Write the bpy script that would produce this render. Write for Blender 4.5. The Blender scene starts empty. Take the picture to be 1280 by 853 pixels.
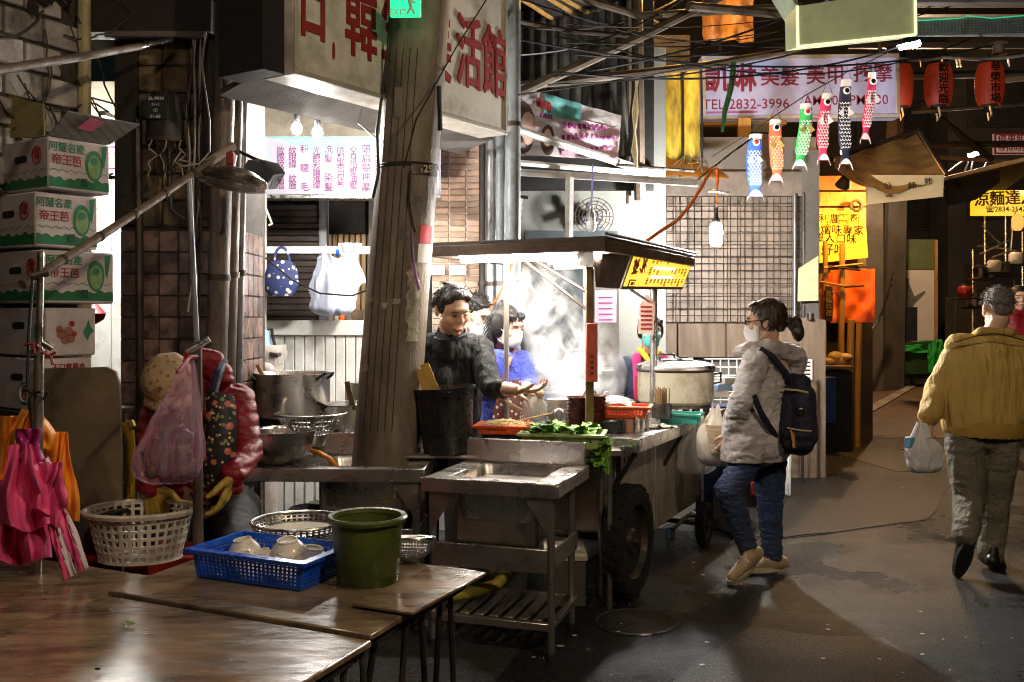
import bpy, math, random
import numpy as np
from mathutils import Vector as V, Matrix, noise
random.seed(7)
SC = bpy.context.scene
COL = SC.collection
R = math.radians
# ---------------------------------------------------------------- camera, world, sun
F, HY, CX, CH = 1200.0, 395.0, 640.0, 1.5          # focal length in photo pixels, horizon row, eye height in metres
cam = bpy.data.objects.new('camera', bpy.data.cameras.new('camera'))
COL.objects.link(cam); SC.camera = cam
cam.location = (0, 0, CH); cam.rotation_euler = (R(90), 0, 0)
cam.data.sensor_width = 36; cam.data.lens = 36*F/1280
cam.data.shift_y = -(426.5-HY)/1280
cam.data.clip_start = .05; cam.data.clip_end = 500
W_ = bpy.data.worlds.new('World'); SC.world = W_; W_.use_nodes = True
nt = W_.node_tree; sky = nt.nodes.new('ShaderNodeTexSky'); sky.sky_type = 'NISHITA'; sky.sun_disc = False
sky.sun_elevation = R(4); sky.sun_rotation = R(200)
nt.links.new(sky.outputs[0], nt.nodes['Background'].inputs[0]); nt.nodes['Background'].inputs[1].default_value = .0005
sd = bpy.data.lights.new('moon', 'SUN'); sd.energy = .001; sd.angle = R(10); sd.color = (.8, .85, 1)
so = bpy.data.objects.new('moon', sd); COL.objects.link(so); so.rotation_euler = (R(60), 0, R(-20))
SC.view_settings.view_transform = 'Standard'; SC.view_settings.look = 'None'
SC.view_settings.exposure = 1.9; SC.view_settings.gamma = 1
SC.render.engine = 'CYCLES'
SC.cycles.use_denoising = True; SC.cycles.filter_width = 1.05; SC.cycles.max_bounces = 8; SC.cycles.volume_bounces = 3
SC.cycles.volume_step_rate = 3; SC.cycles.volume_max_steps = 64; SC.cycles.transparent_max_bounces = 12
SC.cycles.use_light_tree = True; SC.cycles.caustics_reflective = False; SC.cycles.caustics_refractive = False
SC.cycles.sample_clamp_indirect = 4

def P(px, py, D):
    "the point at depth D that the photo shows at pixel px, py"
    return V(((px-CX)*D/F, D, CH-(py-HY)*D/F))
def G(px, py, z=0):
    D = (CH-z)*F/(py-HY)
    return V(((px-CX)*D/F, D, z))
def Rz(d): return Matrix.Rotation(R(d), 4, 'Z')
def frame(o, d): return Matrix.Translation(V(o)) @ Rz(d)
def axes(o, x, y, z):
    return Matrix(((x[0], y[0], z[0], o[0]), (x[1], y[1], z[1], o[1]), (x[2], y[2], z[2], o[2]), (0, 0, 0, 1)))
def basis(d):
    "matrix turning +Z to d"
    return V(d).normalized().to_track_quat('Z', 'Y').to_matrix().to_4x4()

# ---------------------------------------------------------------- materials
MATS = {}
def M(name, col, rough=.6, metal=0, var=.25, sc=7, bump=.2, bsc=70, dirt=None, dsc=3, damt=.6, rvar=.15, st=(1, 1, 1),
      rnd=0, alpha=1, em=None, es=0, trans=0, sub=0, spec=.5, bst=None, stripes=None, dots=None, sheen=0, bd=.01, dw=.23, rsc=None):
    m = bpy.data.materials.new(name); MATS[name] = m; m.use_nodes = True
    n, l = m.node_tree.nodes, m.node_tree.links
    b = n['Principled BSDF']
    tc = n.new('ShaderNodeTexCoord'); oi = n.new('ShaderNodeObjectInfo')
    ad = n.new('ShaderNodeVectorMath'); ad.operation = 'MULTIPLY_ADD'
    l.new(oi.outputs['Random'], ad.inputs[0]); ad.inputs[1].default_value = (37, 53, 71); l.new(tc.outputs['Object'], ad.inputs[2])
    mp = n.new('ShaderNodeMapping'); mp.inputs['Scale'].default_value = st; l.new(ad.outputs[0], mp.inputs[0])
    def nz(s, det=6, rg=.6, src=mp):
        t = n.new('ShaderNodeTexNoise'); t.inputs['Scale'].default_value = s; t.inputs['Detail'].default_value = det
        t.inputs['Roughness'].default_value = rg; l.new(src.outputs[0], t.inputs['Vector']); return t.outputs['Fac']
    def ramp(src, a, z, ca=(0, 0, 0, 1), cb=(1, 1, 1, 1)):
        r = n.new('ShaderNodeValToRGB'); r.color_ramp.elements[0].position = a; r.color_ramp.elements[1].position = z
        r.color_ramp.elements[0].color = ca; r.color_ramp.elements[1].color = cb; l.new(src, r.inputs[0]); return r.outputs[0]
    def mix(f, a, c, mode='MIX'):
        x = n.new('ShaderNodeMix'); x.data_type = 'RGBA'; x.blend_type = mode
        for s, v in ((x.inputs[0], f), (x.inputs[6], a), (x.inputs[7], c)):
            if hasattr(v, 'links'): l.new(v, s)
            else: s.default_value = v
        return x.outputs[2]
    c0 = tuple(max(0, c*(1-var)) for c in col)+(1,); c1 = tuple(min(1, c*(1+var)) for c in col)+(1,)
    c = ramp(nz(sc), .3, .7, c0, c1)
    if stripes:
        w = n.new('ShaderNodeTexWave'); w.inputs['Scale'].default_value = stripes[1]; w.bands_direction = stripes[2]; w.inputs['Distortion'].default_value = stripes[3] if len(stripes) > 3 else 0
        l.new(tc.outputs['Object'], w.inputs[0]); c = mix(ramp(w.outputs['Fac'], stripes[4] if len(stripes) > 4 else .6, (stripes[4] if len(stripes) > 4 else .6)+.06), c, stripes[0]+(1,))
    if dots:
        for (dc, ds, thr) in dots:
            v = n.new('ShaderNodeTexVoronoi'); v.inputs['Scale'].default_value = ds; l.new(ad.outputs[0], v.inputs['Vector'])
            c = mix(ramp(v.outputs['Distance'], thr, thr+.05, (1, 1, 1, 1), (0, 0, 0, 1)), c, dc+(1,))
    if dirt: c = mix(ramp(nz(dsc, 8, .7), .62-damt*.3, .62+dw-damt*.3), c, dirt+(1,))
    if rnd:
        ma = n.new('ShaderNodeMapRange'); ma.inputs[3].default_value = 1-rnd; ma.inputs[4].default_value = 1+rnd*.6
        l.new(oi.outputs['Random'], ma.inputs[0])
        cb = n.new('ShaderNodeCombineColor')
        for i in range(3): l.new(ma.outputs[0], cb.inputs[i])
        c = mix(1.0, c, cb.outputs[0], 'MULTIPLY')
    l.new(c, b.inputs['Base Color'])
    mr = n.new('ShaderNodeMapRange'); mr.inputs[1].default_value = .3; mr.inputs[2].default_value = .7
    mr.inputs[3].default_value = max(.03, rough-rvar); mr.inputs[4].default_value = min(1, rough+rvar)
    l.new(nz(rsc or sc*2.3), mr.inputs[0]); l.new(mr.outputs[0], b.inputs['Roughness'])
    b.inputs['Metallic'].default_value = metal; b.inputs['Specular IOR Level'].default_value = spec
    if bump:
        bp = n.new('ShaderNodeBump'); bp.inputs['Strength'].default_value = bump; bp.inputs['Distance'].default_value = bd
        src = mp
        if bst:
            src = n.new('ShaderNodeMapping'); src.inputs['Scale'].default_value = bst; l.new(ad.outputs[0], src.inputs[0])
        l.new(nz(bsc, 4, .6, src), bp.inputs['Height']); l.new(bp.outputs[0], b.inputs['Normal'])
    if alpha < 1: b.inputs['Alpha'].default_value = alpha
    if trans: b.inputs['Transmission Weight'].default_value = trans
    if sub: b.inputs['Subsurface Weight'].default_value = sub; b.inputs['Subsurface Radius'].default_value = (.02, .008, .004); b.inputs['Subsurface Scale'].default_value = .3
    if sheen: b.inputs['Sheen Weight'].default_value = sheen
    if em: b.inputs['Emission Color'].default_value = em+(1,); b.inputs['Emission Strength'].default_value = es
    return m
def EM(name, col, s):
    m = bpy.data.materials.new(name); MATS[name] = m; m.use_nodes = True; n = m.node_tree.nodes
    b = n['Principled BSDF']; b.inputs['Base Color'].default_value = (.8, .8, .8, 1)
    b.inputs['Emission Color'].default_value = col+(1,); b.inputs['Emission Strength'].default_value = s
    return m

# ---------------------------------------------------------------- mesh builder
WM = {}                                             # world matrix of every object made here
class MB:
    def __init__(s, xf=None): s.v = []; s.f = []; s.m = []; s.xf = xf; s.mi = 0
    def add(s, vs, fs, xf=None):
        o = len(s.v); X = s.xf if xf is None else (s.xf @ xf if s.xf else xf)
        s.v += [tuple(X @ V(p)) for p in vs] if X else [tuple(p) for p in vs]
        s.f += [tuple(i+o for i in f) for f in fs]; s.m += [s.mi]*len(fs); return s
    def box(s, c, d, rot=None, b=.004):
        h = [x/2 for x in d]; b = min(b, min(h)*.49); vs = []; idx = {}
        for sx in (-1, 1):
            for sy in (-1, 1):
                for sz in (-1, 1):
                    for k in range(3):
                        idx[sx, sy, sz, k] = len(vs)
                        q = [sx*h[0], sy*h[1], sz*h[2]]
                        for j in range(3):
                            if j != k: q[j] -= (sx, sy, sz)[j]*b
                        vs.append(q)
        fs = []
        def fc(l, n):
            a, c_, d_ = (V(vs[l[i]]) for i in range(3))
            fs.append(tuple(l) if (c_-a).cross(d_-a).dot(V(n)) > 0 else tuple(reversed(l)))
        for k in range(3):
            i, j = [q for q in range(3) if q != k]
            for sg in (-1, 1):
                l = []
                for a, c_ in ((-1, -1), (1, -1), (1, 1), (-1, 1)):
                    q = [0, 0, 0]; q[k] = sg; q[i] = a; q[j] = c_; l.append(idx[q[0], q[1], q[2], k])
                n = [0, 0, 0]; n[k] = sg; fc(l, n)
            for a in (-1, 1):
                for c_ in (-1, 1):
                    q = [0, 0, 0]; q[i] = a; q[j] = c_; q0 = list(q); q1 = list(q); q0[k] = -1; q1[k] = 1
                    fc([idx[q0[0], q0[1], q0[2], i], idx[q1[0], q1[1], q1[2], i], idx[q1[0], q1[1], q1[2], j], idx[q0[0], q0[1], q0[2], j]], q)
        for sx in (-1, 1):
            for sy in (-1, 1):
                for sz in (-1, 1): fc([idx[sx, sy, sz, k] for k in range(3)], (sx, sy, sz))
        T = Matrix.Translation(V(c))
        if rot is not None: T = T @ rot
        return s.add(vs, fs, T)
    def tube(s, pts, r, n=10, cap=True, close=False):
        pts = [V(p) for p in pts]; N = len(pts); rs = r if isinstance(r, (list, tuple)) else [r]*N
        vs = []; fs = []; up = None
        for i, p in enumerate(pts):
            if close: t = pts[(i+1) % N]-pts[i-1]
            else: t = pts[min(i+1, N-1)]-pts[max(i-1, 0)]
            t = t.normalized() if t.length > 1e-9 else V((0, 0, 1))
            if up is None: up = V((0, 0, 1)) if abs(t.z) < .9 else V((1, 0, 0))
            a = t.cross(up); a = a.normalized() if a.length > 1e-6 else t.orthogonal().normalized()
            up = a.cross(t).normalized()
            for k in range(n):
                w = 2*math.pi*k/n; vs.append(p+(a*math.cos(w)+up*math.sin(w))*rs[i])
        for i in range(N if close else N-1):
            j = (i+1) % N
            for k in range(n):
                k2 = (k+1) % n; fs.append((i*n+k, i*n+k2, j*n+k2, j*n+k))
        if cap and not close: fs.append(tuple(range(n-1, -1, -1))); fs.append(tuple((N-1)*n+k for k in range(n)))
        return s.add(vs, fs)
    def lathe(s, prof, c=(0, 0, 0), rot=None, n=32, sq=(1, 1)):
        vs = []; fs = []; N = len(prof)
        for r, z in prof:
            for k in range(n):
                w = 2*math.pi*k/n; vs.append((r*math.cos(w)*sq[0], r*math.sin(w)*sq[1], z))
        for i in range(N-1):
            for k in range(n):
                k2 = (k+1) % n; fs.append((i*n+k, i*n+k2, (i+1)*n+k2, (i+1)*n+k))
        T = Matrix.Translation(V(c))
        if rot is not None: T = T @ rot
        return s.add(vs, fs, T)
    def ball(s, c, r, n=14, m=9, rot=None):
        r = (r, r, r) if not hasattr(r, '__len__') else r
        vs = [(0, 0, -r[2])]; fs = []
        for i in range(1, m):
            a = -math.pi/2+math.pi*i/m
            for k in range(n):
                w = 2*math.pi*k/n; vs.append((r[0]*math.cos(a)*math.cos(w), r[1]*math.cos(a)*math.sin(w), r[2]*math.sin(a)))
        vs.append((0, 0, r[2])); L = len(vs)-1
        for k in range(n):
            k2 = (k+1) % n; fs.append((0, 1+k2, 1+k)); b = 1+(m-2)*n; fs.append((b+k, b+k2, L))
            for i in range(m-2): a = 1+i*n; fs.append((a+k, a+k2, a+n+k2, a+n+k))
        T = Matrix.Translation(V(c))
        if rot is not None: T = T @ rot
        return s.add(vs, fs, T)
    def limb(s, p, r, q, t, n=14, sq=None):
        "tapered capsule; sq=(axis vector, factor) squashes it"
        p, q = V(p), V(q); d = q-p; L = d.length; B = basis(d) if L > 1e-6 else Matrix.Identity(4)
        vs = []; fs = []; prof = []
        for i in range(0, 6): a = -math.pi/2+i*math.pi/10; prof.append((r*math.cos(a)+1e-5, r*math.sin(a)))
        for i in range(0, 6): a = i*math.pi/10; prof.append((t*math.cos(a)+1e-5, L+t*math.sin(a)))
        T = Matrix.Translation(p) @ B
        if sq:
            ax = V(sq[0]).normalized(); S = Matrix.Scale(sq[1], 4, ax); mid = (p+q)/2
            T = Matrix.Translation(mid) @ S @ Matrix.Translation(-mid) @ T
        return s.lathe(prof, (0, 0, 0), T, n)
    def sheet(s, grid, th=0, closeu=False):
        "grid of points [row][col]; th > 0 gives it thickness"
        nr, nc = len(grid), len(grid[0]); vs = [V(p) for r in grid for p in r]; fs = []
        for i in range(nr-1):
            for j in range(nc if closeu else nc-1):
                k = (j+1) % nc; fs.append((i*nc+j, i*nc+k, (i+1)*nc+k, (i+1)*nc+j))
        if th:
            ns = [V((0, 0, 0)) for _ in vs]
            for f in fs:
                nn = (vs[f[2]]-vs[f[0]]).cross(vs[f[3]]-vs[f[1]])
                for i in f: ns[i] += nn
            o = len(vs); vs += [v-(n_.normalized() if n_.length else V((0, 0, 1)))*th for v, n_ in zip(vs, ns)]
            top = list(fs); fs += [tuple(reversed([i+o for i in f])) for f in top]
            cnt = {}
            for f in top:
                for a, b in zip(f, f[1:]+f[:1]): cnt[a, b] = 1
            for (a, b) in cnt:
                if (b, a) not in cnt: fs.append((b, a, a+o, b+o))
        return s.add(vs, fs)
    def prism(s, poly, ext):
        "polygon of 3-D points pushed along ext"
        poly = [V(p) for p in poly]; ext = V(ext); n = len(poly)
        vs = poly+[p+ext for p in poly]
        nn = V((0, 0, 0))
        for i in range(1, n-1): nn += (poly[i]-poly[0]).cross(poly[i+1]-poly[0])
        fs = [tuple(range(n)), tuple(range(2*n-1, n-1, -1))]+[((i+1) % n, i, i+n, (i+1) % n+n) for i in range(n)]
        if nn.dot(ext) > 0: fs = [tuple(reversed(f)) for f in fs]
        return s.add(vs, fs)
    def mesh(s, name, mats, ang=40, inv=None, weld=False):
        me = bpy.data.meshes.new(name)
        vs = [inv @ V(p) for p in s.v] if inv else s.v
        me.from_pydata([tuple(p) for p in vs], [], s.f)
        for m in (mats if isinstance(mats, (list, tuple)) else [mats]): me.materials.append(m)
        me.polygons.foreach_set('material_index', s.m)
        if weld:
            import bmesh
            bm = bmesh.new(); bm.from_mesh(me); bmesh.ops.remove_doubles(bm, verts=bm.verts, dist=1e-5); bm.to_mesh(me); bm.free()
        if ang:
            me.polygons.foreach_set('use_smooth', [True]*len(me.polygons)); me.set_sharp_from_angle(angle=R(ang))
        me.update(); return me
    def build(s, name, mats, parent=None, ang=40, weld=False, loc=None):
        if parent is not None:
            Wp = WM[parent]; me = s.mesh(name, mats, ang, Wp.inverted(), weld)
            o = bpy.data.objects.new(name, me); COL.objects.link(o); o.parent = parent; WM[o] = Wp
        else:
            a = np.array(s.v); lo, hi = a.min(0), a.max(0)
            L = V(((lo[0]+hi[0])/2, (lo[1]+hi[1])/2, lo[2])) if loc is None else V(loc)
            me = s.mesh(name, mats, ang, Matrix.Translation(-L), weld)
            o = bpy.data.objects.new(name, me); COL.objects.link(o); o.location = L; WM[o] = Matrix.Translation(L)
        return o
def tag(o, label=None, cat=None, group=None, kind=None):
    if label: o['label'] = label
    if cat: o['category'] = cat
    if group: o['group'] = group
    if kind: o['kind'] = kind
    return o
def thing(name, label, cat, loc=(0, 0, 0), group=None, kind=None, rz=0):
    o = bpy.data.objects.new(name, None); COL.objects.link(o); o.location = V(loc); o.rotation_euler = (0, 0, R(rz)); o.empty_display_size = .1
    WM[o] = frame(loc, rz); return tag(o, label, cat, group, kind)
def inst(me, name, parent, wl, rot=None):
    "a piece that shares mesh data with its like, at world place wl"
    o = bpy.data.objects.new(name, me); COL.objects.link(o)
    T = Matrix.Translation(V(wl))
    if rot is not None: T = T @ rot
    if parent is not None:
        o.parent = parent; o.matrix_local = WM[parent].inverted() @ T
    else: o.matrix_local = T
    WM[o] = T; return o
def clone(root, loc, label=None, rz=None):
    "copy of a thing with copies of its parts and sub-parts"
    def cp(o, par):
        c = o.copy(); COL.objects.link(c)
        if par is not None: c.parent = par
        for ch in o.children: cp(ch, c)
        return c
    c = cp(root, None); c.location = V(loc)
    if rz is not None: c.rotation_euler.z = R(rz)
    if label: c['label'] = label
    WM[c] = frame(loc, rz or 0)
    return c
def cp1(o, par): c = o.copy(); COL.objects.link(c); c.parent = par; return c

def glyphs(txt, size, o, x, up, mat, parent, name='lettering', ex=.001, bold=.0, align='CENTER', sx=1.0, ls=1.0, cs=1.0):
    "raised lettering: o centre, x reading direction, up"
    c = bpy.data.curves.new(name, 'FONT'); c.body = txt; c.size = size; c.extrude = ex; c.offset = min(bold, .005)*size; c.resolution_u = 2
    c.align_x = align; c.align_y = 'CENTER'; c.space_line = ls; c.space_character = cs
    t = bpy.data.objects.new('tmp', c); COL.objects.link(t)
    dg = bpy.context.evaluated_depsgraph_get()
    me = bpy.data.meshes.new_from_object(t.evaluated_get(dg)); bpy.data.objects.remove(t)
    x = V(x).normalized(); up = V(up).normalized(); n = x.cross(up).normalized(); up = n.cross(x)
    A = axes(V(o)+n*ex, x*sx, up, n)
    if bold > .012 and size > .09:                    # heavier strokes: shifted copies, each a hair prouder than the last
        n0 = len(me.vertices); vs = [v.co.copy() for v in me.vertices]; fs = [tuple(p.vertices) for p in me.polygons]; bpy.data.meshes.remove(me); av, af = [], []
        for k, (dx, dy) in enumerate(((-1, .6), (1, .6), (-1, -.6), (1, -.6), (0, 0))):
            w = bold*size*.55; av += [(v.x+dx*w, v.y+dy*w, v.z+k*.0004) for v in vs]; af += [tuple(i+n0*k for i in f) for f in fs]
        me = bpy.data.meshes.new(name); me.from_pydata(av, [], af)
    me.transform(WM[parent].inverted() @ A if parent is not None else A)
    me.materials.clear(); me.materials.append(mat); me.name = name
    for p in me.polygons: p.material_index = 0
    ob = bpy.data.objects.new(name, me); COL.objects.link(ob)
    if parent is not None: ob.parent = parent; WM[ob] = WM[parent]
    return ob
def column(txt, size, o, x, up, mat, parent, pitch=1.15, **k):
    return glyphs('\n'.join(txt), size, o, x, up, mat, parent, ls=pitch*.83, **k)
def lattice(mb, fn, nu, nv, hu=.6, hv=.6, th=.003, closeu=False, skip=None):
    "perforated skin: fn(u,v) -> (point, normal)"
    for i in range(nu):
        for j in range(nv):
            u0, u1, v0, v1 = i/nu, (i+1)/nu, j/nv, (j+1)/nv
            solid = skip and skip(i, j)
            o = [(u0, v0), (u1, v0), (u1, v1), (u0, v1)]
            du, dv = (u1-u0)*(1-hu)/2, (v1-v0)*(1-hv)/2
            q = [(u0+du, v0+dv), (u1-du, v0+dv), (u1-du, v1-dv), (u0+du, v1-dv)]
            vs = []
            for (a, b) in o+q:
                p, n = fn(a, b); vs.append(V(p))
            for (a, b) in o+q:
                p, n = fn(a, b); vs.append(V(p)-V(n)*th)
            if solid: mb.add(vs, [(0, 1, 2, 3), (11, 10, 9, 8)]); continue
            fs = []
            for k in range(4):
                k2 = (k+1) % 4
                fs += [(k, k2, 4+k2, 4+k), (8+k2, 8+k, 12+k, 12+k2), (4+k, 4+k2, 12+k2, 12+k)]
            mb.add(vs, fs)
    return mb
def noise3(p, s): return noise.noise((p[0]*s[0], p[1]*s[1], p[2]*s[2]))
def lerp(a, b, t): return a+(b-a)*t
def ring(r, a): return (r*math.cos(a), r*math.sin(a))
def sag(a, b, d, n=10):
    a, b = V(a), V(b); return [a.lerp(b, i/n)-V((0, 0, d*4*(i/n)*(1-i/n))) for i in range(n+1)]

# ---------------------------------------------------------------- the palette
asphalt = M('asphalt', (.0125, .0122, .0125), .36, 0, .75, 38, .7, 110, dirt=(.012, .012, .013), dsc=1.1, damt=.35, dw=.4, rvar=.3, rsc=.9, spec=.3, bd=.02, dots=(((.13, .125, .12), 60, .15),))
concrete = M('concrete', (.2, .17, .14), .6, 0, .25, 5, .4, 120, dirt=(.06, .05, .04), dsc=1.2, rvar=.2)
grate_m = M('gritty strip', (.12, .10, .09), .7, 0, .6, 60, .8, 90)
steel = M('stainless steel', (.72, .68, .65), .29, .95, .05, 4, .015, 14, rvar=.07)
steel_d = M('worn steel', (.5, .46, .42), .36, .9, .1, 5, .03, 20, dirt=(.3, .25, .2), dsc=3, damt=.4, rvar=.1)
alu = M('aluminium', (.55, .54, .52), .32, 1, .15, 8, .1, 60, dirt=(.25, .23, .2), dsc=6, damt=.5)
iron = M('dark iron', (.05, .045, .042), .5, .6, .3, 8, .25, 60, dirt=(.1, .06, .04), dsc=8)
rust = M('rusty pipe', (.17, .13, .11), .5, .4, .35, 6, .3, 50, dirt=(.05, .04, .035), dsc=5, damt=.7, st=(2, 2, .5))
galv = M('galvanised pipe', (.3, .31, .33), .38, .7, .25, 5, .12, 60, dirt=(.09, .085, .08), dsc=3, damt=.6, st=(2, 2, .6))
pvc = M('grey pipe paint', (.24, .27, .29), .4, 0, .2, 4, .1, 60, dirt=(.08, .08, .08), dsc=3, damt=.55)
pole_m = M('stained concrete pole', (.22, .175, .13), .6, 0, .45, 3, .6, 45, dirt=(.06, .047, .036), dsc=2.4, damt=.6, st=(2.4, 2.4, .8), dw=.3)
peel = M('peeling plaster', (.42, .36, .26), .8, 0, .3, 30, .5, 60, dirt=(.12, .1, .07), dsc=14, damt=.5)
table_m = M('wet plywood table', (.25, .17, .1), .19, 0, .35, 4.5, .05, 18, dirt=(.06, .042, .028), dsc=3.1, damt=.65, rvar=.09, st=(1, 3.5, 1), spec=.6, bst=(1, 2, 1))
wood = M('brown wood', (.16, .095, .05), .6, 0, .35, 5, .3, 50, dirt=(.06, .04, .025), dsc=4, st=(1, 1, .25))
wood_p = M('panel wood', (.2, .14, .095), .6, 0, .22, 4, .15, 50, dirt=(.1, .07, .05), dsc=3, damt=.5, st=(2.5, 1, .4))
ply = M('old plywood', (.14, .10, .06), .7, 0, .35, 4, .25, 60, dirt=(.06, .05, .04), dsc=2.5, damt=.65)
bamboo = M('bamboo', (.34, .22, .1), .5, 0, .3, 8, .2, 50, dirt=(.12, .08, .05), dsc=8)
pole_w = M('wooden rod', (.16, .12, .09), .6, 0, .4, 10, .3, 60)
yel_wood = M('yellow timber', (.5, .28, .06), .6, 0, .25, 5, .2, 50, dirt=(.2, .1, .03), dsc=5, st=(2, 2, .5))
tile_pink = M('pink tile', (.33, .2, .175), .35, 0, .18, 9, .1, 40, dirt=(.07, .045, .035), dsc=7, damt=.85, rnd=.4, rvar=.1)
tile_white = M('white glazed brick', (.42, .38, .36), .4, 0, .2, 6, .15, 40, dirt=(.12, .1, .09), dsc=5, damt=.55, rnd=.2)
brick_pale = M('pale brick', (.5, .33, .24), .7, 0, .25, 12, .3, 90, rnd=.45)
grout = M('dark grout', (.05, .043, .037), .9, 0, .3, 10, .3, 80)
grout_w = M('white grout', (.6, .58, .55), .9, 0, .15, 10, .3, 80)
brown_wall = M('brown tile wall', (.3, .235, .19), .5, 0, .2, 4, .1, 40, dirt=(.1, .075, .055), dsc=2)
stone_y = M('sooty yellow stone', (.26, .18, .085), .75, 0, .35, 6, .4, 60, dirt=(.05, .04, .03), dsc=4, damt=.8, rnd=.3)
plaster = M('grey plaster', (.17, .178, .165), .8, 0, .12, 3, .2, 60, dirt=(.2, .19, .17), dsc=2, damt=.5)
cream = M('cream plaster', (.62, .55, .44), .8, 0, .1, 3, .15, 50, dirt=(.3, .25, .19), dsc=2.5, damt=.5)
grey_wall = M('grey render', (.15, .135, .12), .85, 0, .15, 4, .25, 70, dirt=(.09, .08, .07), dsc=2)
white_p = M('white paint', (.74, .73, .7), .45, 0, .06, 5, .08, 50, dirt=(.42, .4, .36), dsc=5, damt=.45)
white_s = M('white sign face', (.72, .67, .6), .45, 0, .08, 4, .05, 40, dirt=(.36, .31, .24), dsc=3.5, damt=.5)
dark = M('sooty black', (.009, .008, .008), .75, 0, .4, 5, .3, 40)
darkbrown = M('sooty brown', (.026, .018, .013), .7, 0, .4, 5, .3, 40, dirt=(.02, .015, .012), dsc=4)
shutter_m = M('brown shutter', (.085, .062, .05), .45, .3, .25, 6, .1, 50, dirt=(.035, .027, .022), dsc=3, damt=.6, rnd=.2)
tin = M('corrugated tin', (.12, .12, .115), .45, .5, .35, 4, .2, 40, dirt=(.03, .027, .025), dsc=3, damt=.7, st=(3, 3, .5), rnd=.3)
tin_y = M('yellow corrugated sheet', (.6, .46, .05), .5, 0, .25, 4, .15, 40, dirt=(.1, .08, .025), dsc=3, damt=.65, st=(2, 2, .6), rnd=.15)
purple = M('purple print', (.22, .03, .16), .5, 0, .1, bump=0)
red_ink = M('red print', (.3, .018, .022), .5, 0, .2, 30, bump=0)
maroon = M('maroon print', (.2, .02, .05), .5, 0, .15, bump=0)
green_ink = M('green print', (.03, .2, .1), .6, 0, .25, 30, bump=0)
green_band = M('deep green print', (.012, .15, .055), .6, 0, .3, 12, bump=0)
guava_l = M('light green print', (.2, .34, .13), .6, 0, .25, 40, bump=0)
black_ink = M('black print', (.008, .008, .008), .9, 0, .2, bump=0, spec=.05)
white_ink = M('white print', (.75, .75, .72), .6, 0, .08, bump=0)
brown_ink = M('brown print', (.3, .12, .08), .6, 0, .2, bump=0)
carton = M('white carton', (.56, .5, .5), .75, 0, .1, 6, .12, 60, dirt=(.36, .3, .28), dsc=4, damt=.45)
carton_in = M('grey carton inside', (.25, .23, .21), .8, 0, .15, 8, .15, 60, stripes=((.2, .18, .16), 9, 'X'))
rubber = M('black rubber', (.006, .006, .006), .85, 0, .3, 20, .3, 80)
black_pl = M('black plastic', (.012, .012, .013), .32, 0, .2, 20, .1, 40, dirt=(.05, .047, .045), dsc=8, damt=.35)
cable_m = M('black cable', (.01, .01, .01), .5, 0, .2, bump=0)
cable_w = M('dirty white cable', (.4, .37, .33), .5, 0, .2, bump=0)
blue_pl = M('blue plastic', (.008, .1, .62), .3, 0, .15, 12, .08, 60, dirt=(.02, .08, .3), dsc=8, damt=.3)
green_pl = M('olive green plastic', (.078, .098, .018), .35, 0, .18, 8, .12, 70, dirt=(.04, .06, .015), dsc=6, damt=.5)
white_pl = M('white plastic basket', (.66, .62, .55), .4, 0, .12, 12, .1, 50, dirt=(.35, .3, .24), dsc=9, damt=.5)
orange_pl = M('orange plastic', (.85, .12, .02), .35, 0, .12, 12, .05, 50)
teal_pl = M('teal plastic', (.06, .42, .36), .4, 0, .12, 12, .05, 50)
lime_pl = M('pale green plastic', (.4, .5, .18), .4, 0, .15, 12, .05, 50)
red_pl = M('red plastic', (.3, .018, .012), .4, 0, .2, 8, .1, 50)
yellow_hose = M('yellow hose', (.62, .38, .02), .4, 0, .15, 20, .05, 50)
orange_hose = M('orange hose', (.8, .28, .01), .35, 0, .1, 20, .05, 50)
orange_cord = M('orange cord', (.85, .2, .03), .5, 0, .1, bump=0)
porcelain = M('cream porcelain', (.72, .66, .56), .15, 0, .06, 12, .02, 40)
bowl_m = M('dark lacquer bowl', (.1, .02, .014), .25, 0, .2, 12, .03, 40)
white_bag = M('white plastic bag', (.8, .79, .8), .35, 0, .06, 12, .5, 25, alpha=.93, trans=0, bst=(1, 1, .35))
clear_bag = M('clear plastic bag', (.8, .78, .72), .3, 0, .1, 12, .5, 25, alpha=.4, bst=(1, 1, .35))
pink_bag = M('pink plastic bag', (.75, .55, .68), .2, 0, .2, 6, .8, 18, alpha=.3, st=(6, 6, .4), bst=(3, 3, .35), dirt=(.6, .12, .4), dsc=5, damt=.6)
lettuce = M('lettuce leaf', (.2, .42, .05), .4, 0, .5, 22, .3, 50, sub=.1, rnd=.25)
noodle_m = M('pale noodles', (.8, .66, .34), .5, 0, .15, 40, .1, 60)
rice = M('white cloth', (.75, .73, .7), .8, 0, .08, 14, .4, 60)
orange_cl = M('orange apron cloth', (.9, .3, .02), .5, 0, .18, 5, .3, 16)
pink_cl = M('pink apron cloth', (.85, .09, .28), .55, 0, .18, 5, .3, 16)
white_cl = M('white strip cloth', (.75, .62, .66), .5, 0, .1, 8, .2, 30)
tarp_o = M('orange tarpaulin', (.75, .14, .02), .5, 0, .2, 4, .3, 18, dirt=(.5, .07, .02), dsc=3)
tarp_b = M('brown tarpaulin', (.3, .17, .05), .6, 0, .3, 4, .4, 20, dirt=(.12, .07, .03), dsc=3, st=(1, 4, 1))
tarp_dk = M('dark green tarpaulin', (.05, .06, .035), .6, 0, .3, 4, .4, 20)
green_tarp = M('bright green tarpaulin', (.02, .36, .05), .5, 0, .25, 8, .4, 30)
paper_y = M('yellow paper', (.82, .55, .06), .7, 0, .08, 5, .2, 20)
paper_p = M('pale paper', (.66, .55, .33), .75, 0, .1, 6, .2, 20)
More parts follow.
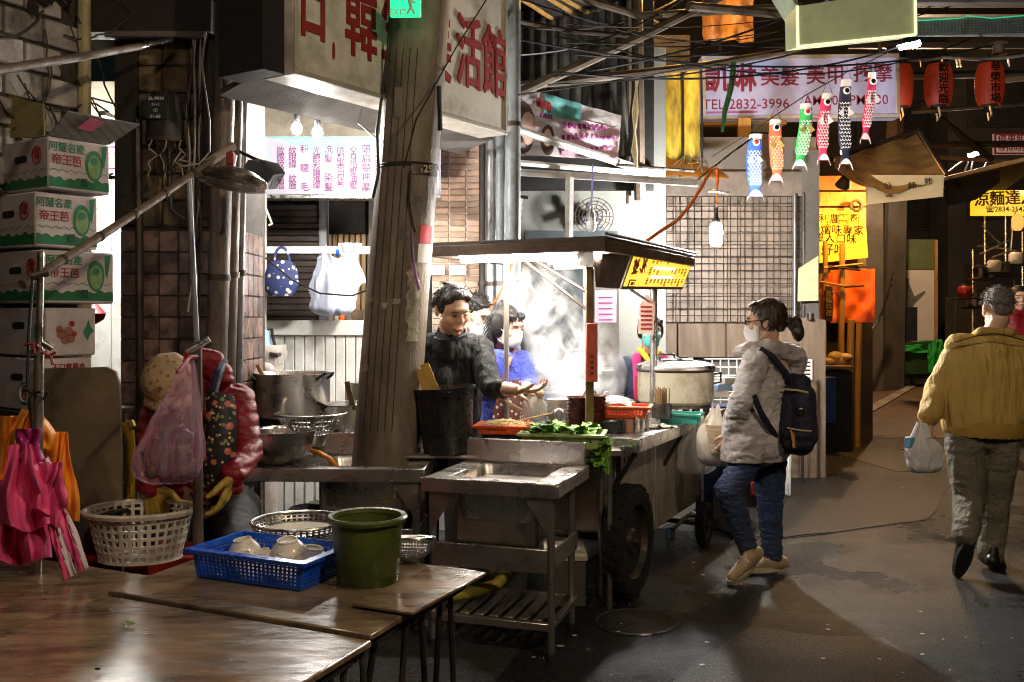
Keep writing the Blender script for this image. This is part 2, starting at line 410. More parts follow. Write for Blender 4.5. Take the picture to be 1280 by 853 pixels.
paper_w = M('white paper', (.78, .72, .68), .75, 0, .06, 6, .15, 20)
paper_pk = M('pink paper', (.75, .5, .62), .75, 0, .08, 6, .15, 20)
paper_r = M('red paper', (.7, .05, .07), .7, 0, .15, 6, .15, 20)
vine_m = M('dead vine', (.05, .035, .022), .8, 0, .4, 10, .3, 50)
gold = M('yellow cap metal', (.5, .38, .1), .4, .6, .2, 10)
blue_s = M('pale blue cloth', (.3, .46, .7), .7, 0, .15, 8, .3, 30)
flower_cl = M('blue flower print cloth', (.035, .05, .16), .8, 0, .2, 8, .2, 40, dots=(((.72, .68, .62), 26, .3),))
hood_m = M('dark wood hood', (.085, .05, .03), .55, 0, .35, 6, .25, 40, dirt=(.035, .022, .015), dsc=5)
teal_pr = M('teal print', (.3, .58, .58), .5, 0, .06, bump=0)
lilac = M('lilac sign face', (.5, .47, .57), .4, 0, .05, 3, .02, 40)
kai_face = M('old lilac sign face', (.33, .36, .54), .45, 0, .1, 3, .05, 40, dirt=(.28, .22, .36), dsc=2.2, damt=.5, em=(.42, .45, .72), es=.075)  # weak emission imitates ambient light on the sign face
exit_m = M('green exit sign', (.02, .4, .16), .4, 0, .1, bump=0, em=(.02, .7, .25), es=.5)
lantern_m = M('red lantern paper', (.16, .016, .01), .6, 0, .2, 8, .2, 30, em=(1, .08, .01), es=.025)
# light makers
bulb_hot = EM('lit bulb glass', (1, .96, .88), 300)
bulb_cool = EM('lit white bulb', (1, .96, .9), 560)
tube_m = EM('lit tube', (1, .93, .82), 105)
tube_far = EM('lit far tube', (1, .9, .97), 40)
lamp_or = EM('assumed amber bulb', (1, .46, .06), 950)
lamp_assumed = EM('assumed near bulb', (1, .79, .53), 400)  # glass of an assumed bulb outside the frame
menu_em = EM('lit yellow menu', (1, .5, .01), .42)
menu_hot = EM('lit white menu tube', (1, .9, .55), 1.1)
far_em = EM('lit yellow far sign', (1, .6, .02), .3)
def bulb(mb, c, r=.03, h=.05):
    mb.lathe([(1e-4, -r), (r*.6, -r*.8), (r, 0), (r*.85, r*.7), (r*.45, h), (r*.4, h+.012)], c, n=14); return mb
def vessel(prof_out, th=.004):
    pr = [(max(r, 1e-4), z) for r, z in prof_out]; inn = [(max(r-th, 1e-4), z+(th if i == 0 else 0)) for i, (r, z) in enumerate(pr)]
    return pr+list(reversed(inn))
# ================================================================ THE GROUND
ST = 26.0                                            # the street runs 26 degrees right of the view
U = V((math.sin(R(ST)), math.cos(R(ST)), 0)); Vx = V((math.cos(R(ST)), -math.sin(R(ST)), 0)); Z = V((0, 0, 1)); X = V((1, 0, 0)); Y = V((0, 1, 0))
def plate(name, poly, z, mat):
    m = MB(); m.prism([V((p[0], p[1], z)) for p in poly], (0, 0, -.03)); return tag(m.build(name, mat, ang=0), kind='structure')
m = MB(); m.sheet([[(x, y, 0) for x in (-60, -20, 0, 20, 80)] for y in (-30, 0, 10, 40, 140)]); tag(m.build('road', asphalt, ang=0), kind='structure')
far_c = [G(900, 545), G(1500, 549), G(1380, 470), V((40, 60, 0)), V((10, 60, 0)), G(1040, 470)]
plate('concrete_road', far_c, .004, M('far road concrete', (.16, .105, .075), .55, 0, .25, 3, .35, 60, dirt=(.1, .06, .04), dsc=.9, rvar=.2))
plate('gravel_strip', [G(985, 545), G(1500, 547), G(1500, 529), G(1005, 528)], .008, grate_m)
kb = [G(1028, 541), G(1050, 541), G(1146, 484), G(1138, 482)]
m = MB(); m.prism([p+V((0, 0, .03)) for p in kb], (0, 0, -.05)); tag(m.build('kerb', M('pale kerb', (.36, .31, .27), .7, 0, .3, 6, .4, 50, dirt=(.15, .12, .1), dsc=2)), kind='structure')
plate('pavement', [V((-8, -4, 0)), V((-.9, -.5, 0)), G(620, 853), G(735, 700), V((1.2, 7, 0)), V((2.2, 9.0, 0)), V((-8, 9, 0))], .004, M('stained pavement', (.04, .037, .034), .45, 0, .6, 30, .9, 100, dirt=(.03, .027, .022), dsc=1.4, rvar=.2))
mc = thing('manhole_cover', 'round iron manhole cover set in the asphalt before the cart', 'manhole cover', G(795, 778, .0))
c = G(795, 778, 0)
m = MB(); m.lathe([(.185, .003), (.192, .009), (.2, .009), (.204, .003)], c, n=48); m.build('rim', M('manhole ring', (.1, .095, .09), .3, .6, .2, 20, .1), mc)
m = MB(); m.lathe([(1e-4, .006), (.18, .006), (.184, .002)], c, n=40); m.build('lid', asphalt, mc)
def blotch(name, pts, z, mat, n=5, amp=.05):             # a flat repair with a ragged outline
    poly = []
    for i, p in enumerate(pts):
        a, b = G(*p), G(*pts[(i+1) % len(pts)])
        for k in range(n): q = a.lerp(b, k/n); poly.append(V((q.x+amp*noise3(q, (3, 3, 1)), q.y+amp*noise3(q+V((7, 0, 0)), (3, 3, 1)), z)))
    m = MB(); m.prism(poly, (0, 0, -.02)); tag(m.build(name, mat, ang=0), kind='structure')
tar = M('tar', (.008, .008, .009), .8, 0, .3, 20, .5, 60, spec=.2); newer = M('newer asphalt', (.008, .008, .009), .4, 0, .6, 40, 1, 120, bd=.02); older = M('older asphalt', (.018, .016, .0145), .4, 0, .7, 36, .8, 100, bd=.02, dots=(((.12, .115, .11), 50, .17),))
blotch('road_patch', [(905, 632), (1010, 600), (1190, 606), (1160, 650), (960, 676)], .005, newer); blotch('road_patch', [(840, 853), (930, 788), (1110, 800), (1190, 860), (1000, 900)], .005, older); blotch('road_patch', [(1040, 566), (1280, 560), (1400, 585), (1120, 590)], .005, older)
for pts in ([(905, 632), (960, 676), (1160, 650)],):
    c = [G(*p, .0045) for p in pts]; q = []
    for a, b in zip(c, c[1:]):
        for k in range(9): p = a.lerp(b, k/9); q.append(V((p.x+.03*noise3(p, (5, 5, 1)), p.y+.05*noise3(p+V((3, 0, 0)), (5, 5, 1)), .0045)))
    m = MB(); m.sheet([[p+V((0, w*(1+.6*noise3(p, (9, 9, 1))), 0)) for p in q] for w in (-.007, .007)], .002); tag(m.build('tar_seam', tar, ang=0), kind='structure')
m = MB()
for k in range(60):
    a = random.uniform(0, 6.28); q = G(random.uniform(560, 1270), random.uniform(560, 850), .006); s = random.uniform(.003, .014)
    m.prism([q+V((s*math.cos(a+t), s*.6*math.sin(a+t), random.uniform(0, .004))) for t in (0, 1.7, 3, 4.6)], (0, 0, .002))
tag(m.build('litter', white_ink, ang=0), 'scattered specks of pale litter lying on the wet asphalt', 'litter', kind='stuff')

# ================================================================ LEFT WALL, CARTONS, PILLAR
wf = frame((-2.06, 4.55, 0), -ST)                    # local y runs along the street, local x out of the wall
wall = thing('brick_wall', 'grimy white glazed brick wall with dead vines above the cartons', 'wall', wf @ V((0, 0, 0)))
m = MB(wf); m.box((-.12, -.9, 1.9), (.2, 2.0, 3.8)); m.build('wall_core', grout, wall)
bm_ = MB(); bm_.box((0, 0, 0), (.03, .185, .118), b=.006); brick_me = bm_.mesh('brick', tile_white)
for r in range(14):
    for k in range(7):
        jx = random.uniform(-.004, .004)
        inst(brick_me, 'brick', wall, wf @ V((-.012+jx, -.08-.2*k-(.1 if r % 2 else 0), 2.0+.134*r)), Rz(-ST))
m = MB(wf); m.tube([(.02, .02, 1.3), (.02, .02, 3.9)], .03, 8); m.build('corner_strip', M('old yellowed pipe', (.4, .33, .17), .6, 0, .3, 8, .2), wall)
vn = thing('dead_vine', 'dry brown vine stems crawling over the white brick wall', 'vine', wf @ V((.05, -.4, 2.3)))
for k in range(16):
    y0, z0 = random.uniform(-.75, -.05), random.uniform(2.2, 3.3); pts = []
    a = random.uniform(-1.6, .6)
    for i in range(9):
        pts.append((.02+.02*random.random(), y0, z0)); y0 += .07*math.cos(a); z0 += .07*math.sin(a); a += random.uniform(-.6, .6)
    m = MB(wf); m.tube(pts, [random.uniform(.003, .007)]*9, 6); m.build('stem', vine_m, vn)
m = MB()
for k in range(60):
    q = wf @ V((.04, random.uniform(-.9, -.05), random.uniform(2.85, 3.4))); d = V((random.gauss(0, 1), random.gauss(0, 1), random.gauss(0, 1))).normalized()*.05
    e = d.cross(V((0, 1, .3))).normalized()*.03
    m.add([q-d, q+e, q+d, q-e], [(0, 1, 2, 3)])
tag(m.build('dry_leaves', darkbrown, vn, ang=0), kind='stuff')
o = thing('drain_pipe', 'fat pale grey drain pipe beside the white brick wall', 'pipe', P(101, 600, 4.62))
m = MB(); a = P(101, 0, 4.62); m.tube([(a.x, a.y, 0), (a.x, a.y, 4)], .042, 18); m.build('pipe', M('dirty pipe', (.33, .29, .28), .5, 0, .2, 5, .15, 50, dirt=(.14, .11, .1), dsc=3), o)
m = MB(); m.tube([(a.x, a.y, 2.72), (a.x, a.y, 2.76)], .047, 18); m.build('bracket', iron, o)
o = thing('metal_rod', 'grey metal rod jutting level across the top of the white brick wall', 'rod', P(100, 70, 3.9))
m = MB(); m.tube([P(-30, 92, 3.15), P(90, 73, 3.8), P(176, 58, 4.5)], .017, 10); m.build('rod', pole_w, o)
m = MB(); m.tube([P(172, 59, 4.46), P(214, 50, 4.75)], .013, 10); m.build('tip', alu, o)

# cartons
CY = -35.0; cu = V((math.sin(R(35)), math.cos(R(35)), 0)); cv = V((math.cos(R(35)), -math.sin(R(35)), 0))
names = ['topmost white guava carton with its grey lid flap standing open', 'second white guava carton from the top of the stack', 'third white guava carton down, behind the bamboo pole',
         'pale pink fruit carton with brown fruit print below the guava cartons', 'lowest pale carton with a round red and green stamp']
cx = [60, 44, 53, 57, 55]; ty = [169, 238, 311, 384, 448]; by = [235.5, 308, 379, 446, 516]; ln = [.28, .28, .325, .225, .215]
for i in range(5):
    c0 = P(cx[i], by[i], 4.0); h = (by[i]-ty[i])/300; L = ln[i]
    fr = axes(c0, cv, cu, Z)                         # x: out of the right face, y: along the right face, z up; the left face looks along -y
    box = thing('carton', names[i], 'carton', fr @ V((-.25, .14, 0)), 'fruit cartons stacked against the white wall')
    m = MB(fr)
    hh = h-.003
    m.box((-.24, L/2, hh/2), (.48, L, hh), b=.006); m.build('box', carton, box)
    m = MB(fr); m.box((-.24, L/2, hh-.002), (.05, L+.004, .006), b=.001); m.build('tape', M('tape %d' % i, (.42, .36, .26), .3, bump=0), box)
    m = MB(fr)                                        # handle hole
    n = 16; hx, hz = -.215, h*.62
    m.prism([(hx+(.034 if math.cos(a) > 0 else -.034)+.0155*math.cos(a), -.002, hz+.0155*math.sin(a)) for a in [2*math.pi*k/n for k in range(n)]], (0, .004, 0)); m.build('handle_hole', dark, box, ang=0)
    lf = lambda a, z: fr @ V((a, -.003, z)); rf = lambda a, z: fr @ V((.003, a, z))
    if i < 3:
        cc = V((-.085, -.002, h*.66)); m = MB(fr)
        m.tube([cc+V((.036*math.cos(k*math.pi/12), 0, .036*math.sin(k*math.pi/12))) for k in range(24)], .0035, 6, close=True); m.build('printed_ring', red_ink, box)
        glyphs('偉', .052, fr @ cc, cv, Z, red_ink, box, bold=.02)
        for side in (0, 1):
            m = MB(fr); N = 26; W = .42 if side == 0 else L-.004; poly = []
            for k in range(N+1):
                t = k/N; zz = h*.235+.006*math.sin(t*40+side)+.004*math.sin(t*17); poly.append((-.43+t*.425, -.0015, zz) if side == 0 else (.0015, .004+t*(L-.008), zz*.95))
            poly += [(-.005, -.0015, h*.05), (-.43, -.0015, h*.05)] if side == 0 else [(.0015, L-.004, h*.05), (.0015, .004, h*.05)]
            m.prism(poly, (0, .001, 0) if side == 0 else (-.001, 0, 0)); m.build('printed_band', green_band, box, ang=0)
            m = MB(fr); pts = []
            for k in range(60):
                t = k/59; zz = h*.335+.012*abs(math.sin(t*22+i)); pts.append((-.43+t*.425, -.002, zz) if side == 0 else (.002, .006+t*(L-.012), zz))
            m.tube(pts, .0012, 4); m.build('printed_hills', brown_ink if side == 0 else green_ink, box)
        glyphs('阿蓮名產', .043, rf(L*.29, h*.80), cu, Z, green_ink, box, bold=.025, sx=.95)
        glyphs('帝王芭', .047, rf(L*.29, h*.56), cu, Z, red_ink, box, bold=.03, sx=.95)
        m = MB(fr); gy, gz = L*.735, h*.56               # the printed guava: dark outline, pale body, cap and leaf
        m.prism([(.002, gy+.041*math.cos(a), gz+(.075 if math.sin(a) < 0 else .06)*math.sin(a)) for a in [2*math.pi*k/20 for k in range(20)]], (-.001, 0, 0)); m.build('printed_fruit', green_ink, box, ang=0)
        m = MB(fr); m.prism([(.003, gy+.03*math.cos(a), gz-.012+.052*math.sin(a)) for a in [2*math.pi*k/18 for k in range(18)]], (-.0008, 0, 0)); m.build('printed_fruit', guava_l, box, ang=0)
        m = MB(fr); m.prism([(.0037, gy+.018*math.cos(a), gz+.012+.017*math.sin(a)) for a in [2*math.pi*k/12 for k in range(12)]], (-.0005, 0, 0)); m.build('printed_fruit', green_ink, box, ang=0)
        m = MB(fr); m.prism([(.003, L*.86, h*.92), (.003, L*.95, h*.95), (.003, L*.93, h*.72), (.003, L*.9, h*.48), (.003, L*.87, h*.6)], (-.001, 0, 0)); m.build('printed_leaf', green_ink, box, ang=0)
        m = MB(fr); m.prism([(.003, L*.52, h*.1), (.003, L*.62, h*.1), (.003, L*.62, h*.26), (.003, L*.52, h*.26)], (-.0005, 0, 0)); m.build('printed_square', M('sq%d' % i, (.01, .06, .03), .6, bump=0), box, ang=0)
    elif i == 3:
        m = MB(fr)
        for q in range(4):
            m2 = MB(fr); rr = .036-.009*q
            m2.tube([V((-.05+rr*math.cos(k*math.pi/12), -.002, h*.5+rr*math.sin(k*math.pi/12))) for k in range(24)], .003, 6, close=True); m2.build('printed_ring', green_ink, box)
        glyphs('宝農場', .033, lf(-.09, h*.13), cv, Z, green_ink, box, bold=.02)
        m = MB(fr)
        for (a, b, r) in ((.07, .45, .022), (.1, .5, .02), (.085, .32, .018), (.11, .36, .02), (.06, .55, .016)): m.prism([(.002, a+r*math.cos(w), h*b+r*math.sin(w)) for w in [k*math.pi/6 for k in range(12)]], (-.001-.0003*r*30, 0, 0))
        m.build('printed_nuts', brown_ink, box, ang=0)
        m = MB(fr)
        for (a, b, r) in ((.115, .66, .013), (.125, .45, .012)): m.prism([(.0025, a+r*math.cos(w), h*b+r*math.sin(w)) for w in [k*math.pi/6 for k in range(12)]], (-.001, 0, 0))
        m.build('printed_cherry', red_ink, box, ang=0)
        m = MB(fr); m.prism([(.002, .17, h*.42), (.002, .185, h*.3), (.002, .2, h*.45), (.002, .215, h*.5), (.002, .2, h*.6), (.002, .19, h*.75), (.002, .18, h*.6), (.002, .165, h*.5)], (-.001, 0, 0)); m.build('printed_leaf', green_ink, box, ang=0)
    else:
        for q, mt in ((.045, green_ink), (.037, white_ink)):
            m = MB(fr); m.tube([V((-.15+q*math.cos(k*math.pi/12), -.002, h*.33+q*math.sin(k*math.pi/12))) for k in range(24)], .004, 6, close=True); m.build('printed_ring', mt, box)
        column('漢口', .036, lf(-.15, h*.33), cv, Z, red_ink, box, bold=.03)
        glyphs('王口實農合', .03, rf(L*.5, h*.82), cu, Z, red_ink, box, bold=.02)
    if i == 0:
        z = h; A = V((.002, .002, z)); B = V((.002, L, z)); o_ = V((.16, -.01, .075))
        m = MB(fr); m.prism([A, B, B+o_+V((0, .05, 0)), A+o_], (0, 0, .005)); m.build('lid_flap', carton_in, box)
        m = MB(fr); m.prism([A.lerp(B, .3)+o_*.5+V((0, 0, -.003)), A.lerp(B, .55)+o_*.45+V((0, 0, -.003)), A.lerp(B, .62)+o_*.9+V((0, 0, -.003)), A.lerp(B, .36)+o_*.95+V((0, 0, -.003))], (0, 0, -.002)); m.build('price_slip', M('pink slip', (.75, .15, .28), .7, bump=0), box)
        m = MB(fr); m.prism([A+V((0, 0, .001)), B+V((0, 0, .001)), B+V((-.14, .0, .0)), A+V((-.14, 0, .0))], (0, 0, .003)); m.build('inner_flap', carton, box)
# what carries the cartons
fr = axes(P(56, 516, 4.0), cv, cu, Z); zt = fr.translation.z
o = thing('steel_rack', 'dark steel rack carrying the stack of fruit cartons', 'rack', V((fr.translation.x-.2, fr.translation.y, 0)))
for a in (-.5, .02):
    for b in (-.0, .34):
        q = fr @ V((a, b, 0)); m = MB(); m.tube([(q.x, q.y, 0), (q.x, q.y, zt-.03)], .015, 8); m.build('leg', iron, o)
for dz in (-.015, -.35, -.75):
    m = MB(fr); m.box((-.24, .17, dz), (.58, .42, .025)); m.build('shelf', darkbrown, o)
fr2 = frame((-2.28, 4.3, zt-.35+.013), CY)
for k, (dz, lb) in enumerate(((0, 'dark crate on the rack shelf, lower half, behind the aprons'),)):
    o = thing('crate', lb, 'crate', fr2 @ V((0, 0, 0)))
    m = MB(fr2); m.box((.05, .0, .12), (.46, .34, .2)); m.build('body', darkbrown, o)
    m = MB(fr2); m.box((.05, .0, .23), (.5, .38, .02)); m.build('lid', grey_wall, o)
o = thing('card_board', 'blank olive card sheet propped on top of the cartons', 'card', P(25, 165, 4.15))
m = MB(); m.prism([P(-14, 172, 4.3), P(55, 172, 4.12), P(54, 130, 4.15), P(40, 127, 4.17), P(-14, 112, 4.32)], (0, .012, 0)); m.build('sheet', M('olive card', (.27, .23, .09), .8, 0, .15, 8, .2, 50), o)
o = thing('plywood_board', 'old brown plywood board with rounded top leaning by the aprons', 'board', P(100, 716, 3.7))
pl = [P(36, 722, 3.62), P(34, 480, 3.72), P(40, 466, 3.73), P(52, 461, 3.73), P(132, 459, 3.73), P(144, 465, 3.73), P(149, 480, 3.72), P(151, 560, 3.7), P(153, 722, 3.62), P(152, 830, 3.55), P(36, 830, 3.55)]
m = MB(); m.prism(pl, (0, .018, 0)); m.build('sheet', ply, o)

# lit white passage behind
o = thing('white_partition', 'bright white panelled partition lit behind the cartons and pillar', 'partition', P(130, 600, 7.2))
for k in range(5):
    a = P(44+k*37, 395, 7.2); m = MB(); m.box((a.x, 7.24, 1.28), (.215, .03, 2.5), b=.006); m.build('panel', white_p, o)
a = P(110, 395, 7.18); m = MB(); m.box((a.x, 7.2, 2.66), (1.4, .05, .1)); m.build('rail', cream, o)
m = MB(); m.box((a.x, 7.22, 2.98), (1.4, .04, .56)); m.build('transom', cream, o)
m = MB(); m.tube([P(104, 120, 7.19), P(150, 132, 7.19)], .006, 6); m.build('cable', cable_m, o)
o = thing('price_list', 'pale pink paper list pinned to the white partition', 'paper', P(134, 220, 7.17))
m = MB(); m.box(P(136, 200, 7.185), (.16, .004, .24), b=.001); m.build('sheet', paper_w, o)
for k in range(4): m = MB(); m.box(P(136, 184+k*9, 7.18), (.1, .002, .012), b=.0005); m.build('printed_line', purple, o)
o = thing('red_lamp_shade', 'small red paper shade poking out behind the fourth carton', 'shade', P(122, 400, 6.3))
m = MB(); m.lathe([(.02, -.06), (.07, -.03), (.085, .01), (.05, .05), (.02, .09)], P(116, 394, 6.3), n=10); m.build('shade', red_ink, o)
o = thing('assumed_passage_tube', 'assumed fluorescent tube, unseen behind the tiled pillar', 'lamp', P(185, 130, 6.2))  # tube assumed from the bright passage, placed out of sight
m = MB(); m.tube([V((-2.5, 5.9, 2.7)), V((-2.5, 6.7, 2.7))], .016, 8); m.build('tube', EM('assumed passage tube', (1, .97, .88), 300), o)
m = MB(); m.box((-2.5, 6.3, 2.735), (.05, .9, .03)); m.build('fitting', white_p, o)

m = MB(); m.box((-2.04, 6.3, 1.9), (.06, 1.7, 3.8)); tag(m.build('light_block_wall', darkbrown), kind='structure')  # unseen wall added to keep the passage tube off the beauty sign
# pillar
pil = thing('tiled_pillar', 'sooty pillar faced with pink tiles below and yellowed stone above', 'pillar', (-1.76, 5.2, 0))
D = 5.0; xa, xb = P(150, 0, D).x, P(300, 0, D).x
m = MB(); m.box(((xa+xb)/2, D+.26, 2.1), (xb-xa, .5, 4.2)); m.build('pillar_core', grout, pil)
tm = MB(); tm.box((0, 0, 0), (.0955, .014, .1075), b=.004); tile_me = tm.mesh('tile', tile_pink)
for r in range(18):
    for k in range(6):
        inst(tile_me, 'tile', pil, (xa+.05+.1015*k, D+.008+random.uniform(-.0015, .0015), 1.945-.056-.1135*r))
tm = MB(); tm.box((0, 0, 0), (.0955, .014, .1075), b=.004); side_me = tm.mesh('tile', tile_pink)
for r in range(18):
    for k in range(4): inst(side_me, 'tile', pil, (xb+.002, D+.07+.1015*k, 1.945-.056-.1135*r), Rz(90))
sm = MB(); sm.box((0, 0, 0), (.13, .05, .135), b=.012); st_me = sm.mesh('stone', stone_y)
for r in range(16):
    for k in range(4): inst(st_me, 'stone', pil, (xa+.155+.135*k, D-.0+random.uniform(-.008, .01), 2.03+.14*r))
m = MB(); m.box((xa+.05, D-.02, 2.95), (.115, .07, 1.95)); m.build('side_board', darkbrown, pil)
m = MB(); m.box((xb-.09, D-.03, 3.0), (.17, .07, 2.0)); m.build('corner_board', darkbrown, pil)
m = MB(); m.tube([P(172, 150, 4.93), P(174, 300, 4.95), P(175, 560, 4.95)], .022, 8); m.build('conduit', iron, pil)
mt = thing('electricity_meter', 'black domed electricity meter with white numbers on the pillar', 'meter', P(206, 175, 4.88))
m = MB(); c = P(206, 176, 4.9); m.lathe([(.095, 0), (.093, .1), (.08, .21), (.066, .245), (1e-4, .255)], c, n=28, sq=(1, .7)); m.build('cover', M('meter black', (.03, .025, .022), .5, .2, .3, 9, .2), mt)
m = MB(); m.lathe([(.1, -.01), (.1, .012)], c, n=28, sq=(1, .7)); m.build('base_ring', iron, mt)
m = MB(); m.box(c+V((-.015, -.068, .155)), (.105, .012, .125), rot=Matrix.Rotation(R(-7), 4, 'X')); m.build('name_plate', M('plate', (.02, .022, .022), .5, bump=0), mt)
for k, (t, s) in enumerate((('2L-9930', .024), ('D-11', .02), ('③', .024), ('31-60', .023))): glyphs(t, s, c+V((-.015, -.079-k*.0045, .197-.031*k)), X, V((0, .12, 1)), white_ink, mt, bold=.015)
m = MB(); m.box(c+V((.02, -.02, -.04)), (.1, .06, .06)); m.build('terminal_box', iron, mt)
for k in range(7):
    x0 = 190+k*6; pts = [P(x0, 176, 4.83)]
    for i in range(1, 6): pts.append(P(x0+random.uniform(-8, 8), 176+i*9, 4.82+random.uniform(-.03, .03)))
    m = MB(); m.tube(pts, .004, 5); m.build('wire', cable_m if k % 3 else cable_w, mt)
m = MB(); m.tube([P(212, 185, 4.85), P(212, 225, 4.85), P(214, 262, 4.85), P(232, 275, 4.86)], .013, 8); m.build('lead', cable_m, mt)
cb = thing('cable_bundle', 'tangled bundle of thin cables running down the pillar corner', 'cable bundle', P(250, 200, 4.85))
for k in range(9):
    pts = []; x0 = 246+random.uniform(-6, 12)
    for i in range(9): pts.append(P(x0+random.uniform(-4, 4)-(i*.8), -30+i*(42+k*1.5), 4.83+random.uniform(-.02, .02)))
    m = MB(); m.tube(pts, random.choice((.003, .005, .006)), 5); m.build('cable', (cable_m, cable_w, vine_m)[k % 3], cb)
for pts in ([P(260, 20, 4.8), P(252, 80, 4.78), P(262, 150, 4.78), P(262, 190, 4.78), P(248, 206, 4.78), P(225, 200, 4.8)], [P(226, 190, 4.8), P(218, 202, 4.78), P(228, 208, 4.77), P(250, 205, 4.78)]):
    m = MB(); m.tube(pts, .0045, 6); m.build('cable', cable_w, cb)
o = thing('ceiling_beam', 'dark sooty beam under the awning beside the pillar', 'beam', P(190, 30, 4.9))
m = MB(); m.box(P(185, 24, 4.86), (.68, .14, .17)); m.build('beam', darkbrown, o)
m = MB(); m.box(P(195, 44, 4.8), (.5, .05, .03)); m.build('strip', grey_wall, o)

# tall pipes
for (nm, lb, pts, r, mt_) in (
    ('steel_pole', 'thickest tall leaning steel pole standing at the pillar corner', [(286, -90, 4.72), (270, 470, 4.72)], .052, rust),
    ('steel_pole', 'second tall steel pole, tight against the thickest one', [(300, -90, 4.8), (285, 490, 4.8)], .036, rust),
    ('steel_pole', 'thin shiny steel pole, closest to the shuttered shop', [(309, -90, 4.86), (298, 490, 4.86)], .02, galv)):
    a, b = P(*pts[0]), P(*pts[1]); d = (b-a)/(b.z-a.z); e = b-d*b.z
    o = thing(nm, lb, 'pole', e, 'tall pipes at the pillar corner')
    m = MB(); m.tube([a, a.lerp(e, .4), e], r, 18); m.build('pipe', mt_, o)
    m = MB(); q = a.lerp(e, .5); m.tube([q, q+(e-a).normalized()*.03], r+.006, 18); m.build('clamp', iron, o)
a, b = P(236, 222, 4.45), P(247, 450, 4.45)
o = thing('thin_conduit', 'thin pale metal conduit standing before the pink tiles', 'pole', (b.x, b.y, 0)); m = MB(); m.tube([a, b, (b.x+.01, b.y, 0)], .013, 10); m.build('pipe', galv, o)

# stands, bamboo, dish lamp
o = thing('bamboo_pole', 'long bamboo pole slanting up from stand to dish lamp', 'pole', P(160, 270, 3.5))
m = MB(); pts = [P(28, 356, 3.02).lerp(P(274, 194, 3.95), t/6) for t in range(7)]
for i in range(1, 6): pts[i] += V((0, 0, -.012*math.sin(i*math.pi/6)))
m.tube(pts, [.016, .015, .015, .014, .014, .013, .012], 10); m.build('pole', pole_w, o)
for i in (1, 2, 3, 4, 5): m = MB(); d = (pts[i+1]-pts[i]).normalized()*.006; m.tube([pts[i]-d, pts[i]+d], .0175, 10); m.build('joint', vine_m, o)
m = MB(); m.tube([P(258, 205, 3.9), P(292, 183, 4.0)], .019, 10); m.build('sleeve', M('sleeve', (.36, .29, .24), .5, .2, .2, 9, .2), o)
o = thing('dish_lamp', 'unlit round metal dish lamp clamped to the bamboo tip', 'lamp', P(290, 225, 3.95))
c = P(291, 226, 3.95); T_ = Matrix.Rotation(R(8), 4, 'Y') @ Matrix.Rotation(R(-6), 4, 'X')
m = MB(); m.lathe([(.1, -.022), (.137, -.02), (.145, -.006), (.14, .01), (.09, .04), (.04, .052), (1e-4, .054)], c, T_, 36); m.build('dish', M('dish steel', (.3, .25, .22), .28, .9, .25, 7, .1), o)
m = MB(); m.lathe([(1e-4, -.018), (.1, -.022)], c, T_, 30); m.build('lens', M('lens', (.4, .34, .3), .2, .3, .2, 7, .05), o)
m = MB(); m.tube([c+V((.0, 0, .05)), c+V((.01, 0, .1)), P(287, 190, 3.97)], .009, 8); m.build('stem', alu, o)
m = MB(); m.box(c+V((.0, -.03, .085)), (.03, .03, .05)); m.build('switch', red_ink, o)
o = thing('grey_flood_lamp', 'dark grey flood lamp body behind the round dish lamp', 'lamp', P(322, 240, 4.3))
m = MB(); m.prism([P(298, 222, 4.2), P(306, 240, 4.2), P(330, 238, 4.25), P(342, 218, 4.3), P(333, 206, 4.3), P(310, 200, 4.25)], (.03, .1, .02)); m.build('housing', M('flood', (.1, .11, .13), .35, .5, .2, 8, .1), o)
m = MB(); m.tube([P(330, 204, 4.3), P(300, 190, 4.5)], .008, 6); m.build('arm', iron, o)
st = thing('pole_stand', 'upright steel stand with red ribbons before the cartons', 'stand', G(46, 718+180, 0) if False else V((P(46, 718, 3.0).x, 3.0, 0)))
a = P(51, 316, 3.0); m = MB(); m.tube([a, P(49, 440, 3.0)], .0105, 12); m.build('upper_tube', alu, st)
m = MB(); m.tube([P(49, 436, 3.0), P(46, 700, 3.0), (P(45, 0, 3).x, 3.0, 0)], .015, 12); m.build('lower_tube', steel_d, st)
m = MB(); m.tube([P(40, 346, 2.99), P(60, 340, 3.01)], .014, 8); m.build('clamp', iron, st)
m = MB(); m.tube([P(53, 428, 2.97), P(66, 436, 2.98)], .011, 10); m.build('bolt', alu, st)
for pts in ([(30, 431), (42, 430), (44, 443)], [(52, 440), (64, 446), (66, 456)], [(58, 447), (70, 440)], [(48, 432), (40, 436)]):
    m = MB(); m.tube([P(x, y, 2.975) for x, y in pts], .005, 5); m.build('red_ribbon', red_ink, st)
for pts in ([(28, 484), (40, 492), (52, 490)], [(40, 520), (36, 500), (44, 486)], [(54, 500), (60, 490)], [(38, 560), (40, 530), (36, 505)]):
    m = MB(); m.tube([P(x, y, 2.97) for x, y in pts], .004, 5); m.build('wire_tie', cable_m, st)
m = MB(); m.tube([P(41, 345, 2.99), P(36, 420, 2.99), P(34, 490, 2.98)], .005, 6); m.build('hanging_cord', cable_m, st)
st2 = thing('bag_stand', 'upright steel stand with short crossbar, carrying the pink plastic bag', 'stand', V((P(248, 0, 3.5).x, 3.5, 0)))
m = MB(); m.tube([P(246, 434, 3.5), P(247, 560, 3.5), (P(249, 0, 3.5).x, 3.5, 0)], .0185, 14); m.build('tube', rust, st2)
m = MB(); m.tube([P(234, 440, 3.48), P(262, 424, 3.5)], .014, 10); m.build('crossbar', alu, st2)
m = MB(); m.tube([P(240, 450, 3.46), P(232, 440, 3.46), P(230, 452, 3.46), P(236, 470, 3.46)], .006, 5); m.build('red_ribbon', red_ink, st2)

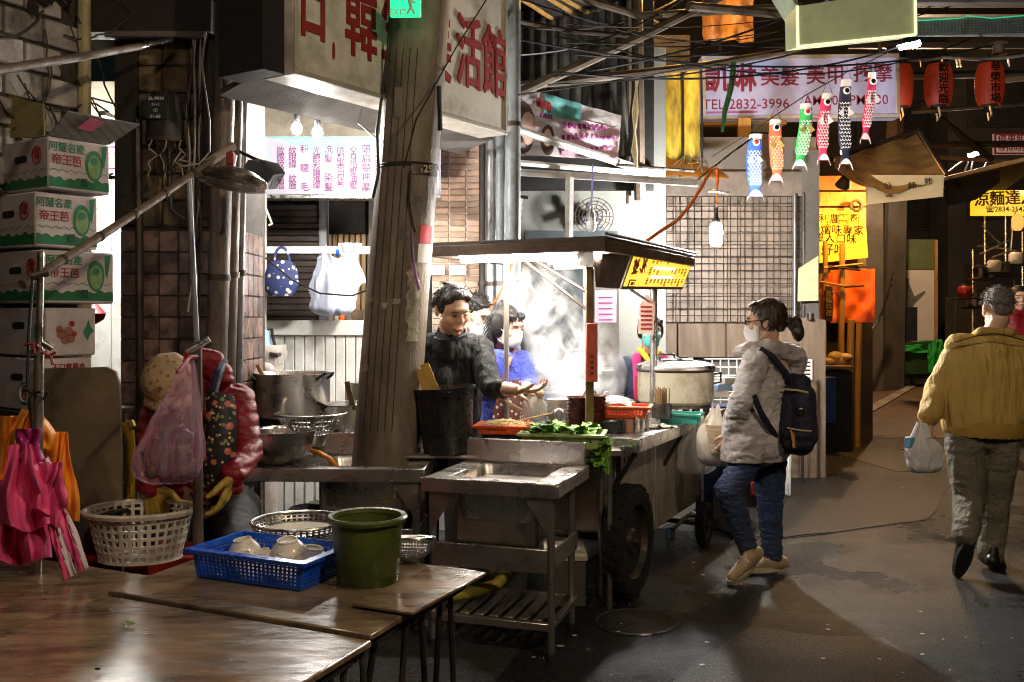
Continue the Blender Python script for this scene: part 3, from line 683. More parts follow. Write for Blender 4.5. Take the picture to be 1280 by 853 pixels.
# aprons on the first stand
def cloth(px0, px1, py0, py1, D, amp, k, ph, th=.003, nr=26, nc=34, gather=.5, sway=0, dz=0):
    g = []
    for i in range(nr):
        v = i/(nr-1); w = gather+(1-gather)*min(1, v*1.8)**.7; row = []
        for j in range(nc):
            u = j/(nc-1)*2-1; cxm = (px0+px1)/2; hw = (px1-px0)/2
            a = amp*(.35+.65*v)
            off = a*math.sin(k*u+ph+1.2*math.sin(v*3+ph))+a*.5*math.sin(k*2.3*u+ph*2+v*2)+.02*noise3((u*2, v*3, ph), (1, 1, 1))
            px = cxm+hw*u*w+sway*v+4*math.sin(v*5+u*2+ph)
            row.append(P(px, lerp(py0, py1, v)+5*math.sin(u*4+ph)*v, D+off-dz*v))
        g.append(row)
    return MB().sheet(g, th)
apo = thing('orange_apron', 'shiny orange apron draped at the back of the stand', 'apron', P(50, 660, 3.05))
cloth(-22, 52, 520, 646, 3.09, .035, 8, .4, gather=.45).build('skirt', orange_cl, apo)
cloth(52, 95, 540, 656, 3.08, .02, 6, 1.6, gather=.6).build('skirt', orange_cl, apo)
cloth(12, 66, 512, 566, 3.03, .02, 6, 2.6, gather=.5).build('bib', orange_cl, apo)
app = thing('pink_apron', 'crumpled pink apron hanging low in front of the orange apron', 'apron', P(30, 700, 2.95))
cloth(-30, 60, 600, 702, 2.97, .04, 7, .9, gather=.72).build('skirt', pink_cl, app)
cloth(-6, 62, 556, 660, 2.91, .03, 5, 2.2, gather=.5, sway=10).build('bib', pink_cl, app)
cloth(20, 52, 536, 578, 2.93, .015, 5, .2, gather=.7).build('pocket', M('magenta cloth', (.45, .02, .18), .45, 0, .2, 5, .3, 16), app)
aps = thing('striped_apron', 'pink apron with white bands, swinging from the stand pole', 'apron', P(85, 720, 2.93))
for (o0, o1, mt_) in ((0, .3, pink_cl), (.3, .55, white_cl), (.55, .86, pink_cl), (.86, 1, white_cl)):
    g = []
    for i in range(20):
        v = i/19; L0 = P(lerp(50, 78, v)+2*math.sin(v*7), lerp(596, 726, v), 2.9+.02*math.sin(v*6)); L1 = P(lerp(58, 111, v), lerp(572, 708, v), 2.93+.03*math.sin(v*5+1))
        g.append([L0.lerp(L1, lerp(o0, o1, j/6))+V((0, .008*math.sin(j+v*9+o0*9), 0)) for j in range(7)])
    MB().sheet(g, .003).build('band', mt_, aps)
cloth(46, 84, 578, 640, 2.9, .02, 4, 1.3, gather=.7, sway=-4).build('bib', pink_cl, aps)

o = thing('yellow_hose', 'yellow hose looped on a tap beside the plywood board', 'hose', P(160, 640, 4.2))
for dx in (0, 6):
    m = MB(); m.tube([P(152+dx, 545, 4.2), P(155+dx, 530, 4.2), P(161+dx*.5, 532, 4.19), P(160+dx, 560, 4.2), P(159+dx, 640, 4.2), P(158+dx, 720, 4.2), (P(158+dx, 0, 4.2).x, 4.2, .02)], .012, 8); m.build('hose', yellow_hose, o)
m = MB(); m.tube([P(163, 528, 4.2), P(166, 536, 4.18)], .018, 8); m.build('tap', gold, o)
m = MB(); m.prism([P(149, 548, 4.2), P(148, 536, 4.2), P(158, 526, 4.2), P(157, 536, 4.2)], (0, .02, 0)); m.build('nozzle', yellow_hose, o)
# ================================================================ SHOP FRONTS
# beauty shop recess
shp = thing('roller_shutter', 'closed brown roller shutter of the beauty shop', 'shutter', P(370, 520, 7.0))
sl = MB(); sl.tube([(-.62, 0, 0), (.62, 0, 0)], .024, 8); 
x0, x1 = P(283, 0, 7.0).x, P(400, 0, 7.0).x
sl = MB(); sl.box((0, 0, 0), (x1-x0, .022, .042), b=.01); sl_me = sl.mesh('slat', shutter_m)
for k in range(50): inst(sl_me, 'slat', shp, ((x0+x1)/2, 7.0, .06+.0455*k))
m = MB(); m.box((x1+.03, 6.99, 1.3), (.06, .08, 2.6)); m.build('guide_rail', galv, shp)
for (yy, mt_) in ((345, paper_y), (365, red_ink), (376, paper_y)):
    m = MB(); m.box(P(316, yy, 6.97), (.13, .004, .05), b=.001); m.build('sticker', mt_, shp)
m = MB(); m.box((-1.35, 7.15, 2.0), (1.7, .1, 4.0)); tag(m.build('shop_wall', darkbrown), kind='structure')
wd = thing('slatted_door', 'narrow wooden door of upright slats right of the shutter', 'door', P(435, 520, 7.05))
sl = MB(); sl.box((0, 0, 0), (.034, .03, 2.1), b=.005); sd_me = sl.mesh('slat', M('door slat', (.26, .16, .075), .5, 0, .3, 6, .2, 50, rnd=.3))
for k in range(12): inst(sd_me, 'slat', wd, (P(412, 0, 7.06).x+.042*k, 7.06, 1.05))
m = MB(); m.box((P(437, 0, 7.05).x, 7.05, 1.5), (.5, .04, .09)); m.build('rail', wood, wd)
m = MB(); m.box((P(468, 0, 7.0).x, 6.98, 1.2), (.07, .08, 2.4)); m.build('post', grey_wall, wd)
m = MB(); m.box((P(478, 0, 7.0).x+.03, 7.02, 1.6), (.12, .03, 1.2)); m.build('lit_board', yel_wood, wd)
o = thing('wainscot_screen', 'low white panelled screen in front of the shutter', 'screen', P(392, 560, 6.4))
x0, x1 = P(330, 0, 6.4).x, P(470, 0, 6.4).x; n = 11; w = (x1-x0)/n
pm = MB(); pm.box((0, 0, 0), (w-.006, .02, 1.3), b=.006); pm_me = pm.mesh('plank', white_p)
for k in range(n): inst(pm_me, 'plank', o, (x0+w*(k+.5), 6.4, .72))
m = MB(); m.box(((x0+x1)/2, 6.39, 1.42), (x1-x0+.02, .05, .1)); m.build('top_rail', white_p, o)
m = MB(); m.box(((x0+x1)/2, 6.44, .75), (x1-x0, .02, 1.4)); m.build('backing', white_p, o)
fr_ = thing('hanging_rail', 'white painted steel frame with the hanging bags', 'frame', P(330, 560, 6.32))
a = P(329, 395, 6.32); m = MB(); m.box((a.x, 6.32, 1.15), (.042, .04, 2.3)); m.build('post', white_p, fr_)
b = P(470, 314, 6.3); m = MB(); m.box(((a.x+b.x)/2+.02, 6.3, P(0, 313, 6.3).z), (b.x-a.x, .035, .05)); m.build('rail', white_p, fr_)
m = MB(); m.tube([P(333, 262, 6.28), P(340, 280, 6.2), P(336, 282, 6.2)], .008, 6); m.build('hook', white_p, fr_)
# hanging things
o = thing('flower_bag', 'dark blue handbag with white blossom print hanging on the white rail', 'bag', P(352, 368, 6.2))
m = MB(); c = P(352, 346, 6.2)
prof = [(1e-4, -.13), (.07, -.125), (.105, -.09), (.115, -.04), (.108, .02), (.09, .07), (.06, .1), (.055, .105)]
m.lathe(prof, c, n=28, sq=(1, .35)); m.build('body', flower_cl, o)
m = MB(); m.tube([c+V((.05*math.cos(t), 0, .09+.1*math.sin(t))) for t in [math.pi*i/10 for i in range(11)]], .009, 8); m.build('handle', flower_cl, o)
def plastic_bag(name, label, x0, x1, y0, y1, D, mat, th=.0, ph=0, cat='bag', apex=None, neck=.22):
    o = thing(name, label, cat, P((x0+x1)/2, y1, D)); g = []; nr, nc = 46, 84; ax = (x0+x1)/2 if apex is None else apex
    for i in range(nr):
        v = i/(nr-1); e = min(1, v/.55); w = neck+(1-neck)*(e*e*(3-2*e)) if apex is None else neck+(1-neck)*min(1, v/.72)
        if v > .86: w *= math.sqrt(max(0, 1-((v-.86)/.15)**2*.8))
        cxm = lerp(ax, (x0+x1)/2, min(1, v*1.15)); row = []
        for j in range(nc):
            a = 2*math.pi*j/nc; hw = (x1-x0)/2*w; c, s_ = math.cos(a), math.sin(a)
            r1 = 1-2*abs(noise3((c*1.6+ph, s_*1.6, v*.9), (1.7, 1.7, 1.2))); r2 = 1-2*abs(noise3((c*3+v, s_*3+ph, v*5), (1.6, 1.6, 1)))
            rr = 1+.16*(1-v)*math.sin(a*7+ph+2*noise3((c, s_, v*3), (1, 1, 1)))+.10*r1+.06*r2-.08
            row.append(P(cxm+hw*c*rr+2*math.sin(v*3+ph), lerp(y0, y1, v)-3*math.cos(a*3+ph)*(1-v)+(y1-y0)*.03*noise3((c*2, s_*2+ph, 0), (1, 1, 1))*(v > .8), D+s_*hw*D/F*.6*rr))
        g.append(row)
    e = g[-1]; c = sum(e, V((0, 0, 0)))/len(e); g.append([p.lerp(c, .97)+V((0, 0, -.004)) for p in e])
    m = MB(); m.sheet(g, closeu=True); m.build('bag', mat, o, ang=40); return o
o = plastic_bag('white_bag', 'bluish white plastic bag hanging from the white rail', 386, 443, 320, 394, 6.2, M('bluish bag', (.5, .54, .68), .35, 0, .1, 9, .5, 22, bst=(1, 1, .3)), neck=.55)
m = MB(); m.tube([P(402, 330, 6.2), P(408, 306, 6.2), P(416, 326, 6.2)], .006, 6); m.build('handle', white_bag, o)
m = MB(); m.box(P(422, 316, 6.24), (.02, .02, .04)); m.build('clip', blue_pl, o)
o = thing('grey_towel', 'grey white towel slung over the white rail beside the bag', 'towel', P(440, 358, 6.25))
cloth(425, 452, 304, 358, 6.24, .02, 7, .7, .008, gather=.9).build('towel', M('towel', (.6, .58, .56), .9, 0, .1, 20, .5, 60), o)
for k, (xx, mt_) in enumerate(((414, paper_w), (421, cream), (428, tarp_o), (437, grey_wall))):
    m = MB(); m.box(P(xx, 402, 6.42), (.03, .05, .09)); tag(m.build('jar', mt_), ('white spice box', 'cream spice box', 'orange spice box', 'grey spice box')[k]+' standing on the white screen top', 'box', 'spice boxes on the white screen')

# beauty sign above the screen
bs = thing('beauty_sign', 'long white and teal beauty price sign with purple columns of characters', 'sign', P(425, 248, 6.4))
x0, x1 = P(296, 0, 6.4).x, P(550, 0, 6.4).x; zt, zb = P(0, 171, 6.4).z, P(0, 245, 6.4).z
m = MB(); m.box(((x0+x1)/2, 6.44, (zt+zb)/2), (x1-x0, .08, zt-zb)); m.build('board', lilac, bs)
f_ = 6.396
m = MB(); m.prism([V((P(332, 0, 6.4).x, f_, zt)), V((P(550, 0, 6.4).x, f_, zt)), V((P(550, 0, 6.4).x, f_, P(0, 188, 6.4).z)), V((P(430, 0, 6.4).x, f_, P(0, 205, 6.4).z)), V((P(372, 0, 6.4).x, f_, P(0, 182, 6.4).z))], (0, .003, 0)); m.build('teal_print', teal_pr, bs, ang=0)
m = MB(); m.prism([V((P(296, 0, 6.4).x, f_, zt)), V((P(334, 0, 6.4).x, f_, zt)), V((P(338, 0, 6.4).x, f_, P(0, 210, 6.4).z)), V((P(296, 0, 6.4).x, f_, P(0, 198, 6.4).z))], (0, .003, 0)); m.build('teal_print', M('pale teal', (.5, .66, .68), .5, bump=0), bs, ang=0)
m = MB(); m.box(((x0+x1)/2, 6.41, zb-.01), (x1-x0+.02, .12, .03)); m.build('bottom_rail', alu, bs)
for (px, t) in ((351, '妝感紋眉霧眉'), (366, '紋眼線·紋唇'), (381, '種　睫　毛'), (396, '光療彩繪璀璨'), (411, '洗髮　染髮'), (426, '臉部美白保養'), (442, '全身指壓油壓'), (458, '頭肩頸按摩'), (474, '足部按摩')):
    column(t, .056 if len(t) > 5 else .062, V((P(px, 0, 6.4).x, f_-.001, P(0, 211, 6.4).z)), X, Z, purple, bs, pitch=1.0 if len(t) > 5 else 1.22, bold=.018, name='lettering')
m = MB(); m.tube([V((P(340, 0, 6.4).x, f_-.001, P(0, 175, 6.4).z)), V((P(545, 0, 6.4).x, f_-.001, P(0, 178, 6.4).z))], .003, 4); m.build('rule', white_ink, bs)
x0, x1 = P(270, 0, 6.9).x, P(560, 0, 6.9).x
m = MB(); m.box(((x0+x1)/2, 6.85, 3.05), (x1-x0, .1, .9)); tag(m.build('cream_wall', cream), kind='structure')
m = MB(); m.prism([V((x0-.2, 5.0, 3.62)), V((x1+.3, 5.9, 3.62)), V((x1+.3, 6.9, 3.5)), V((x0-.2, 6.9, 3.5))], (0, 0, .06)); tag(m.build('eave_ceiling', grey_wall), kind='structure')
lf = thing('left_awning', 'black sooty awning roof over the pillar and cartons', 'awning', V((-1.9, 4.6, 3.3)))
m = MB(); m.prism([V((-4.2, 3.9, 3.45)), V((-1.15, 4.2, 3.45)), V((-1.15, 7.2, 3.6)), V((-4.2, 7.2, 3.6))], (0, 0, .08)); m.build('sheet', dark, lf)
for k in range(5): m = MB(); m.box((-2.4, 4.4+.6*k, 3.4), (2.6, .07, .09)); m.build('batten', darkbrown, lf)
# bulbs
for (px, py, lb) in ((371, 162, 'lit bare bulb, left of the pair by the beauty sign'), (397, 167, 'lit bare bulb, right of the pair by the beauty sign')):
    o = thing('hanging_bulb', lb, 'bulb', P(px, py, 5.4), 'bare bulbs under the big shop sign')
    c = P(px, py, 5.4); m = MB(); bulb(m, c, .03, .035); m.build('glass', bulb_hot, o)
    m = MB(); m.lathe([(.013, .038), (.017, .045), (.017, .085), (.008, .095)], c, n=12); m.build('socket', black_pl, o)
    m = MB(); m.tube([c+V((0, 0, .09)), c+V((-.004, 0, .15)), c+V((.0, 0, .22))], .003, 5); m.build('cord', cable_m, o)
o = thing('hanging_bulb', 'added unseen bulb behind the utility pole, brightening the white screen', 'bulb', P(497, 330, 5.9)); c = P(497, 330, 5.9); m = MB(); bulb(m, c, .035, .04); m.build('glass', EM('added hidden bulb', (1, .95, .86), 190), o); m = MB(); m.tube([c+V((0, 0, .04)), c+V((0, 0, 1.2))], .008, 6); m.build('cord', cable_m, o)  # added bulb, out of sight, brightens the screen, bags and chef
o = thing('sagging_cable', 'black cable sagging from the pipes to the bulb pair', 'cable', P(350, 140, 5.6))
m = MB(); m.tube(sag(P(306, 128, 5.5), P(412, 118, 5.6), .05)+[], .006, 6); m.build('cable', cable_m, o)
for pts in ([P(412, 118, 5.6), P(432, 140, 5.5), P(455, 160, 5.3), P(476, 178, 5.1)], [P(380, 110, 5.6), P(372, 122, 5.6), P(384, 128, 5.6)]):
    m = MB(); m.tube(pts, .005, 6); m.build('cable', cable_m, o)
o = thing('slack_wire', 'thin black wire hanging slack in front of the white frame', 'wire', P(390, 350, 5.4))
m = MB(); m.tube([P(305, 306, 5.6), P(335, 325, 5.5), P(365, 350, 5.4), P(400, 367, 5.3), P(440, 370, 5.2), P(462, 362, 5.0)], .005, 6); m.build('wire', cable_m, o)

# the big shop sign box
Aq = P(367, 92, 4.36); Bq = P(633, 167, 5.85)
Bq = V((Bq.x, Bq.y, Aq.z)); d = (Bq-Aq).normalized(); nrm = V((d.y, -d.x, 0)); L = (Bq-Aq).length; H = .98; T_ = .2
sf = axes(Aq, d, -nrm, Z)
big = thing('shop_sign', 'big boxed white shop sign with red brush characters', 'sign', Aq+d*L/2)
m = MB(sf); m.box((L/2, T_/2, H/2), (L, T_, H), b=.006); m.build('box', white_s, big)
for (cc, ss) in (((L/2, -.004, .012), (L, .012, .024)), ((L/2, -.004, H-.012), (L, .012, .024)), ((.012, -.004, H/2), (.024, .012, H-.05)), ((L-.012, -.004, H/2), (.024, .012, H-.05))):
    m = MB(sf); m.box(cc, ss, b=.003); m.build('trim', M('sign trim', (.45, .42, .36), .5, .2, .2, 8, .1), big)
def on_sign(px):                                     # distance along the sign for a pixel column
    k = (px-640)/F; return (k*Aq.y-Aq.x)/(d.x-k*d.y)
for (x0, x1, t, yc) in ((370, 410, '日', 4), (413, 427, '．', 40), (431, 470, '韓', 30), (476, 519, '生', 42), (527, 563, '美', 60), (570, 601, '活', 73), (603, 633, '館', 86)):
    t0, t1 = on_sign(x0), on_sign(x1); tm_ = (t0+t1)/2; Dm = Aq.y+d.y*tm_
    glyphs(t, .44, sf @ V((tm_, -.003, P(0, yc, Dm).z-Aq.z)), d, Z, red_ink, big, bold=.028, sx=(t1-t0)/.44*1.06, ex=.002)
m = MB(); m.prism([sf @ V((0, T_+.03, .03)), sf @ V((L+.2, T_+.03, .03)), sf @ V((L+.2, T_+.3, -.04)), sf @ V((0, T_+.3, -.04))], (0, 0, .03)); m.build('eave', grey_wall, big)
m = MB(sf); m.box((-.07, T_/2+.1, .5), (.13, .3, 1.0)); m.build('dark_end', dark, big)
m = MB(); m.tube([P(608, 0, 5.2), P(570, 60, 5.1), P(520, 150, 4.5), P(505, 210, 4.42)], .004, 5); m.build('cable', cable_m, big)

# brick column and pipes
bc = thing('brick_column', 'pale brick column with white joints behind the chef', 'column', P(572, 600, 6.7))
x0, x1 = P(540, 0, 6.7).x, P(604, 0, 6.7).x
m = MB(); m.box(((x0+x1)/2, 6.83, 1.7), (x1-x0, .24, 3.4)); m.build('column_core', grout_w, bc)
pm = MB(); pm.box((0, 0, 0), (.112, .016, .037), b=.004); b_me = pm.mesh('brick', brick_pale)
for r in range(56):
    for k in range(3): inst(b_me, 'brick', bc, (x0+.06+.119*k, 6.704+random.uniform(-.002, .002), .55+.0432*r))
for k in range(2): m = MB(); m.box(P(545+k*27, 338, 6.66), (.12, .02, .07)); m.build('notice', paper_w, bc)
for (px, D, r, mt_, lb) in ((604, 6.5, .03, darkbrown, 'narrow dark post beside the brick column'), (614, 6.45, .04, galv, 'silver pipe between dark post and blue grey pipe'), (626, 6.4, .034, pvc, 'slim grey pipe, second from the big sign end'), (641, 6.2, .05, pvc, 'thickest blue grey pipe rising past the big sign end')):
    a = P(px, 0, D); o = thing('wall_pipe', lb, 'pipe', (a.x, D, 0), 'upright pipes at the shop corner')
    m = MB(); m.tube([(a.x, D, 0), (a.x, D, 4.2)], r, 16); m.build('pipe', mt_, o)
    for z in (1.7, 2.72): m = MB(); m.tube([(a.x, D, z), (a.x, D, z+.03)], r+.007, 16); m.build('clamp', iron, o)

# utility pole
up = thing('utility_pole', 'thick leaning grey brown utility pole in the middle of the stall', 'pole', V((P(484, 0, 4.95).x-.03, 4.95, 0)))
a, b = P(528, -20, 4.95), P(483, 548, 4.95); dd = (b-a)/(b.z-a.z); e = b-dd*b.z; t_ = a+dd*1.2
m = MB(); pts = [e.lerp(t_, k/14) for k in range(15)]; m.tube(pts, [lerp(.172, .142, k/14) for k in range(15)], 36); m.build('shaft', pole_m, up)
def onpole(px, py, off=.004, w=9):                    # a spot on the shaft's near side
    z = CH-(py-HY)*4.8/F; f = z/t_.z; ax = e.lerp(t_, f); r = lerp(.172, .142, f)+off
    x = (px-CX)*4.8/F-ax.x; x = max(-r*.98, min(r*.98, x)); return V((ax.x+x, ax.y-math.sqrt(max(0, r*r-x*x)), z))
def patch(name, px, mat, off=.003):
    g = [[onpole(x, y, off) for x in row[1]] for row in px for y in [row[0]]]
    m = MB(); m.sheet(g, .002); m.build(name, mat, up)
rows = []
for i in range(16):
    y = 328+i*6.6; l = 512+7*noise3((i*.7, 0, 0), (1, 1, 1))+(4 if i > 11 else 0)-(i*.55); r = 527-.28*i*1.2+3*noise3((i*.9, 5, 0), (1, 1, 1)); rows.append((y, [lerp(l, r, k/5) for k in range(6)]))
patch('peeling_patch', rows, peel)
patch('sticker', [(y, [lerp(525-(y-280)*.06, 538-(y-280)*.06, k/3) for k in range(4)]) for y in (281, 290, 298, 304)], paper_r, .006)
patch('sticker', [(y, [lerp(524-(y-280)*.06, 537-(y-280)*.06, k/3) for k in range(4)]) for y in (304.5, 312, 320, 328)], paper_w, .006)
patch('number_plate', [(y, [lerp(514, 544, k/6) for k in range(7)]) for y in (205, 211, 218)], M('plate brown', (.07, .045, .04), .5, 0, .3, 20), .006)
q = onpole(529, 211.5, .014); glyphs('4525', .052, q, V((1, -.25, 0)), Z, paper_p, up, bold=.01)
for y in (203, 206): m = MB(); z = onpole(510, y).z; f = z/t_.z; ax = e.lerp(t_, f); m.lathe([(lerp(.172, .142, f)+.002, -.006), (lerp(.172, .142, f)+.005, 0), (lerp(.172, .142, f)+.002, .006)], (ax.x, ax.y, z), n=36); m.build('band', iron, up)
m = MB(); m.tube([onpole(490, -20, .03), onpole(484, 60, .03), onpole(477, 105, .02), onpole(468, 160, .02), onpole(472, 215, .02), onpole(464, 246, .02)], .008, 7); m.build('cable', cable_m, up)
m = MB(); m.tube([onpole(514, 215, .02), onpole(512, 250, .02), onpole(516, 275, .02), onpole(520, 290, .02)], .006, 7); m.build('cable', vine_m, up)
m = MB(); m.tube([onpole(516, 286, .02), onpole(517, 320, .02), onpole(520, 345, .02), onpole(524, 362, .02)], [.003, .004, .006, .009], 6); m.build('purple_string', M('purple string', (.42, .24, .5), .6, bump=0), up)
m = MB(); m.box(onpole(498, 128, .001)+V((.0, .0, 0)), (.04, .01, .15)); m.build('cast_mark', M('cast', (.2, .165, .13), .7, 0, .3, 20, .4, 40), up)
m = MB(); m.tube([onpole(548, 105, .02), onpole(549, 160, .02)], .012, 8); m.build('black_strip', cable_m, up)
for k in range(11):                                   # torn bits of old posters and paste
    x, y = random.uniform(455, 520), random.uniform(240, 520); x -= (y-240)*.12; w, h = random.uniform(4, 11), random.uniform(5, 16)
    patch('torn_paper', [(y+h*i/3, [x+w*j/3+random.uniform(-2, 2) for j in range(4)]) for i in range(4)], (peel, paper_w, grey_wall, cream, pole_w)[k % 5], .003)
for k in range(5): x = 470+k*9; m = MB(); m.tube([onpole(x+16, 60, .001), onpole(x, 300, .001), onpole(x-16, 540, .001)], .002, 5); m.build('cast_seam', iron, up)
ex_ = thing('exit_sign', 'small green exit sign fixed to the top of the utility pole', 'sign', P(507, 22, 4.6))
fx = axes(P(507, 5, 4.62), V((1, -.12, -.02)).normalized(), V((.12, 1, 0)).normalized(), Z)
m = MB(fx); m.box((0, 0, 0), (.15, .02, .13), b=.003); m.build('panel', exit_m, ex_)
glyphs('EXIT', .042, fx @ V((-.035, -.012, -.045)), fx.col[0].to_3d(), Z, white_ink, ex_, bold=.02)
m = MB(fx)
m.limb((.03, -.012, -.02), .008, (.02, -.012, .02), .01); m.limb((.03, -.012, -.02), .006, (.045, -.012, -.05), .005); m.limb((.03, -.012, -.02), .006, (.012, -.012, -.05), .005); m.limb((.02, -.012, .015), .005, (.05, -.012, .0), .004); m.ball((.018, -.012, .042), .011)
m.build('running_man', white_ink, ex_)

# concrete wall, fan, white bars
pw = MB(); pw.box((.62, 8.3, 1.9), (1.4, .14, 3.8)); tag(pw.build('plaster_wall', plaster), kind='structure')
m = MB(); m.box((P(714, 0, 7.6).x, 7.7, 1.3), (.74, .2, 1.75)); tag(m.build('steel_cabinet', M('blue grey steel', (.05, .065, .075), .5, .2, .15, 4, .1)), 'blue grey steel cabinet in the steam behind the girl', 'cabinet')
m = MB(); m.box((P(690, 0, 7.3).x, 7.35, .55), (1.1, .5, 1.1)); tag(m.build('steel_counter', M('grey green steel', (.1, .12, .1), .4, .3, .15, 4, .1, dirt=(.12, .13, .1))), 'grey green steel counter against the wall in the steam', 'counter')
o = thing('wall_fan', 'round wire guard wall fan behind the hanging white bulb', 'fan', P(742, 272, 8.0))
c = P(742, 272, 8.05)
for r in (.16, .13, .1, .07): m = MB(); m.tube([c+V((r*math.cos(k*math.pi/14), -.06+.02*(.16-r)*10*-1, r*math.sin(k*math.pi/14))) for k in range(28)], .004, 5, close=True); m.build('guard_ring', iron, o)
for k in range(14):
    a = 2*math.pi*k/14; m = MB(); m.tube([c+V((.03*math.cos(a), -.09, .03*math.sin(a))), c+V((.16*math.cos(a), -.06, .16*math.sin(a)))], .003, 5); m.build('guard_wire', iron, o)
for k in range(4):
    a = k*math.pi/2+.4; m = MB(); m.ball(c+V((.07*math.cos(a), -.04, .07*math.sin(a))), (.065, .008, .035), rot=Matrix.Rotation(-a, 4, 'Y')); m.build('blade', M('fan blade%d' % k, (.16, .17, .19), .4, bump=0), o)
m = MB(); m.ball(c+V((0, .06, 0)), (.07, .1, .07)); m.build('motor', iron, o)
m = MB(); m.tube([c+V((0, .1, 0)), c+V((0, .2, -.05))], .02, 8); m.build('arm', iron, o)
o = thing('white_bulb', 'unlit white bulb hanging on a blue cord before the fan', 'bulb', P(739, 292, 6.8))
c = P(739, 282, 6.8); m = MB(); m.ball(c, (.038, .038, .05)); m.build('globe', M('white globe', (.82, .84, .86), .25, bump=0), o)
m = MB(); m.lathe([(.03, .035), (.028, .075), (.014, .1), (.012, .13)], c, n=12); m.build('base', alu, o)
m = MB(); m.tube([c+V((0, 0, .12)), P(740, 240, 6.8), P(741, 206, 6.8)], .006, 6); m.build('cord', M('blue cord', (.2, .2, .5), .5, bump=0), o)
aw = thing('awning_frame', 'white painted angle iron awning frame over the cart', 'frame', P(712, 298, 6.9))
def bar(pts, r, mt_, par, nm='bar'): m = MB(); m.tube(pts, r, 6); return m.build(nm, mt_, par)
bar([P(640, 160, 6.4), P(822, 219, 7.6)], .03, white_p, aw); bar([P(640, 203, 6.6), P(806, 217, 7.5)], .022, white_p, aw)
bar([P(640, 215, 6.9), P(872, 229, 6.9)], .028, white_p, aw); bar([P(712, 216, 6.9), P(711, 300, 6.9)], .034, white_p, aw, 'post')
bar([P(641, 160, 6.4), P(643, 190, 6.4), P(643, 225, 6.4)], .02, white_p, aw); bar([P(770, 206, 7.2), P(868, 214, 7.2)], .012, alu, aw)
bar([P(640, 183, 6.3), P(648, 212, 6.6)], .02, white_p, aw); bar([P(862, 233, 6.9), P(916, 190, 6.9), P(940, 173, 6.9)], .008, alu, aw, 'stay')
bar([P(653, 246, 7.0), P(648, 300, 7.0)], .01, alu, aw, 'stay'); bar([P(640, 246, 7.0), P(660, 247, 7.0)], .014, iron, aw, 'stay')
# upper cladding
cl = thing('tin_cladding', 'dark corrugated tin cladding above the white awning frame', 'cladding', P(712, 190, 7.6))
pm = MB(); g = []
for i in (0, 1): g.append([(-.045+.09*k/8, -.022*math.sin(math.pi*k/8), 1.15*i) for k in range(9)])
pm.sheet(g, .004); c_me = pm.mesh('panel', tin)
x0 = P(648, 0, 7.6).x
for k in range(11): inst(c_me, 'panel', cl, (x0+.092*k, 7.6, P(0, 196, 7.6).z))
m = MB(); m.box((x0+.48, 7.67, 3.3), (1.2, .06, 1.6)); m.build('backing', dark, cl)
yc = thing('yellow_cladding', 'faded yellow corrugated panels under the dark tin roof', 'cladding', P(822, 195, 8.9))
pm = MB(); g = []
for i in range(7): g.append([(-.085+.17*k/8, -.06*math.sin(math.pi*k/8)-.05*math.sin(i/6*2.2), -.155*i+.012*k) for k in range(9)])
pm.sheet(g, .004); y_me = pm.mesh('panel', tin_y)
for k in range(4): inst(y_me, 'panel', yc, (P(794, 0, 8.9).x+.172*k, 8.9+.02*k, P(0, 84, 8.9).z-.025*k))
m = MB(); m.box((P(812, 0, 9).x, 9.08, 3.5), (.78, .06, 1.3)); m.build('backing', darkbrown, yc)
for k in range(5): q = P(794, 84, 8.9); m = MB(); m.tube([(q.x-.086+.172*k, 8.86-.05*math.sin(i/6*2.2), q.z-.155*i) for i in range(7)], .011, 5); m.build('seam', dark, yc)
bn = thing('crumpled_banner', 'crumpled beauty banner with pink lettering above the awning frame', 'banner', P(712, 195, 7.0))
def bpt(u, v, off=0):
    tl, tr, br, bl = P(640, 106, 6.75), P(776, 145, 7.2), P(772, 200, 7.2), P(640, 194, 6.75)
    p = tl.lerp(tr, u).lerp(bl.lerp(br, u), v); n_ = .035*noise3((u*3, v*3, 1), (1, 1, 1))+.02*noise3((u*8, v*6, 4), (1, 1, 1))+.04*abs(math.sin(u*5+v*3))*.4
    return p+V((.2, -1, 0))*(n_+off)
MB().sheet([[bpt(u/26, v/12) for u in range(27)] for v in range(13)], .003).build('sheet', M('banner face', (.62, .58, .62), .35, 0, .08, 4, .15, 20), bn)
def decal(name, u0, u1, v0, v1, mat, sh=None, n=8, off=.003):
    g = [[bpt(lerp(u0, u1, i/n) if sh is None else lerp(u0, u1, .5)+(u1-u0)/2*(i/n*2-1)*math.sqrt(max(0, 1-(j/n*2-1)**2)), lerp(v0, v1, j/n), off) for i in range(n+1)] for j in range(n+1)]
    MB().sheet(g).build(name, mat, bn, ang=60)
skin_pr = M('printed skin', (.62, .42, .36), .4, 0, .12, 12, bump=0); hair_pr = M('printed hair', (.09, .05, .04), .4, 0, .2, 12, bump=0)
decal('teal_print', .28, .62, .0, .34, M('banner teal', (.12, .36, .36), .4, bump=0), off=.012, n=24); decal('pink_print', .45, .99, .3, .98, M('banner pink', (.62, .42, .5), .4, bump=0), off=.010, n=24)
decal('printed_hair', .0, .2, .2, .98, hair_pr, 1, off=.012, n=20); decal('printed_face', .07, .2, .35, .85, skin_pr, 1, off=.016, n=20); decal('printed_hair', .25, .38, .5, 1.0, hair_pr, 1, off=.014, n=20); decal('printed_face', .28, .35, .56, .85, skin_pr, 1, off=.018, n=16)
for k in range(4): decal('printed_line', .21+.035*k, .237+.035*k, .1+.01*k, .24+.01*k, red_ink, n=4, off=.016)
for k in range(5): decal('printed_line', .24+.024*k, .258+.024*k, .32, .4, purple, n=4, off=.016)
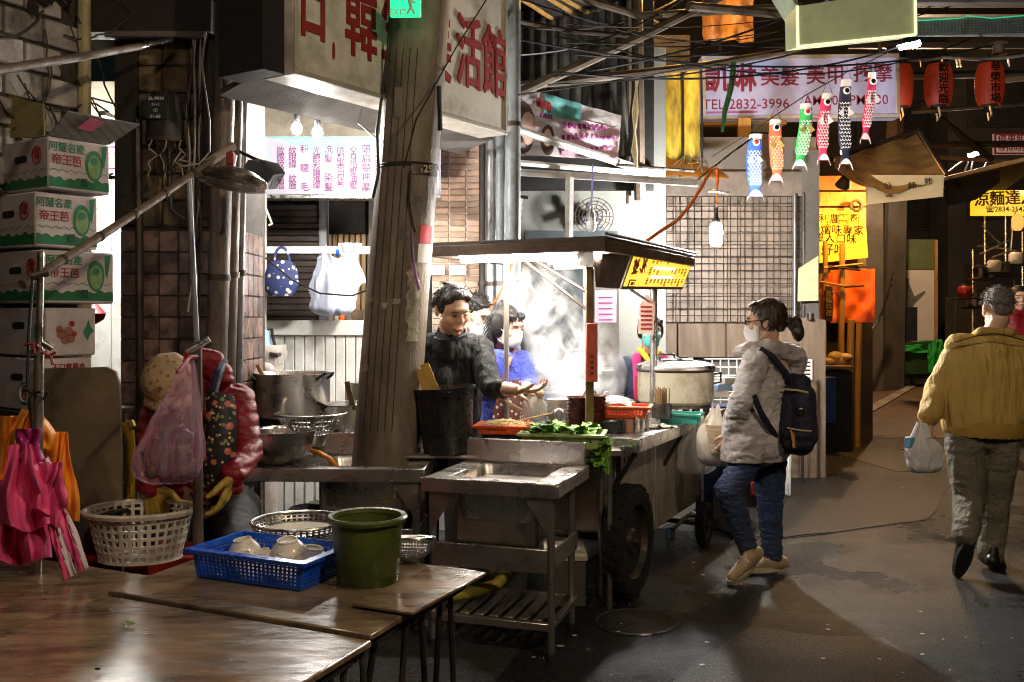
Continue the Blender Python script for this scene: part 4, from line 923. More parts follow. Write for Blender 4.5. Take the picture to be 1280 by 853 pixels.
for r in range(3):
    for k in range(9 if r == 0 else 11): decal('printed_line', .44+.047*k, .44+.047*k+.033, .42+r*.19-.012*k+.02*r, .42+r*.19+.1-.012*k, MATS['purple print'], n=4, off=.017)
# ================================================================ BACK WALL AND THE STREET BEYOND
D = 9.3
bw = thing('tiled_wall', 'brown tiled cross wall with wire grid and wood panels behind the cart', 'wall', (1.5, D, 0))
xa, xb = P(655, 0, D).x, P(1022, 0, D).x
m = MB(); m.box(((xa+xb)/2, D+.16, 1.62), (xb-xa, .24, 3.24)); m.build('wall_core', grey_wall, bw)
tw = .125; tm = MB(); tm.box((0, 0, 0), (tw-.005, .02, tw-.005), b=.004); t_me = tm.mesh('tile', brown_wall)
m = MB(); m.box(((xa+xb)/2, D+.03, 2.05), (xb-xa-.02, .02, 1.3)); m.build('tile_bed', grout, bw)
for r in range(10):
    for k in range(22): inst(t_me, 'tile', bw, (xa+.16+tw*k, D+.012, 1.5+tw*r))
gx0, gx1, gz0, gz1 = P(796, 0, D).x, P(1000, 0, D).x, P(0, 404, D).z, P(0, 247, D).z
def wire_grid(name, x0, x1, z0, z1, y, step, r, mat, par):
    m = MB(); n = int((x1-x0)/step)
    for k in range(n+1): x = x0+(x1-x0)*k/n; m.tube([(x, y, z0), (x, y, z1)], r, 4)
    n = int((z1-z0)/step)
    for k in range(n+1): z = z0+(z1-z0)*k/n; m.tube([(x0, y-.006, z), (x1, y-.006, z)], r, 4)
    o = m.build(name, mat, par); o['kind'] = 'stuff'; return o
wire_grid('wire_grid', gx0, gx1, gz0, gz1, D-.06, .068, .003, iron, bw)
wire_grid('wire_grid', P(656, 0, D).x, gx0-.06, gz0+.1, P(0, 272, D).z, D-.06, .068, .003, iron, bw)
for (x, z0, z1) in ((gx1+.02, gz0, gz1+.04), (gx0-.02, gz0, gz1)): m = MB(); m.tube([(x, D-.06, z0), (x, D-.06, z1)], .012, 6); m.build('grid_frame', iron, bw)
m = MB(); m.tube([(P(990, 0, D).x, D-.09, 1.2), (P(990, 0, D).x, D-.09, gz1+.02)], .018, 10); m.build('conduit', galv, bw)
for (a, b) in ((776, 845), (846, 905), (906, 1000)):
    m = MB(); m.box(((P(a, 0, D).x+P(b, 0, D).x)/2, D-.04, (gz0+1.0)/2+.05), (P(b, 0, D).x-P(a, 0, D).x-.008, .04, gz0-1.0-.1+.0)); m.build('wood_panel', wood_p, bw)
m = MB(); m.box(((xa+xb)/2+.25, D-.03, P(0, 231, D).z), (2.2, .05, .24)); m.build('header_board', M('header', (.21, .17, .14), .7, 0, .2, 4, .2, dirt=(.1, .08, .07)), bw)
m = MB(); m.box((P(1011, 0, D).x, D-.02, 1.6), (.17, .08, 3.0)); m.build('end_post', grey_wall, bw)
wr = thing('white_wire_rack', 'white wire rack standing behind the rice pot and woman', 'rack', P(905, 480, 8.6))
wire_grid('mesh', P(880, 0, 8.6).x, P(1003, 0, 8.6).x, P(0, 478, 8.6).z-.6, P(0, 449, 8.6).z, 8.6, .07, .006, white_p, wr)
for px in (880, 940, 1003): a = P(px, 0, 8.6); m = MB(); m.tube([(a.x, 8.6, 0), (a.x, 8.6, P(0, 447, 8.6).z)], .012, 6); m.build('upright', iron, wr)
gb = thing('wood_board', 'tall brown board standing at the wall end behind the backpack', 'board', P(1016, 600, 8.9))
a, b = P(998, 400, 8.9), P(1032, 590, 8.9)
m = MB(); m.prism([V((a.x-.2, 8.9, 0)), V((b.x, 8.9, 0)), V((b.x, 8.9, a.z)), V((a.x+.08, 8.9, a.z+.02)), V((a.x-.2, 8.9, a.z))], (0, .04, 0)); m.build('sheet', wood_p, gb)
m = MB(); m.box(P(1006, 462, 8.88), (.14, .006, .19), b=.001); m.build('notice', paper_w, gb)
for k in range(5): m = MB(); m.box(P(1006, 453+k*5, 8.872), (.1, .003, .012), b=.0005); m.build('printed_line', black_ink, gb)
m = MB(); m.tube([P(1013, 400, 8.88), P(1013, 392, 8.88)], .03, 10); m.build('knob', iron, gb)

# orange stall
D = 11.5
sb = thing('stall_backing', 'orange lit timber backing boards of the far stall', 'stall', P(1050, 520, D))
for k, (y0, y1, mt_) in enumerate(((219, 238, tarp_o), (239, 258, yel_wood), (259, 296, yel_wood), (297, 334, wood_p), (335, 398, wood_p))):
    a, b = P(1018, y0, D), P(1084, y1, D); m = MB(); m.box(((a.x+b.x)/2, D+.05, (a.z+b.z)/2), (b.x-a.x, .04, a.z-b.z-.01)); m.build('plank', mt_, sb)
m = MB(); m.box((P(1050, 0, D).x, D+.2, .8), (.9, .1, 1.6)); m.build('lower_wall', darkbrown, sb)
m = MB(); m.lathe([(.05, 0), (.075, .01), (.08, .05), (.05, .06)], P(1069, 258, D-.05), Matrix.Rotation(R(90), 4, 'X'), 20); m.build('round_knob', hood_m, sb)
yp = thing('yellow_poster', 'yellow handwritten paper poster tacked on the orange stall', 'poster', P(1050, 328, D-.1))
m = MB(); m.prism([P(1018, 266, D-.1), P(1081, 262, D-.1), P(1085, 322, D-.12), P(1017, 330, D-.1)], (0, .008, 0)); m.build('sheet', paper_y, yp)
for (t, px, py, s) in (('牛利農', 1030, 274, .125), ('工', 1054, 273, .11), ('表', 1067, 273, .11), ('湯燴味專家', 1046, 288, .13), ('單人口味', 1044, 299, .13), ('好吃', 1042, 313, .15)):
    glyphs(t, s, P(px, py, D-.115), V((1, 0, -.04)), Z, brown_ink if False else black_ink, yp, bold=.0)
for (a, b) in (((1049, 266), (1059, 280)), ((1061, 265), (1073, 280))):
    (q, r_), (s, t) = a, b; m = MB(); m.tube([P(q, r_, D-.12), P(s, r_, D-.12), P(s, t, D-.12), P(q, t, D-.12)], .005, 4, close=True); m.build('drawn_box', black_ink, yp)
pp = thing('pale_poster', 'pale cream paper sheet under the wire grid end', 'paper', P(1011, 374, 9.1))
m = MB(); m.prism([P(998, 336, 9.15), P(1023, 320, 9.15), P(1023, 376, 9.15), P(997, 377, 9.15)], (0, .006, 0)); m.build('sheet', paper_p, pp)
ot = thing('orange_tarpaulin', 'bright orange tarpaulin sheet hung across the stall front', 'tarpaulin', P(1050, 404, D-.3))
def tarp(pts, mat, th=.006, n=14, amp=.03, fq=9, name='sheet', par=None):
    tl, tr, br, bl = pts; g = []
    nn = (tr-tl).cross(bl-tl).normalized()
    for i in range(n+1):
        row = []
        for j in range(n*2+1):
            u, v = j/(n*2), i/n; p = tl.lerp(tr, u).lerp(bl.lerp(br, u), v); row.append(p+nn*amp*(math.sin(u*fq+v*3)*.4+noise3((u*4, v*4, fq), (1, 1, 1))))
        g.append(row)
    return MB().sheet(g, th).build(name, mat, par)
tarp((P(1038, 338, D-.3), P(1094, 336, D-.3), P(1092, 403, D-.3), P(1038, 404, D-.3)), tarp_o, par=ot)
tarp((P(1000, 362, D-.5), P(1042, 340, D-.5), P(1040, 402, D-.5), P(998, 398, D-.5)), tarp_o, par=ot)
glyphs('黑佛料', .17, P(1021, 370, D-.55), V((1, 0, .25)), Z, brown_ink, ot)
sp = thing('bamboo_scaffold', 'amber lit bamboo posts and rails of the far stall', 'scaffold', P(1045, 520, D-.6))
for (px, y0, y1, r) in ((1032, 302, 480, .028), (1053, 305, 500, .034), (1064, 400, 480, .04), (1074, 405, 490, .035)): m = MB(); m.tube([P(px, y0, D-.55), P(px-2, y1, D-.5), V((P(px-2, 0, D-.5).x, D-.5, 0))], r, 8); m.build('post', yel_wood, sp)
for (a, b) in (((1030, 335), (1078, 330)), ((1022, 352), (1056, 358)), ((1056, 359), (1080, 357)), ((1036, 333), (1075, 338))): m = MB(); m.tube([P(*a, D-.6), P(*b, D-.6)], .014, 6); m.build('rail', darkbrown if a[0] > 1034 else yel_wood, sp)
m = MB(); m.box(P(1036, 380, D-.62), (.08, .03, .4)); m.build('dark_sign', darkbrown, sp)
column('黑輪料理', .075, P(1036, 380, D-.64), X, Z, gold, sp)
ck = thing('stall_counter', 'dark stall counter with a blue tub and amber lit food', 'counter', P(1035, 545, D-.9))
a, b = P(1018, 460, D-.9), P(1066, 545, D-.9); m = MB(); m.box(((a.x+b.x)/2, D-.6, a.z/2-.02), (b.x-a.x, .6, a.z-.04)); m.build('body', dark, ck)
m = MB(); m.box(((a.x+b.x)/2, D-.6, a.z), (b.x-a.x+.04, .66, .04)); m.build('top', wood, ck)
m = MB(); m.box((P(1030, 0, D-.95).x, D-1.0, P(0, 500, D-1).z), (.2, .1, .5)); m.build('blue_tub', M('deep blue', (.02, .05, .22), .4, 0, .2, 6, .1), ck)
for k in range(4): m = MB(); m.ball(P(1038+k*6, 452-5*(k % 2), D-.6), (.09, .07, .05+.02*(k % 3))); m.build('food_lump', M('food%d' % k, (.36, .24, .1), .5, 0, .3, 14, .3), ck)
o = thing('added_amber_bulb', 'assumed hot amber bulb hidden under the brown tarpaulin of the far stall', 'bulb', P(1040, 200, D-1.2))
c = P(1056, 226, D-1.0); m = MB(); m.ball(c, .035); m.build('glass', lamp_or, o); m = MB(); m.lathe([(.012, -.07), (.03, -.06), (.05, -.02), (.085, .07), (.088, .07), (.054, -.025), (.03, -.066)], c, basis((-.1, .6, -.75)), 20); m.build('tin_shade', darkbrown, o); m = MB(); m.tube([c+V((0, -.04, .05)), c+V((0, -.05, .5))], .012, 6); m.build('cord', cable_m, o)  # assumed bulb for the orange glow; shade added to hide it and shield canopy
o = thing('added_amber_bulb', 'added amber bulb out of sight behind the long paper strip', 'bulb', P(1122, 236, 10.95)); c = P(1122, 236, 10.95); m = MB(); m.ball(c, .035); m.build('glass', EM('added canopy bulb', (1, .55, .16), 700), o); m = MB(); m.tube([c+V((0, 0, .03)), c+V((0, .05, .3))], .01, 6); m.build('cord', cable_m, o)  # extra hidden bulb added to give the canopy and paving an amber glow
o = thing('added_amber_bulb', 'added amber bulb out of sight behind the black koi streamer', 'bulb', P(1054, 192, 9.3)); c = P(1054, 190, 9.3); m = MB(); m.ball(c, .028); m.build('glass', EM('added koi bulb', (1, .52, .13), 190), o); m = MB(); m.tube([c+V((0, 0, .02)), c+V((0, .05, .5))], .006, 6); m.build('cord', cable_m, o)  # added bulb, hidden by the koi, warms the front of the canopy
# brown canopy and paper strip
cn = thing('brown_canopy', 'sagging brown tarpaulin canopy over the far stall', 'canopy', P(1110, 225, D))
tl, tr, br, bl = P(1044, 196, D-.8), P(1145, 166, D-.4), P(1180, 216, D-1.0), P(1044, 210, D-1.2)
g = []
for i in range(13):
    row = []
    for j in range(21):
        u, v = j/20, i/12; p = tl.lerp(tr, u).lerp(bl.lerp(br, u), v); row.append(p+V((0, 0, -.22*math.sin(u*math.pi)*v-.04*abs(math.sin(u*9)))))
    g.append(row)
MB().sheet(g, .01).build('sheet', tarp_b, cn)
m = MB(); m.tube([P(1040, 200, D-.8), P(1148, 163, D-.4), P(1184, 218, D-1.0)], .03, 8); m.build('ridge_pole', iron, cn)
ps = thing('paper_strip', 'long cream paper strip with faint writing under the brown canopy', 'paper', P(1130, 252, D-1))
m = MB(); m.prism([P(1082, 219, D-1), P(1180, 219, D-1.05), P(1179, 246, D-1.05), P(1083, 256, D-1)], (0, .01, 0)); m.build('sheet', paper_p, ps)
for (px, py, t) in ((1110, 238, '公信'), (1140, 233, '師'), (1160, 228, '肺')): column(t, .09, P(px, py, D-1.07), V((1, 0, .08)), Z, black_ink, ps)
gw = thing('grey_panel_wall', 'grey rendered wall panel right of the orange stall', 'wall', P(1097, 487, 19))
a, b, c_ = P(1072, 240, 19), P(1103, 487, 19), P(1124, 240, 20)
m = MB(); m.box(((a.x+b.x)/2+.02, 19.1, a.z/2), (b.x-a.x, .2, a.z)); m.build('panel', grey_wall, gw)
m = MB(); m.prism([V((b.x+.01, 19.0, 0)), V((c_.x-.06, 19.6, 0)), V((c_.x, 19.6, c_.z)), V((b.x+.14, 19.0, c_.z))], (0, .2, 0)); m.build('panel', grey_wall, gw)
ch_ = thing('chain', 'slack pale chain hung across the grey panel wall', 'chain', P(1090, 425, 18.5))
pts = sag(P(1071, 402, 18.5), P(1118, 340, 18.5), .55, 26)
for k in range(26): m = MB(); q = pts[k].lerp(pts[k+1], .5); m.tube([pts[k].lerp(pts[k+1], -.1), pts[k].lerp(pts[k+1], 1.1)], .022 if k % 2 else .03, 5); m.build('link', alu, ch_)
wb = thing('white_picture_board', 'white display board with a grey kettle picture and olive top', 'board', P(1145, 425, 21))
a, b = P(1124, 300, 21), P(1168, 425, 21); ym = P(0, 338, 21).z
m = MB(); m.box(((a.x+b.x)/2, 21.05, (ym+0)/2), (b.x-a.x, .1, ym)); m.build('panel', M('board white', (.62, .6, .62), .5, 0, .08, 3, .05), wb)
m = MB(); m.box(((a.x+b.x)/2, 21.05, (a.z+ym)/2+.01), (b.x-a.x, .1, a.z-ym)); m.build('olive_panel', M('olive panel', (.1, .12, .05), .6, 0, .2, 3, .1), wb)
m = MB(); m.box((b.x+.03, 21.02, a.z/2), (.05, .14, a.z)); m.build('edge', yel_wood, wb)
kx, kz = P(1133, 0, 21).x, P(0, 372, 21).z
kpoly = [(-.1, -.25), (.08, -.3), (.2, -.1), (.42, .12), (.38, .14), (.17, .02), (.1, .2), (.05, .32), (.06, .42), (-.02, .42), (-.02, .32), (-.1, .2), (-.2, .0), (-.18, -.18)]
m = MB(); m.prism([V((kx+x, 20.985, kz+z)) for x, z in kpoly], (0, .01, 0)); m.build('printed_kettle', M('kettle print', (.12, .12, .11), .5, 0, .5, 3, bump=0), wb, ang=0)
bn_ = thing('market_bin', 'dark wheeled bin under a bright green tarpaulin', 'bin', P(1148, 470, 20))
a, b = P(1119, 428, 20), P(1176, 468, 20)
m = MB(); m.box(((a.x+b.x)/2, 20.3, b.z+(a.z-b.z)/2), (b.x-a.x, .6, a.z-b.z)); m.build('body', M('bin green dark', (.02, .06, .02), .5, 0, .3, 4, .1), bn_)
tarp((P(1117, 431, 19.95), P(1178, 424, 20.2), P(1178, 442, 19.9), P(1117, 440, 19.9)), green_tarp, par=bn_, amp=.08, name='cover'); tarp((P(1160, 430, 19.9), P(1177, 426, 19.9), P(1176, 466, 19.9), P(1160, 466, 19.9)), green_tarp, par=bn_, amp=.05, name='cover')
m = MB(); m.box((P(1127, 0, 20.2).x, 20.2, P(0, 405, 20.2).z), (.5, .4, .7)); m.build('black_bag', M('dark bag', (.02, .02, .035), .4, 0, .3, 4, .4, 20), bn_)
for px in (1123, 1150, 1172): m = MB(); a = P(px, 474, 19.9); m.tube([(a.x, 20.2, b.z+.02), (a.x, 20.2, 0)], .03, 8); m.build('leg', iron, bn_)

# far dark end of the street
for (nm, x0, x1, y, h, lb) in (('market_building', P(1000, 0, 27).x, P(1185, 0, 27).x, 27, 9, 'dark market building closing the street behind the white board'), ('shop_house', P(1185, 0, 24).x, P(1420, 0, 24).x, 24, 9, 'dark shop house behind the walking man'), ('rear_building', P(560, 0, 14).x, P(1060, 0, 14).x, 14, 9, 'unlit building rising behind the cross wall')):
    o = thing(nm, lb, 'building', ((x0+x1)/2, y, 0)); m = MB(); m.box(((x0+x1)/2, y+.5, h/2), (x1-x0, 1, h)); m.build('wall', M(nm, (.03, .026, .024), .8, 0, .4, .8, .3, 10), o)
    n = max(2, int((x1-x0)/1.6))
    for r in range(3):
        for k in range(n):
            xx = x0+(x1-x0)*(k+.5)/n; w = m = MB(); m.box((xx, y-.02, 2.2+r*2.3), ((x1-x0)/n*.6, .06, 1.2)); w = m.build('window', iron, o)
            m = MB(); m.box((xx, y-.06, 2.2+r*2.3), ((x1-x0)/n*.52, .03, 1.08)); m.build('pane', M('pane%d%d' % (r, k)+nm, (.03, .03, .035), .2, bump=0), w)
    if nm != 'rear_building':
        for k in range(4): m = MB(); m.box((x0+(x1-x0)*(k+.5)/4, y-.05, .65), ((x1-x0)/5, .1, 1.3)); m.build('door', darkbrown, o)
def boxthing(nm, lb, cat, c, s, mat, grp=None, rz=0): o = MB(frame(c, rz)).box((0, 0, s[2]/2), s, b=.01).build(nm, mat); return tag(o, lb, cat, grp)
for k, (px, py, D, s, mt_, nm, lb) in enumerate((
    (1192, 455, 20, (.5, .4, .9), dark, 'stall_cabinet', 'black stall cabinet right of the green covered bin'), (1205, 400, 20.5, (.6, .5, 1.9), darkbrown, 'stall_cabinet', 'tall brown stall cabinet in the dark gap past the bin'),
    (1222, 330, 21, (.4, .4, 2.6), iron, 'stall_cabinet', 'tallest dark cabinet under the yellow noodle sign'), (1240, 345, 21, (.5, .4, 1.7), grey_wall, 'stall_cabinet', 'grey cabinet behind the walking man'), (1275, 330, 22, (.4, .4, 2.2), alu, 'stall_cabinet', 'pale metal cabinet at the far right edge'))):
    q = P(px, py, D); boxthing(nm, lb, 'cabinet', (q.x, q.y, 0), s, mt_)
nf = thing('rod_stall', 'thin steel stall frame cluttered with pale rods under the yellow sign', 'frame', P(1240, 330, 17))
for (a, b) in (((1231, 270), (1231, 345)), ((1257, 268), (1257, 330)), ((1225, 318), (1262, 300)), ((1222, 308), (1275, 312)), ((1228, 283), (1250, 305)), ((1240, 322), (1268, 312)), ((1262, 330), (1266, 285)), ((1266, 285), (1274, 282)), ((1216, 312), (1216, 420)), ((1278, 290), (1278, 400))):
    m = MB(); m.tube([P(*a, 17), P(*b, 17)], .018, 6); m.build('rod', alu, nf)
for (px, py) in ((1212, 418), (1262, 360), (1220, 345), (1268, 350)): m = MB(); m.tube([P(px, py, 17.2), V((P(px, 0, 17.2).x, 17.2, 0))], .02, 6); m.build('leg', iron, nf)

# signs over the street
D = 9.9
ks = thing('massage_sign', 'lilac framed hanging sign with a phone number and opening hours', 'sign', P(1000, 150, D))
a, b = P(877, 69, D), P(1124, 149, D); cx_, cz_ = (a.x+b.x)/2, (a.z+b.z)/2; tilt = Matrix.Rotation(R(-.8), 4, 'Y')
T = Matrix.Translation(V((cx_, D, cz_))) @ tilt; w, h = b.x-a.x, a.z-b.z
m = MB(T); m.box((0, .08, 0), (w, .16, h)); m.build('box', kai_face, ks)
for (c, s) in (((0, -.004, h/2-.02), (w, .03, .04)), ((0, -.004, -h/2+.02), (w, .03, .04)), ((-w/2+.02, -.004, 0), (.04, .03, h-.08)), ((w/2-.02, -.004, 0), (.04, .03, h-.08))): m = MB(T); m.box(c, s); m.build('frame', M('frame pale', (.5, .5, .54), .4, .3, .15, 6, .05), ks)
xx = T.col[0].to_3d()
def kt(t, px, py, s, **k): glyphs(t, s, T @ V((P(px, 0, D).x-cx_, -.003, P(0, py, D).z-cz_)), xx, Z, maroon, ks, **k)
kt('凱琳', 912, 99, .31, bold=.035, sx=.9); kt('美髮', 975, 97, .215, bold=.02, sx=.95); kt('美甲', 1032, 96, .215, bold=.02, sx=.95); kt('按摩', 1091, 94, .215, bold=.02, sx=.95)
kt('TEL 2832-3996', 932, 130, .145, bold=.006); kt('AM8:00-PM8:30', 1057, 127, .145, bold=.006, sx=.93)
m = MB(T); m.box((-w/2+.3, .0, -h/2+.08), (.55, .01, .02), b=.001); m.build('stain', M('purple stain', (.4, .12, .32), .5, bump=0), ks)
for px in (900, 1100): m = MB(); m.tube([P(px, 70, D+.05), P(px, -20, D+.05)], .02, 6); m.build('hanger', iron, ks)
m = MB(T); m.box((-w*.28, .06, -h/2-.03), (w*.42, .1, .04)); m.build('painted_lit_edge', yel_wood, ks)  # yellow strip paints in the amber light along the bottom edge
hs = thing('olive_sign_box', 'blank olive white sign box with bright rim overhead', 'sign', P(1070, 60, 6.4))
D = 6.4; pa, pb, pc, pd = P(996, 8, D), P(1143, -14, D), P(1144, 44, D), P(997, 59, D)
m = MB(); m.prism([pa, pb, pc, pd], (0, .28, .05)); m.build('box', M('olive sign', (.42, .43, .26), .5, 0, .15, 3, .1, 30, dirt=(.25, .24, .13), dsc=2, damt=.7, em=(.55, .6, .3), es=.05), hs)  # weak emission stands in for greenish light falling on the box
for (q, r_) in ((pa, pd), (pd, pc), (pc, pb)): m = MB(); m.tube([q+V((0, -.01, 0)), r_+V((0, -.01, 0))], .010, 6); m.build('rim', M('rim glow', (.6, .62, .4), .4, 0, .1, 6, em=(.8, .85, .45), es=.35), hs)  # rim emission likewise imitates light caught by the border
m = MB(); m.prism([P(978, -20, 6.5), P(997, -20, 6.4), P(997, 10, 6.4)], (0, .3, 0)); m.build('end_plate', M('pale green', (.3, .36, .26), .5, bump=.1), hs)
pt = thing('perforated_gutter', 'dark perforated metal gutter with a green cord on top', 'gutter', P(1220, 45, 8))
def pf(u, v): return P(1143, 26, 8).lerp(P(1330, 18, 8), u).lerp(P(1143, 44, 8).lerp(P(1330, 40, 8), u), v), (0, -1, 0)
m = MB(); lattice(m, pf, 44, 6, .45, .45, .01); m.build('panel', M('perforated', (.14, .17, .16), .4, .5, .2, 6, .1), pt, ang=0)
m = MB(); m.box(P(1240, 34, 8.12), (1.5, .02, .16)); m.build('backing', M('gutter back', (.3, .36, .34), .5, bump=0), pt)
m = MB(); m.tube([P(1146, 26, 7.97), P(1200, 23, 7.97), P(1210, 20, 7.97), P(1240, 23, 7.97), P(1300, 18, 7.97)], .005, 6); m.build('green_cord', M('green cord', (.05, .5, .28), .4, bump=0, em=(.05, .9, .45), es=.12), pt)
m = MB(); m.box(P(1240, 2, 8.0), (1.6, .1, .05)); m.build('top_rail', grey_wall, pt)
ft = thing('street_tube_lamp', 'lit white tube lamp under the olive sign box', 'lamp', P(1140, 60, 8.6))
m = MB(); m.tube([P(1125, 60, 8.6), P(1149, 55, 8.4)], .022, 8); m.build('tube', tube_far, ft); m = MB(); m.tube([P(1122, 58, 8.65), P(1150, 52, 8.45)], .014, 6); m.build('fitting', white_p, ft)
ft = thing('stall_tube_lamp', 'small lit tube lamp below the parking notice', 'lamp', P(1220, 193, 15))
m = MB(); m.tube([P(1211, 195, 15), P(1222, 192, 15)], .03, 8); m.build('tube', EM('lit stall tube', (1, .84, .68), 420), ft)
for (a, b) in (((1213, 196), (1206, 214)), ((1217, 196), (1213, 215)), ((1205, 200), (1185, 215)), ((1237, 196), (1228, 214))): m = MB(); m.tube([P(*a, 15), P(*b, 15)], .012, 5); m.build('bracket', alu, ft)
# red lanterns
for k, (px, py, rr, t, lb) in enumerate(((1173, 107, 17, '歡迎光臨', 'red paper lantern hanging between sign and lantern by the cable reel'), (1237, 106, 17, '華榮市場', 'red paper lantern closest to the picture edge'), (1127, 108, 14, '', 'dim red lantern half hidden by the lilac sign'))):
    D = 10.6 if k < 2 else 11.5; c = P(px, py, D); r = rr*D/F; h = 26*D/F
    o = thing('red_lantern', lb, 'lantern', c-V((0, 0, h)), 'red paper lanterns on the cable')
    prof = []
    for i in range(33): z = -1+2*i/32; prof.append((r*(.72+.28*(1-abs(z)**3))*(1+.012*(-1)**i), z*h))
    m = MB(); m.lathe(prof, c, n=32); m.build('shade', lantern_m, o)
    for s in (1, -1): m = MB(); m.lathe([(r*.5, 0), (r*.55, .02), (r*.5, .05)], c+V((0, 0, s*h-.02)), n=20); m.build('ring', dark, o)
    m = MB(); m.tube([c+V((0, 0, h)), c+V((0, 0, h+.12))], .008, 5); m.build('hanger', cable_m, o)
    m = MB(); m.tube([c+V((0, 0, -h)), c+V((.02, 0, -h-.1)), c+V((-.01, 0, -h-.16)), c+V((-.02, 0, -h-.08))], .012, 5); m.build('tassel', paper_p, o)
    for i, ch in enumerate(t): glyphs(ch, .115, c+V((-.012, -r*1.0-.006, h*.68-i*.115)), X, Z, black_ink, o, bold=.03)
lc = thing('lantern_cable', 'cable strung with clips carrying the red lanterns', 'cable', P(1200, 75, 10.5))
m = MB(); pts = sag(P(1120, 72, 10.5), P(1180, 72, 10.5), .03)+sag(P(1182, 72, 10.5), P(1300, 66, 10.5), .04); m.tube(pts, .016, 6); m.build('cable', M('tape cable', (.25, .24, .24), .5, 0, .4, 20), lc)
for px in (1150, 1177, 1195, 1199, 1260): m = MB(); m.tube([P(px, 72, 10.5), P(px+2, 84, 10.5)], .014, 5); m.build('clip', alu, lc)
m = MB(); m.lathe([(.09, -.06), (.06, -.05), (.06, .05), (.1, .07)], P(1248, 62, 10.7), n=14); m.build('reel', grey_wall, lc)
pn = thing('parking_notice', 'small pale notice board with dark red characters and red border', 'sign', P(1262, 192, 13))
D = 13; a, b = P(1243, 167, D), P(1300, 193, D); m = MB(); m.box(((a.x+b.x)/2, D+.03, (a.z+b.z)/2), (b.x-a.x, .06, a.z-b.z)); m.build('board', M('notice', (.5, .4, .36), .6, 0, .1, 4, .05, em=(.7, .5, .45), es=.06), pn)
for (c, s) in (((0, (a.z-b.z)/2-.01), (b.x-a.x, .02)), ((0, -(a.z-b.z)/2+.01), (b.x-a.x, .02)), ((-(b.x-a.x)/2+.01, 0), (.02, a.z-b.z-.04))): m = MB(); m.box(((a.x+b.x)/2+c[0], D-.005, (a.z+b.z)/2+c[1]), (s[0], .02, s[1]), b=.002); m.build('border', red_ink, pn)
glyphs('停車卸貨', .125, V((P(1270, 0, D).x, D-.004, P(0, 174.5, D).z)), X, Z, red_ink, pn, bold=.02); glyphs('等待時請熄火', .11, V((P(1277, 0, D).x, D-.004, P(0, 185.5, D).z)), X, Z, red_ink, pn, bold=.02)
yn = thing('noodle_sign', 'lit yellow noodle shop sign with red characters', 'sign', P(1260, 268, 16))
D = 16; a, b = P(1218, 238, D), P(1316, 269, D); m = MB(); m.prism([V((a.x+.1, D, a.z)), V((b.x, D, a.z)), V((b.x, D, b.z)), V((a.x, D, b.z)), V((a.x, D, a.z-.2))], (0, .15, 0)); m.build('light_box', far_em, yn)
glyphs('涼麵達人', .26, V((P(1256, 0, D).x, D-.004, P(0, 249, D).z)), V((1, 0, .04)), Z, red_ink, yn, bold=.03); glyphs('☎2834-2547', .12, V((P(1257, 0, D).x, D-.004, P(0, 262, D).z)), X, Z, maroon, yn, bold=.02)
o = thing('orange_lantern', 'tiny lit orange lantern below the yellow noodle sign', 'lantern', P(1272, 288, 15.5)); m = MB(); m.lathe([(.05, -.13), (.085, -.08), (.09, 0), (.085, .08), (.05, .13)], P(1272, 278, 15.5), n=16); m.build('shade', M('orange lantern', (.5, .15, .05), .5, bump=0, em=(1, .25, .05), es=.6), o)
m = MB(); m.tube([P(1272, 262, 15.5), P(1264, 275, 15.6), P(1263, 300, 15.6)], .012, 5); m.build('bracket', alu, o)
o = thing('added_lane_bulb', 'added warm bulb over the far lane, unseen behind the dim lantern', 'bulb', P(1127, 108, 17)); c = P(1127, 108, 17); m = MB(); bulb(m, c, .08, .1); m.build('glass', EM('added lane bulb', (1, .62, .32), 900), o); m = MB(); m.tube([c+V((0, 0, .1)), c+V((0, 0, 1.2))], .012, 6); m.build('cord', cable_m, o)  # bulb added out of sight to brighten the far road
# awnings right
ra = thing('white_edged_awning', 'black awning with a pale front edge above the noodle stall', 'awning', P(1230, 225, 14))
m = MB(); m.prism([P(1178, 226, 14.2), P(1320, 192, 12), V((P(1400, 0, 13).x, 16, P(0, 200, 13).z)), V((P(1190, 0, 15).x, 17, P(0, 222, 15).z))], (0, 0, .05)); m.build('sheet', dark, ra)
m = MB(); m.tube([P(1178, 224, 14.2), P(1320, 190, 12)], .03, 8); m.build('edge_pipe', M('edge pipe', (.5, .42, .36), .5, bump=.1), ra)
m = MB(); m.prism([P(1180, 228, 14.15), P(1250, 212, 13.1), P(1250, 228, 13.1), P(1220, 250, 14.15), P(1185, 258, 14.15)], (0, .04, 0)); m.build('valance', dark, ra)
rb = thing('beam_structure', 'dark tangle of steel beams under the market roof over lanterns', 'beam structure', P(1200, 150, 12))
for (a, b, r, mt_) in (((1140, 140, 12), (1300, 128, 12), .03, darkbrown), ((1130, 182, 13), (1300, 180, 13), .05, iron), ((1150, 128, 12.5), (1240, 200, 13), .04, dark), ((1160, 196, 13.5), (1300, 205, 13.5), .03, wood), ((1125, 95, 12), (1300, 92, 12), .05, dark), ((1150, 206, 13), (1180, 236, 13), .03, iron), ((1120, 60, 12), (1115, 200, 12), .12, darkbrown), ((1244, 100, 12), (1280, 96, 12), .06, grey_wall)):
    m = MB(); m.tube([P(*a), P(*b)], r, 6); m.build('beam', mt_, rb)
